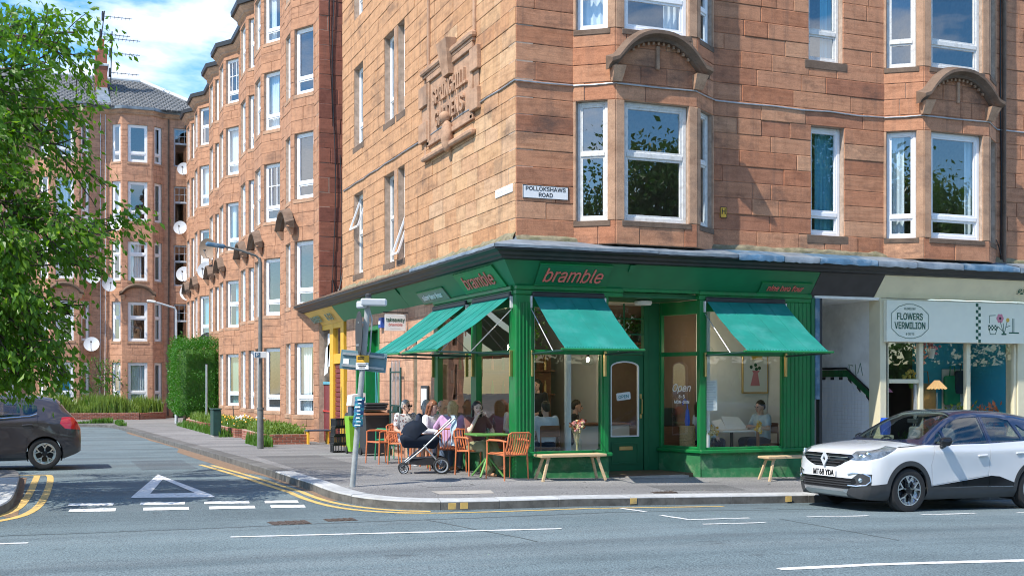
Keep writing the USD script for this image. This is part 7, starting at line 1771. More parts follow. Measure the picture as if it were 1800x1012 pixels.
for k, (x, y, z) in enumerate(((8.95, .45, 1.95), (9.25, .5, 2.1), (8.85, .6, 1.5), (10.15, .6, .62), (10.35, .45, .62), (10.85, .6, .62), (8.9, .45, .55), (9.4, .5, .55))):
    t = thing('flower_bunch', f'{PN[k % 6]} bunch of flowers, ' + ('hanging high in the middle florist window', 'hanging highest in the middle florist window', 'hanging lowest in the middle florist window', 'at the left on the florist display shelf', 'next to the left on the florist display shelf', 'at the right on the florist display shelf', 'low behind the car in the middle florist window', 'low at the right of the middle florist window')[k], 'flowers', (x, y, z))
    q = MB()
    for i in range(26): q.tm(trimesh.creation.icosphere(1, r4.uniform(.018, .04)), (r4.gauss(0, .07), r4.gauss(0, .06), .24 + r4.gauss(0, .07)))
    q.build(t, 'flower_heads', PAL[k % 6], kind='stuff'); q = MB(); q.lathe([(0, 0), (.05, 0), (.09, .2), (0, .2)], n=10); q.build(t, 'wrap', PAPER if k % 2 else GRASS)
for k in range(3):
    q = MB(); q.box(8.0, 9.2, 3.6, 3.95, .45 + k * .5, .48 + k * .5); p = q.build('/World', 'stock_shelf', BROWNWOOD); tag(p, ('lowest brown stock shelf deep in the florist shop', 'middle brown stock shelf deep in the florist shop', 'top brown stock shelf deep in the florist shop')[k], 'shelf')
for k, (x, z, w_, h_) in enumerate(((.75, 2.0, .3, .4), (1.35, 1.75, .45, .35), (2.1, 2.1, .35, .45), (2.75, 1.8, .3, .3))):
    t = thing('wall_picture', ('small upright', 'wide low', 'tall', 'square')[k] + ' dark framed picture on the brown rear wall of the cafe', 'picture', (x, 6.88, z)); MB().box(-w_ / 2, w_ / 2, -.03, 0, -h_ / 2, h_ / 2, .005).build(t, 'frame', BLACK); MB().box(-w_ / 2 + .03, w_ / 2 - .03, -.034, -.031, -h_ / 2 + .03, h_ / 2 - .03).build(t, 'print', (PAPER, BLUECURT, SUNF, PINK)[k])
t = thing('bottle_shelf', 'dark shelf of bottles and jars on the brown wall inside the cafe', 'shelf', (1.6, 4.6, 1.35)); MB().box(-1.1, 1.1, -.12, .12, 0, .03).build(t, 'board', BROWNWOOD); MB().box(-1.1, 1.1, -.12, .12, .5, .53).build(t, 'board', BROWNWOOD); MB().box(-1.1, 1.1, .10, .14, -1.3, .9).build(t, 'back_panel', BROWNWOOD)
for k in range(18): MB().lathe([(0, .03), (.035, .03), (.035, .2), (.012, .25), (.012, .31), (0, .31)], (-1.0 + (k % 9) * .24, 0, 0 if k < 9 else .5), 8).build(t, 'bottle', (PAL[k % 6], DGREEN, BRASS)[k % 3])
t = thing('hanging_plant', 'trailing dark plant hanging inside the left cafe window', 'plant', (.62, .9, 2.55)); MB().lathe([(0, 0), (.09, 0), (.12, .14), (0, .14)], n=12).build(t, 'pot', BROWNWOOD)
P = npr.normal(0, .12, (220, 3)) * [1, 1, 1.7] + [0, 0, -.02]; V, F = leaf_cards(P, np.array([0, 0, -.6]), .10, npr); MB().add(V, F).build(t, 'foliage', LEAF_D, kind='stuff'); MB().tube([(0, 0, .1), (0, 0, .66)], .006, 4).build(t, 'cord', BLACK)
person('blonde diner in a cream top at the rear of the cafe', (1.5, 3.9, FZ), math.radians(20), SKIN_P, WBLOUSE, 'long', NAVY, 'long', HAIR_Y, 'long', SHOE, .05, (.2, .1))
# ---------------------------------------------------------------- cars
from scipy.interpolate import PchipInterpolator, CubicSpline
WHITECAR = mat('pearl_white_car_paint', (0.60, 0.62, 0.645), 0.28, var=.01, coat=1.0)
NAVYCAR = mat('midnight_blue_car_roof', (0.008, 0.012, 0.035), 0.2, var=.05, coat=1.0)
GREYCAR = mat('brown_grey_car_paint', (0.070, 0.058, 0.058), 0.32, metal=.55, var=.03, coat=1.0)
SCREENGLASS = glass_mat('windscreen_glass', 1.5, (0.80, 0.86, 0.84))
HEADL = mat('headliner_cloth', (0.42, 0.42, 0.40), .9, var=.05)
CLAD = mat('black_car_cladding', (0.035, 0.037, 0.04), 0.55, var=.12, scale=14)
GLOSSBLK = mat('gloss_black_trim', (0.008, 0.009, 0.011), 0.12, var=.05)
LAMPGL = mat('headlamp_lens', (0.20, 0.23, 0.25), 0.06, metal=.5, var=.75, scale=12)
LAMPIN = mat('headlamp_reflector', (0.75, 0.78, 0.8), .12, metal=1.0, var=.1)
SEATM = mat('car_seat_cloth', (0.15, 0.15, 0.155), 0.9, var=.2)
TAIL = mat('red_tail_lamp', (0.50, 0.012, 0.012), 0.12, var=.15, coat=1.0)
AMBER = mat('amber_indicator', (0.6, 0.22, 0.02), 0.2, var=.1)
OPA = manifold3d.OpType
def mf_from(v, f):
    return M3(manifold3d.Mesh(np.asarray(v, np.float32), np.asarray(f, np.uint32)))
def car_solid(lines, Ls, d=0.0, n=64, sub=5):
    """lines: [(y points, z points)] as {s: value} tables, from the sill edge up to the centre line"""
    ss = np.unique(np.concatenate([np.linspace(0, 1, n) ** 1.0 * Ls, np.linspace(0, .3, 10), Ls - np.linspace(0, .3, 10)]))
    Yv = np.stack([PchipInterpolator(*zip(*sorted(y.items())))(ss) for y, z in lines], 1); Zv = np.stack([PchipInterpolator(*zip(*sorted(z.items())))(ss) for y, z in lines], 1)
    m = len(lines); t = np.arange(m); tt = np.linspace(0, m - 1, (m - 1) * sub + 1)
    Y2 = PchipInterpolator(t, Yv, axis=1)(tt); Z2 = PchipInterpolator(t, Zv, axis=1)(tt); Y2[:, -1] = 0
    k = len(tt); R = 2 * k - 1; V = []
    for i, s in enumerate(ss):
        right = np.stack([np.full(k, s), -Y2[i], Z2[i]], 1); left = np.stack([np.full(k, s), Y2[i], Z2[i]], 1)[::-1][1:]
        V.append(np.vstack([right, left]))
    V = np.vstack(V); F = []; ns = len(ss); j = np.arange(R); j2 = (j + 1) % R
    for i in range(ns - 1): F.append(np.stack([i * R + j, (i + 1) * R + j, (i + 1) * R + j2, i * R + j2], 1))
    F = np.vstack(F); F = np.vstack([F[:, [0, 1, 2]], F[:, [0, 2, 3]]])
    c0, c1 = len(V), len(V) + 1; V = np.vstack([V, V[:R].mean(0), V[-R:].mean(0)]); e = (ns - 1) * R
    F = np.vstack([F, np.stack([np.full(R, c0), j, j2], 1), np.stack([np.full(R, c1), e + j2, e + j], 1)])
    tm_ = trimesh.Trimesh(V, F, process=False)
    if tm_.volume < 0: F = F[:, ::-1]; tm_ = trimesh.Trimesh(V, F, process=False)
    if d: V = V - tm_.vertex_normals * d
    return mf_from(V, F)
def P_side(pts, y0=-1.2, y1=1.2):
    p = Polygon(pts).buffer(0); q = MB().ext(p, (0, y0, 0), (1, 0, 0), (0, 0, 1), (0, y1 - y0, 0)); return ext_m(q)
def P_front(pts, x0, x1):
    p = Polygon(pts).buffer(0); q = MB().ext(p, (x0, 0, 0), (0, 1, 0), (0, 0, 1), (x1 - x0, 0, 0)); return ext_m(q)
def P_top(pts, z0, z1):
    p = Polygon(pts).buffer(0); q = MB().ext(p, (0, 0, z0), (1, 0, 0), (0, 1, 0), (0, 0, z1 - z0)); return ext_m(q)
def ext_m(q):
    v, f = q.arrays(); t = trimesh.Trimesh(v, f, process=True); t.fix_normals()
    return mf_from(t.vertices, t.faces)
def rnd_poly(pts, r=.03):
    while Polygon(pts).buffer(-r).geom_type != 'Polygon' or Polygon(pts).buffer(-r).area < 1e-4: r *= .5
    return list(Polygon(pts).buffer(-r).buffer(r * 1.0, quad_segs=5).exterior.coords)[:-1]
def U_(a): return M3.batch_boolean(a, OPA.Add)
def cyl_y(x, z, r, y0, y1, n=48):
    return M3.cylinder(y1 - y0, r, r, n).rotate((-90, 0, 0)).translate((x, y0, z))
def car_wheel(t, x, y, r, sgn, spokes=5, rimr=.68, m1=ALU, m2=GLOSSBLK):
    R = rot((1, 0, 0), -sgn * PI / 2); w = .105; c = (x, y, r)
    q = MB(); q.lathe([(r * rimr, -w * .9), (r * .80, -w), (r * .95, -w * .92), (r, -w * .6), (r, w * .6), (r * .95, w * .92), (r * .80, w), (r * rimr, w * .9), (r * rimr, -w * .9)], c, 44, R); wp = q.build(t, 'wheel', RUBBER, smooth=35)
    q = MB(); q.lathe([(r * rimr, -w * .85), (r * rimr, w * .93), (r * (rimr - .045), w * .93), (r * (rimr - .05), w * .2), (r * .25, .0), (r * .25, -w * .4), (r * rimr, -w * .85)], c, 44, R); q.build(wp, 'rim', m1, smooth=35)
    q = MB(); q.lathe([(r * .60, w * .15), (0, w * .15)], c, 30, R); q.build(wp, 'brake_disc', m2)
    def T(px, py, pz): return np.array(c) + R @ np.array([px, py, pz])
    for k in range(spokes):
        a = k * 2 * PI / spokes + .3; q = MB(); ca, sa = math.cos(a), math.sin(a)
        for o in (-1, 1):
            b = a + o * .30; p0 = np.array([ca, sa]) * r * .12; p1 = np.array([ca, sa]) * r * .34; p2 = np.array([math.cos(b), math.sin(b)]) * r * (rimr - .02)
            hw = r * .045
            for (a0, a1, z0, z1) in ((p0, p1, .86, .80), (p1, p2, .80, .86)):
                dd = unit(a1 - a0); nn = np.array([-dd[1], dd[0]])
                P8 = [T(*(e + nn * s_ * hw * f_), w * zz) for zz, e in ((.35, 0),) for e, s_, f_ in ()]
                lo = [T(*(a0 - nn * hw), w * .4), T(*(a1 - nn * hw * .8), w * .4), T(*(a1 + nn * hw * .8), w * .4), T(*(a0 + nn * hw), w * .4)]
                hi = [T(*(a0 - nn * hw * .8), w * z0), T(*(a1 - nn * hw * .6), w * z1), T(*(a1 + nn * hw * .6), w * z1), T(*(a0 + nn * hw * .8), w * z0)]
                mm = trimesh.convex.convex_hull(np.array(lo + hi)); q.tm(mm)
        q.build(wp, 'spoke', m1, kind='stuff')
    q = MB(); q.lathe([(r * .17, w * .5), (r * .17, w * .88), (r * .10, w * .95), (0, w * .95)], c, 16, R); q.build(wp, 'hub_cap', m2, smooth=40)
def make_car(name, label, lines, S, loc, rz):
    t = thing(name, label, 'car', loc, rz); Ls = S['L']; off = np.array([-Ls / 2, 0, 0])
    O, O4, O10, I = (car_solid(lines, Ls, d) for d in (0, .004, .011, .028)); X = car_solid(lines, Ls, -.006)
    shell = O - I
    def put(m, nm, mt, smooth=28, par=None):
        if m.is_empty(): return None
        if nm in ('tail_lamp', 'headlamp', 'fog_lamp_recess', 'wheel_arch_trim', 'door_insert', 'sill_cladding', 'side_window') and len(m.decompose()) > 1:
            for q_ in m.decompose():
                if q_.volume() > 2e-6: put(q_, nm, mt, smooth, par)
            return None
        mm = m.to_mesh(); return MB().add(np.asarray(mm.vert_properties[:, :3], float) + off, mm.tri_verts).build(par or t, nm, mt, smooth)
    arches = U_([cyl_y(x, S['r'] + S.get('dz', 0.0), S['ra'], a, b) for x in S['ax'] for a, b in ((-1.2, -.52), (.52, 1.2))])
    side_w = [P_side(rnd_poly(p, .025)) for p in S['glass']]; scr = P_top(S['screen'], .95, 2.0)
    backl = P_front(S['backlight'], Ls - .55, Ls + .2)
    roof = P_side(S['roof']) if S.get('roof') else None
    gl_all = U_(side_w + [scr, backl])
    inner_cut = M3.cube((Ls, 1.0, .6)).translate((0, -.5, .0))
    cuts = [gl_all, arches]
    pieces = []
    for nm, prism, mt, thick in S['pieces']:
        pieces.append((nm, prism, mt, thick)); cuts.append(prism)
    gaps = U_([P_side(LineString(g).buffer(.0045).exterior.coords) for g in S['gaps']]) ^ (X - O10)
    allcut = U_(cuts)
    if roof is not None:
        put(((shell ^ roof) - allcut) - gaps, 'roof', S['roof_m'])
        put(((shell - roof) - allcut) - gaps, 'body', S['paint'])
    else: put((shell - allcut) - gaps, 'body', S['paint'])
    HLS = (I - car_solid(lines, Ls, .040)) ^ P_side([(1.0, 1.04), (1.0, 1.8), (4.3, 1.8), (4.3, 1.36), (3.5, 1.26)])
    put(HLS - gl_all, 'headliner', HEADL)
    done = U_([gl_all, arches])
    for nm, prism, mt, thick in pieces:
        sh = (X if thick > 0 else O4 if thick < 0 else O) - I
        put((sh ^ prism) - done - gaps, nm, mt, 25); done = done + prism
    for p, nm in zip(side_w, ['side_window'] * len(side_w)): put((O4 - O10) ^ p, nm, CARGLASS)
    put((O4 - O10) ^ scr, 'windscreen', SCREENGLASS); put((O4 - O10) ^ backl, 'rear_window', CARGLASS)
    for x in S['ax']:
        for sg_ in (-1, 1):
            y0, y1 = (.50, .80) if sg_ > 0 else (-.80, -.50)
            lin = (cyl_y(x, S['r'], S['ra'] + .004, y0, y1) - cyl_y(x, S['r'], S['ra'] - .012, y0 - .1, y1 + .1)) ^ M3.cube((2, 4, 1)).translate((x - 1, -2, .16))
            put(lin, 'arch_liner', RUBBER)
            car_wheel(t, x + off[0], sg_ * S['track'], S['r'], sg_, S.get('spokes', 5))
    q = MB(); fl = S.get('floor', .24); q.box(off[0] + .35, off[0] + Ls - .3, -.66, .66, fl - .04, fl + .04); q.build(t, 'floor_pan', RUBBER)
    c0_ = S['cabin']
    for (x, w_) in ((c0_ + .62, .24), (c0_ + 1.45, .24)):
        for y in (-.36, .36):
            st = M3.batch_hull([ball((x + off[0] + a, y + b, z), .06) for a, z in ((-.42, .52), (-.42, .42), (.02, .48), (.05, .40)) for b in (-.18, .18)]); bk = M3.batch_hull([ball((x + off[0] + a, y + b, z), .05) for a, z in ((.02, .52), (.18, 1.0)) for b in (-.18, .18)]); hr = M3.batch_hull([ball((x + off[0] + .20, y + b, z), .045) for z in (1.10, 1.22) for b in (-.09, .09)])
            mm = (st + bk + hr).to_mesh(); MB().add(mm.vert_properties[:, :3], mm.tri_verts).build(t, 'seat', SEATM, smooth=45)
    q = MB(); q.hexa([(c0_ + off[0] - .35, -.64, .55), (c0_ + off[0] + .05, -.64, .6), (c0_ + off[0] + .05, .64, .6), (c0_ + off[0] - .35, .64, .55), (c0_ + off[0] - .35, -.62, .97), (c0_ + off[0] - .02, -.64, .99), (c0_ + off[0] - .02, .64, .99), (c0_ + off[0] - .35, .62, .97)]); q.build(t, 'dashboard', PLASTIC_D)
    q = MB(); a = np.linspace(0, 2 * PI, 22); q.tube(np.stack([c0_ + off[0] + .16 + .06 * np.sin(a), -.0 + .36 + .18 * np.cos(a), .93 + .17 * np.sin(a)], 1), .014, 6); q.build(t, 'steering_wheel', PLASTIC_D, smooth=50)
    q = MB(); q.ob((S['mirror_in'][0] + off[0], 0, S['mirror_in'][1]), (0, 1, 0), (1, 0, 0), (0, 0, 1), .11, .015, .035, .01); q.build(t, 'rear_view_mirror', PLASTIC_D)
    for sg_ in (-1, 1):
        mx, mz = S['mirror']; mh = M3.batch_hull([ball((mx + off[0] + a, sg_ * (b), mz + c), rr) for a, b, c, rr in ((0, .97, .0, .055), (.0, .87, .02, .06), (-.06, .93, .01, .05), (.03, .97, .03, .05))]); mm = mh.to_mesh()
        MB().add(mm.vert_properties[:, :3], mm.tri_verts).build(t, 'wing_mirror', S['mirror_m'], smooth=40); q = MB(); q.bar((mx + off[0], sg_ * .80, mz - .09), (mx + off[0] - .01, sg_ * .92, mz - .04), .07, .05, ch=.01); q.build(t, 'mirror_arm', PLASTIC_D)
        for x, z in S['handles']:
            q = MB(); yy = S['handle_y'] * sg_; q.ob((x + off[0], yy, z), (1, 0, .06), (0, 1, 0), (0, 0, 1), .095, .016, .014, .008); q.build(t, 'door_handle', S.get('handle_m', CHROME))
    return t, off
# white crossover parked at the kerb
A_ = dict
capL = [
 (A_({0: .42, .04: .52, .10: .62, .2: .71, .4: .77, .7: .79, 2: .79, 3.8: .78, 4.05: .74, 4.12: .64}), A_({0: .30, .06: .235, .15: .20, .4: .19, 2: .20, 3.7: .22, 3.95: .28, 4.12: .36})),
 (A_({0: .46, .04: .57, .10: .68, .2: .785, .4: .86, .86: .885, 1.25: .865, 2: .86, 3: .875, 3.47: .89, 3.8: .865, 4.05: .81, 4.12: .74}), A_({0: .40, .15: .36, .5: .35, 2: .36, 3.8: .40, 4.12: .46})),
 (A_({0: .47, .04: .58, .10: .69, .2: .80, .4: .872, .86: .892, 1.25: .872, 1.9: .852, 2.5: .856, 3: .875, 3.47: .892, 3.8: .87, 4.05: .82, 4.12: .75}), A_({0: .53, .15: .56, .5: .60, 2: .58, 3: .60, 3.8: .64, 4.12: .56})),
 (A_({0: .45, .04: .56, .10: .67, .2: .78, .4: .86, .86: .882, 1.25: .876, 2: .868, 3: .878, 3.47: .885, 3.85: .85, 4.05: .80, 4.12: .72}), A_({0: .66, .06: .70, .15: .745, .4: .815, .86: .86, 1.25: .87, 2: .875, 3: .90, 3.5: .935, 3.85: .96, 4.05: .86, 4.12: .66})),
 (A_({0: .42, .04: .53, .10: .635, .2: .735, .4: .805, .86: .838, 1.2: .842, 2: .832, 3: .832, 3.5: .822, 3.85: .79, 4.05: .76, 4.12: .69}), A_({0: .755, .06: .80, .15: .845, .4: .915, .86: .972, 1.2: .99, 1.6: 1.0, 2: 1.012, 2.5: 1.03, 3: 1.052, 3.5: 1.085, 3.85: 1.12, 3.95: 1.10, 4.05: .95, 4.12: .72})),
 (A_({0: .36, .04: .45, .10: .54, .2: .62, .4: .69, .86: .715, 1.15: .715, 1.5: .665, 1.85: .605, 2.1: .58, 2.5: .575, 3: .58, 3.5: .585, 3.85: .58, 3.95: .62, 4.05: .66, 4.12: .58}), A_({0: .80, .06: .855, .15: .892, .4: .948, .86: 1.0, 1.08: 1.018, 1.18: 1.06, 1.5: 1.235, 1.85: 1.405, 2.1: 1.47, 2.5: 1.50, 3: 1.49, 3.5: 1.445, 3.85: 1.375, 3.95: 1.17, 4.05: .98, 4.12: .74})),
 (A_({0: .20, .10: .32, .2: .39, .86: .45, 1.15: .46, 1.5: .46, 2: .42, 3: .42, 3.8: .42, 4.12: .38}), A_({0: .815, .06: .875, .15: .915, .4: .975, .86: 1.025, 1.05: 1.045, 1.13: 1.078, 1.5: 1.285, 1.85: 1.458, 2.1: 1.527, 2.5: 1.556, 3: 1.546, 3.5: 1.50, 3.85: 1.425, 3.95: 1.19, 4.05: .99, 4.12: .75})),
 (A_({0: 0, 4.12: 0}), A_({0: .82, .06: .875, .15: .922, .4: .985, .86: 1.035, 1.05: 1.055, 1.13: 1.09, 1.5: 1.30, 1.85: 1.475, 2.1: 1.54, 2.5: 1.566, 3: 1.556, 3.5: 1.51, 3.85: 1.435, 3.95: 1.195, 4.05: .995, 4.12: .755}))]
def sym(p): return p + [(x, -y) for x, y in p[::-1]]
ring = lambda x, z, r0, r1: P_side(list(shapely.Point(x, z).buffer(r1, quad_segs=20).exterior.coords)[:-1]) - cyl_y(x, z, r0, -1.3, 1.3)
cap_ax, cap_r = (.86, 3.466), .335
front_only = M3.cube((.8, 3, 3)).translate((-.3, -1.5, 0))
grille = P_front([(-.50, .855), (.50, .855), (.56, .82), (.50, .765), (.34, .69), (.22, .655), (-.22, .655), (-.34, .69), (-.50, .765), (-.56, .82)], -.2, .30)
lowgr = P_front([(-.60, .50), (.60, .50), (.62, .44), (.52, .345), (-.52, .345), (-.62, .44)], -.2, .25)
hl_poly = [(-.02, .86), (.02, .775), (.10, .762), (.34, .825), (.68, .972), (.62, .99), (.28, .925), (.08, .895)]
hl_side = P_side(hl_poly) - M3.cube((2, 1.02, 3)).translate((-.3, -.51, 0))
clad_front = (P_side([(-.1, .1), (-.1, .345), (.10, .40), (.5, .45), (.5, .1)]))
skid = P_front([(-.42, .19), (.42, .19), (.50, .335), (-.50, .335)], -.2, .3)
fogs = U_([P_front([(s * .555, .40), (s * .79, .40), (s * .80, .575), (s * .64, .575), (s * .555, .50)], -.2, .30) for s in (-1, 1)])
sills = P_side([(1.1, .1), (1.1, .375), (3.2, .375), (3.2, .1)]); wedge = P_side([(1.30, .395), (2.0, .475), (2.55, .545), (2.72, .535), (3.06, .43), (3.06, .385), (1.30, .378)])
rear_clad = P_side([(3.6, .1), (3.6, .50), (4.3, .56), (4.3, .1)])
tails = P_side([(3.80, .93), (4.2, .86), (4.2, 1.06), (3.92, 1.09)]) - M3.cube((1, .9, 3)).translate((3.5, -.45, 0))
S1 = dict(L=4.12, r=cap_r, ra=.372, ax=cap_ax, track=.775, paint=WHITECAR, roof_m=NAVYCAR, roof=[(1.05, 1.018), (1.40, 1.012), (2.5, 1.042), (3.38, 1.092), (3.50, 1.15), (3.60, 1.24), (3.80, 1.33), (4.2, 1.36), (4.2, 1.8), (1.0, 1.8), (1.0, 1.055)],
  glass=[[(1.66, 1.035), (1.64, 1.255), (1.85, 1.36), (2.10, 1.43), (2.46, 1.455), (2.50, 1.055)], [(2.59, 1.062), (2.555, 1.452), (2.9, 1.445), (3.12, 1.405), (3.24, 1.11), (3.22, 1.098)], [(3.30, 1.115), (3.21, 1.375), (3.42, 1.24), (3.45, 1.15)], [(1.37, 1.03), (1.50, 1.172), (1.595, 1.228), (1.615, 1.034)]],
  screen=sym([(1.09, 0), (1.105, .38), (1.22, .675), (1.5, .628), (1.97, .558), (2.04, .35), (2.06, 0)]), backlight=[(-.55, 1.13), (.55, 1.13), (.48, 1.37), (-.48, 1.37)],
  pieces=[('grille', grille, GLOSSBLK, 0), ('skid_plate', skid, ALU, 1), ('lower_grille', lowgr, GLOSSBLK, 0), ('fog_lamp_recess', fogs, CLAD, 0), ('headlamp', hl_side, LAMPGL, 0), ('wheel_arch_trim', U_([ring(x, cap_r, .37, .445) for x in cap_ax]), CLAD, 1), ('bumper_cladding', clad_front, CLAD, 1), ('door_insert', wedge, GLOSSBLK, 1), ('sill_cladding', sills, CLAD, 1), ('rear_cladding', rear_clad, CLAD, 1), ('tail_lamp', tails, TAIL, 0)],
  gaps=[[(1.33, .37), (1.30, .72), (1.38, 1.0)], [(2.50, .37), (2.52, 1.05), (2.50, 1.46)], [(3.06, .42), (3.30, .80), (3.32, 1.08)], [(.72, .975), (1.05, 1.0), (1.20, 1.02)], [(1.30, .405), (2.5, .55)]],
  cabin=1.35, mirror=(1.52, 1.06), mirror_m=GLOSSBLK, mirror_in=(1.75, 1.36), handles=[(2.35, .86), (3.16, .90)], handle_y=.882, handle_m=WHITECAR)
wx, wy = (4.56 + 7.20) / 2, (-4.25 - 4.08) / 2
cyaw = math.atan2(.17, 2.64)
cth = np.array([math.cos(cyaw), math.sin(cyaw)]); cn = np.array([-cth[1], cth[0]])
ctr = np.array([4.63, -4.25]) + cth * (2.06 - .86) + cn * .86
def tilt_loc(t, x, y, zf):
    pass
NF = lambda y: float(np.interp(abs(y), [0, .46, .57, .68, .79, .86], [0, 0, .04, .10, .20, .38]))
z1, z2 = zr(4.56, -4.1), zr(7.2, -4.0)
car1, off1 = make_car('parked_car', 'white compact crossover with midnight blue roof parked facing left at the kerb', capL, S1, (ctr[0], ctr[1], zr(*ctr) + .0), cyaw)
xf = UsdGeom.Xformable(stage.GetPrimAtPath(car1)); xf.AddRotateYOp().Set(math.degrees(math.atan(.026)))
o1 = lambda x, y, z: np.array([x, y, z]) + off1
MB().box(off1[0] - .035, off1[0] - .022, -.262, .262, .505, .62, .003).build(car1, 'number_plate', WHITE)
q = MB(); text_on(q, 'MT68 YDA', .078, (off1[0] - .0355, 0, .525), (0, -1, 0), (0, 0, 1), .002, True, width=.46); [text_on(q, 'MT68 YDA', .082, (off1[0] - .0357, dy_, .524), (0, -1, 0), (0, 0, 1), .002, True, width=.46) for dy_ in (-.005, .005)]; q.build(car1, 'plate_lettering', BLACK)
for k in range(4):
    z = .68 + k * .043; w_ = .26 + k * .075
    q = MB(); q.tube([(off1[0] - .006 + NF(y * 1.02), y, z) for y in np.linspace(-w_, w_, 15)], .008, 5); q.build(car1, 'grille_bar', ALU if k == 3 else CLAD, smooth=40)
for z in (.385, .42, .455):
    q = MB(); q.tube([(off1[0] - .006 + NF(y * 1.02), y, z) for y in np.linspace(-.54, .54, 13)], .007, 5); q.build(car1, 'grille_bar', CLAD, smooth=40)
rh = Polygon([(0, .115), (.076, 0), (0, -.115), (-.076, 0)]); rh2 = Polygon([(0, .05), (.03, 0), (0, -.05), (-.03, 0)])
MB().ext(rh.difference(rh2), (off1[0] - .01, 0, .765), (0, 1, 0), (0, 0, 1), (-.022, 0, 0)).build(car1, 'diamond_emblem', DISHG)
for s_ in (-1, 1):
    q = MB(); q.tube([(off1[0] - .012 + NF(y), s_ * y, z) for y, z in ((.50, .395), (.62, .39), (.74, .41), (.79, .47), (.78, .54), (.70, .585), (.58, .585), (.50, .56))], .013, 8); q.build(car1, 'fog_lamp_surround', CHROME, smooth=50)
    q = MB(); q.tm(trimesh.creation.icosphere(2, .04), (off1[0] + NF(.66) + .012, s_ * .66, .48)); q.build(car1, 'fog_lamp', LAMPIN, smooth=True)
    for (y, z, rr) in ((.66, .835, .04), (.745, .865, .034)):
        q = MB(); q.tm(trimesh.creation.icosphere(2, rr), (off1[0] + NF(y) + .035, s_ * (y - .03), z)); q.build(car1, 'headlamp_projector', LAMPIN, smooth=True)
# dark hatchback at the left edge
corL = [
 (A_({0: .55, .15: .72, .4: .76, 2: .77, 3.6: .76, 3.92: .70, 4.02: .60}), A_({0: .30, .15: .18, .5: .17, 3.6: .19, 3.85: .26, 4.02: .34})),
 (A_({0: .66, .15: .79, .5: .84, .83: .852, 1.2: .83, 2: .825, 3: .84, 3.34: .855, 3.7: .82, 3.92: .76, 4.02: .66}), A_({0: .38, .5: .33, 3.6: .36, 4.02: .44})),
 (A_({0: .68, .15: .81, .5: .855, .83: .866, 1.3: .845, 2.2: .83, 3: .85, 3.34: .868, 3.7: .835, 3.92: .77, 4.02: .67}), A_({0: .52, .5: .57, 3: .60, 3.7: .62, 4.02: .55})),
 (A_({0: .65, .15: .79, .5: .85, .83: .86, 1.3: .852, 2.2: .848, 3: .856, 3.34: .855, 3.7: .80, 3.92: .735, 4.02: .65}), A_({0: .62, .15: .69, .5: .78, .83: .81, 2: .84, 3: .88, 3.5: .90, 3.92: .84, 4.02: .66})),
 (A_({0: .60, .15: .73, .5: .80, .83: .815, 1.3: .815, 2.2: .80, 3: .79, 3.4: .765, 3.7: .72, 3.92: .69, 4.02: .62}), A_({0: .70, .15: .78, .5: .87, .83: .92, 1.3: .95, 2: .985, 2.6: 1.02, 3.1: 1.055, 3.5: 1.09, 3.8: 1.05, 3.92: .95, 4.02: .74})),
 (A_({0: .5, .15: .62, .83: .70, 1.2: .69, 1.6: .62, 2: .575, 2.6: .56, 3.2: .56, 3.5: .56, 3.68: .57, 3.8: .60, 3.92: .62, 4.02: .54}), A_({0: .74, .15: .85, .5: .93, .83: .97, 1.2: 1.01, 1.6: 1.22, 2: 1.37, 2.4: 1.405, 3: 1.39, 3.4: 1.34, 3.6: 1.29, 3.75: 1.15, 3.92: .97, 4.02: .76})),
 (A_({0: .3, .83: .44, 1.2: .44, 2: .40, 3: .40, 3.6: .40, 4.02: .36}), A_({0: .76, .15: .87, .5: .955, .83: 1.0, 1.2: 1.045, 1.6: 1.27, 2: 1.43, 2.4: 1.465, 3: 1.452, 3.4: 1.405, 3.6: 1.345, 3.75: 1.17, 3.92: .975, 4.02: .77})),
 (A_({0: 0, 4.02: 0}), A_({0: .765, .15: .88, .5: .965, .83: 1.012, 1.2: 1.06, 1.6: 1.29, 2: 1.445, 2.4: 1.481, 3: 1.468, 3.4: 1.42, 3.6: 1.36, 3.75: 1.18, 3.92: .98, 4.02: .775}))]
cor_ax = (.83, 3.34)
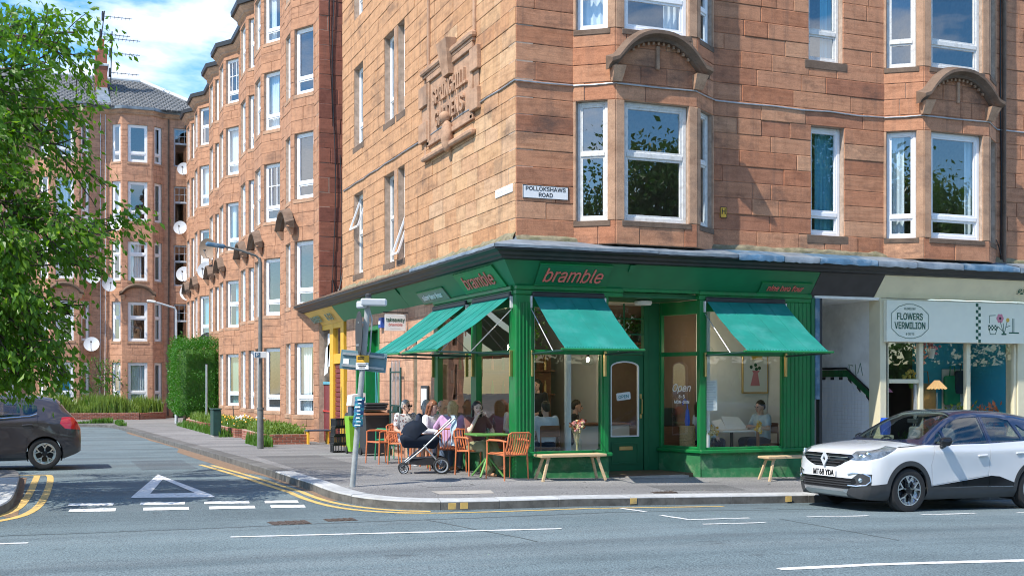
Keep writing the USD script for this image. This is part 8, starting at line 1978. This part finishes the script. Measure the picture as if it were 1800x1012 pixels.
S2 = dict(L=4.02, r=.31, ra=.345, ax=cor_ax, track=.745, paint=GREYCAR, roof_m=None, roof=None,
  glass=[[(1.50, .985), (1.98, 1.335), (2.26, 1.375), (2.28, 1.01)], [(2.36, 1.02), (2.34, 1.378), (2.80, 1.365), (2.86, 1.36), (2.90, 1.06)], [(2.955, 1.07), (2.915, 1.352), (3.08, 1.325), (3.20, 1.24), (3.21, 1.15), (3.12, 1.09)]],
  screen=sym([(1.26, 0), (1.28, .35), (1.36, .63), (1.92, .53), (1.98, .3), (2.0, 0)]), backlight=[(-.52, 1.08), (.52, 1.08), (.46, 1.30), (-.46, 1.30)],
  pieces=[('tail_lamp', P_side([(3.62, .90), (3.72, .80), (4.1, .76), (4.1, .97), (3.78, 1.03), (3.66, 1.02)]) - M3.cube((1, .84, 3)).translate((3.4, -.42, 0)), TAIL, 1), ('sill_cladding', P_side([(1.1, .05), (1.1, .24), (3.0, .24), (3.0, .05)]), CLAD, 0), ('rear_bumper_insert', P_front([(-.5, .2), (.5, .2), (.55, .42), (-.55, .42)], 3.7, 4.2), CLAD, 0), ('headlamp', P_side([(0, .68), (.45, .80), (.62, .90), (.1, .84)]) - M3.cube((1, .9, 3)).translate((-.2, -.45, 0)), LAMPGL, 0), ('grille', P_front([(-.5, .45), (.5, .45), (.45, .62), (-.45, .62)], -.2, .25), GLOSSBLK, 0)],
  gaps=[[(1.30, .25), (1.28, .7), (1.40, .96)], [(2.31, .25), (2.33, .9), (2.30, 1.4)], [(2.98, .26), (3.02, .62), (3.22, .85), (3.20, 1.1)], [(3.55, .55), (3.62, .85)]],
  cabin=1.42, mirror=(1.58, 1.03), mirror_m=GREYCAR, mirror_in=(1.72, 1.28), handles=[(2.18, .83), (3.02, .88)], handle_y=.856, handle_m=GREYCAR)
car2, off2 = make_car('parked_car', 'dark grey brown hatchback cut off by the left edge beyond the island', corL, S2, (-7.42 - (3.34 - 2.01), 6.6 + .80, zr(-7.5, 7) + .03), math.radians(1.0))
MB().box(off2[0] + 2.31, off2[0] + 2.35, -.842, -.60, 1.0, 1.39).build(car2, 'door_pillar', GLOSSBLK)
q = MB(); q.tube([(off2[0] + x, -.822 + .03 * max(0, x - 2.6), z) for x, z in ((1.45, .965), (2.0, .985), (2.6, 1.02), (3.05, 1.05), (3.2, 1.10))], .008, 5); q.build(car2, 'window_trim', CHROME, smooth=40)
# ---------------------------------------------------------------- trees
def grow(rng, p, d, ln, r, depth, out, tips, spread=.55, droop=0.0, shrink=.72, seg=4):
    pts = [p]; rad = [r]; q = np.array(p); dd = unit(d)
    for i in range(seg):
        dd = unit(dd + rng.normal(0, .13, 3) + np.array([0, 0, -droop * (depth > 1)])); q = q + dd * ln / seg; pts.append(q); rad.append(r * (1 - .35 * (i + 1) / seg))
        if depth >= 1 and i >= 1 and len(tips) < 60000: 
            pass
    out.append((np.array(pts), np.array(rad)))
    if depth == 0:
        tips.append((np.array(pts), dd)); return
    n = rng.integers(2, 4)
    for k in range(n):
        a = unit(np.cross(dd, rng.normal(size=3))); nd = unit(dd + a * spread * rng.uniform(.6, 1.3)); i0 = rng.integers(2, seg + 1)
        grow(rng, pts[i0], nd, ln * shrink * rng.uniform(.8, 1.15), rad[i0] * .72, depth - 1, out, tips, spread, droop, shrink, seg)
    grow(rng, pts[-1], dd, ln * shrink, rad[-1] * .9, depth - 1, out, tips, spread, droop, shrink, seg)
trng = np.random.default_rng(17)
tree = thing('street_tree', 'leafy green tree on the island overhanging the left edge of the street', 'tree')
base = np.array([-11.2, 1.6, 0.05])
LIMB = MB(); TW = MB()
LIMB.tube([base, base + [.05, .0, 1.2], base + [.0, .1, 2.4], base + [.1, .1, 3.4]], [.22, .18, .165, .15], 12)
LIMB.build(tree, 'trunk', BARK, smooth=50); 
tips, segs = [], []
top = base + [.1, .1, 3.3]
for i in range(11):
    a = i * 2.4 + .3; el = [.9, .35, .55, .1, .75, .25, .45, .0, 1.1, .3, .15][i]
    d = np.array([math.cos(a) * math.cos(el), math.sin(a) * math.cos(el), math.sin(el)])
    grow(trng, top + [0, 0, .45 * (i % 5) - .6], d, 1.75, .07, 3, segs, tips, .6, .05, .70)
def cam_pt(px, py, D): return CPn + (FWD + (px - 900) / 2050 * RGT + np.array([0, 0, (672 - py) / 2050])) * D
TG = [(60, 40, 13.4), (130, 20, 14), (165, 95, 13.2), (90, 150, 13.0), (150, 190, 13.8), (40, 240, 13.2), (110, 285, 13.5), (60, 330, 12.8), (160, 330, 13.2), (215, 375, 13.6), (120, 400, 13.0), (40, 430, 13.3), (170, 470, 13.4),
      (90, 500, 13.1), (180, 560, 13.8), (40, 560, 12.9), (110, 600, 13.4), (30, 640, 13.2), (70, 665, 13.6), (20, 110, 12.6), (10, 320, 12.4), (0, 500, 12.6), (200, 10, 14.4), (-60, 60, 13), (-60, 250, 13), (-60, 420, 12.8), (-60, 580, 13), (20, 20, 14.6), (60, 200, 14.6), (90, 440, 14.8), (30, 380, 14.6), (130, 120, 14.6), (20, 600, 14.4), (-20, 160, 13.8), (-30, 480, 14)]
TG += [(px + trng.uniform(-60, 10), py + trng.uniform(-45, 45), D + trng.uniform(-.3, 1.2)) for px, py, D in TG if px < 100]
for px, py, D in TG:
    tgt = cam_pt(px, py, D + 3.0); st = top + np.array([0, 0, np.clip((tgt[2] - 3.4) * .5, -1.2, 1.8)]); d = tgt - st
    mid = st + d * .55 + np.array([0, 0, .35]); pts = np.array([st, st + d * .25 + [0, 0, .25], mid]); segs.append((pts, np.array([.06, .045, .03])))
    grow(trng, mid, unit(tgt - mid), np.linalg.norm(tgt - mid) * .62, .028, 2, segs, tips, .62, .10, .62)
def edge_px(p):
    d = np.asarray(p) - CPn; D = max(d @ FWD, .5); return 900 + 2050 * (d @ RGT) / D, 672 - 2050 * d[2] / D
def edge_lim(yp): return np.interp(yp, [0, 120, 180, 260, 330, 390, 440, 520, 580, 640, 690], [165, 185, 185, 150, 205, 262, 215, 205, 235, 170, 110])
def inside(p, m):
    x, y = edge_px(p); return x < edge_lim(y) + m and y < 680
tips = [t for t in tips if inside(t[0][2], trng.normal(-8, 22))]
segs = [s for s in segs if inside(s[0][-1], 0 if s[1][0] > .02 else -10)]
for pts, rad in segs:
    TW.tube(pts, np.maximum(rad, .006), 6 if rad[0] > .02 else 4, cap=False)
TW.build(tree, 'limbs', BARK, smooth=60, kind='stuff')
Pp, Nn = [], []
for pts, dd in tips:
    n = 27
    tt = trng.uniform(.05, 1.15, n); seg_i = np.minimum((tt * 4).astype(int), 3)
    base_p = pts[seg_i] + (pts[seg_i + 1] - pts[seg_i]) * (tt * 4 - seg_i)[:, None]
    Pp.append(base_p + trng.normal(0, .10, (n, 3))); side = trng.normal(size=(n, 3)); Nn.append(dd * .7 + side * .5 + np.array([0, 0, -.75]))
Pp, Nn = np.vstack(Pp), np.vstack(Nn)
Dp = (Pp - CPn) @ FWD; yp = 672 - 2050 * Pp[:, 2] / Dp + 2050 * CPn[2] / Dp
ok_ = (yp < 672 + trng.normal(0, 14, len(Pp))) | (Dp < 2)
def tree_leaves(P, N, size, rng, per=1):
    return leaf_cards(P, N, size, rng, .38, .22, .5, .15)
dist = np.linalg.norm(Pp - CPn, axis=1); inv = np.array([in_view(p, -10) for p in Pp])
order = np.argsort(np.where(inv, dist, 1e9)); first = set(order[:300].tolist())
rest = np.array([i for i in range(len(Pp)) if i not in first])
V, F = tree_leaves(Pp[rest], Nn[rest], .125, trng); MB().add(V, F).build(tree, 'foliage', LEAF, kind='stuff')
V, F = tree_leaves(Pp[order[:300]], Nn[order[:300]], .135, trng)
for k in range(300):
    MB().add(V[k * 5:k * 5 + 5], [[0, 1, 2], [0, 2, 3], [1, 4, 2], [2, 4, 3]]).build(tree, 'leaf', LEAF)
# park trees across the road behind the viewpoint: they show as reflections in the windows
def park_tree(label, x, y, h, r, seed, m=LEAF_D):
    g = np.random.default_rng(seed); t = thing('park_tree', label, 'tree', (x, y, 0))
    sg_, tp_ = [], []; q = MB(); q.tube([(0, 0, -.3), (.05, 0, h * .2), (0, .1, h * .4)], [.3, .24, .2], 9); q.build(t, 'trunk', BARK, smooth=50)
    n = 15000; c = g.normal(size=(26, 3)); c = c / np.linalg.norm(c, axis=1, keepdims=True) * g.uniform(.3, .95, (26, 1)) * [r, r, h * .36] + [0, 0, h * .62]
    i = g.integers(0, 26, n); P = c[i] + g.normal(0, r * .2, (n, 3)); V, F = leaf_cards(P, np.array([0, 0, .3]), .36, g); MB().add(V, F).build(t, 'crown', m, kind='stuff')
    q = MB()
    for k in range(10): q.tube([(0, 0, h * .35), c[k] * .6 + [0, 0, h * .2], c[k]], [.12, .07, .03], 5)
    q.build(t, 'limb', BARK, smooth=50)
PT = ('round dark tree', 'lower dark tree', 'tall dark tree', 'compact dark tree', 'broad dark tree', 'middling dark tree', 'spreading dark tree', 'farthest dark tree', 'western dark tree', 'outermost western dark tree', 'far western dark tree')
prot = []
for k, (x, y, h, r) in enumerate(((-20, -33, 15.5, 5), (-12, -31, 13.5, 4.6), (-4, -33, 15.5, 5), (4, -31, 13.5, 4.6), (12, -33, 15, 5), (20, -31, 13.5, 4.8), (29, -33, 17, 5.4), (38, -32, 15.5, 5), (-29, -32, 16, 5.2), (-47, -30, 17, 5.4), (-38, -31, 16, 5.4))):
    lb = PT[k] + ' across the main road, mirrored in the tenement windows'
    if k < 2: park_tree(lb, x, y, h, r, 30 + k); prot.append('/World/park_tree' + ('_001' if k else ''))
    else: dup(prot[k % 2], (x, y, 0), k * 1.3, lb)
bwall = struct('park_bank'); MB().add([(-60, -28.4, -.2), (60, -28.4, -1.0), (60, -60, 2), (-60, -60, 2)], [[0, 1, 2, 3]]).build(bwall, 'grass_bank', HEDGE)
ph = thing('park_hedge', 'unseen long dark hedge added across the main road to darken shop glass reflections', 'hedge', (0, -28, -.6))  # added, unseen: fills below the tree crowns so the glass reflects dark green
n = 16000; P = np.stack([npr.uniform(-58, 48, n), npr.normal(0, .5, n), npr.uniform(.2, 4.2, n) ** 1.0], 1); P[:, 2] *= .8 + .35 * meshkit.noise(P * [.25, 0, 0]); P[:, 1] += .3
V, F = leaf_cards(P, np.array([0, .6, .2]), .42, npr); MB().add(V, F).build(ph, 'foliage', LEAF_D, kind='stuff'); MB().box(-58, 48, -.9, -.1, 0, 3.1).build(ph, 'inner_foliage', LEAF_D)
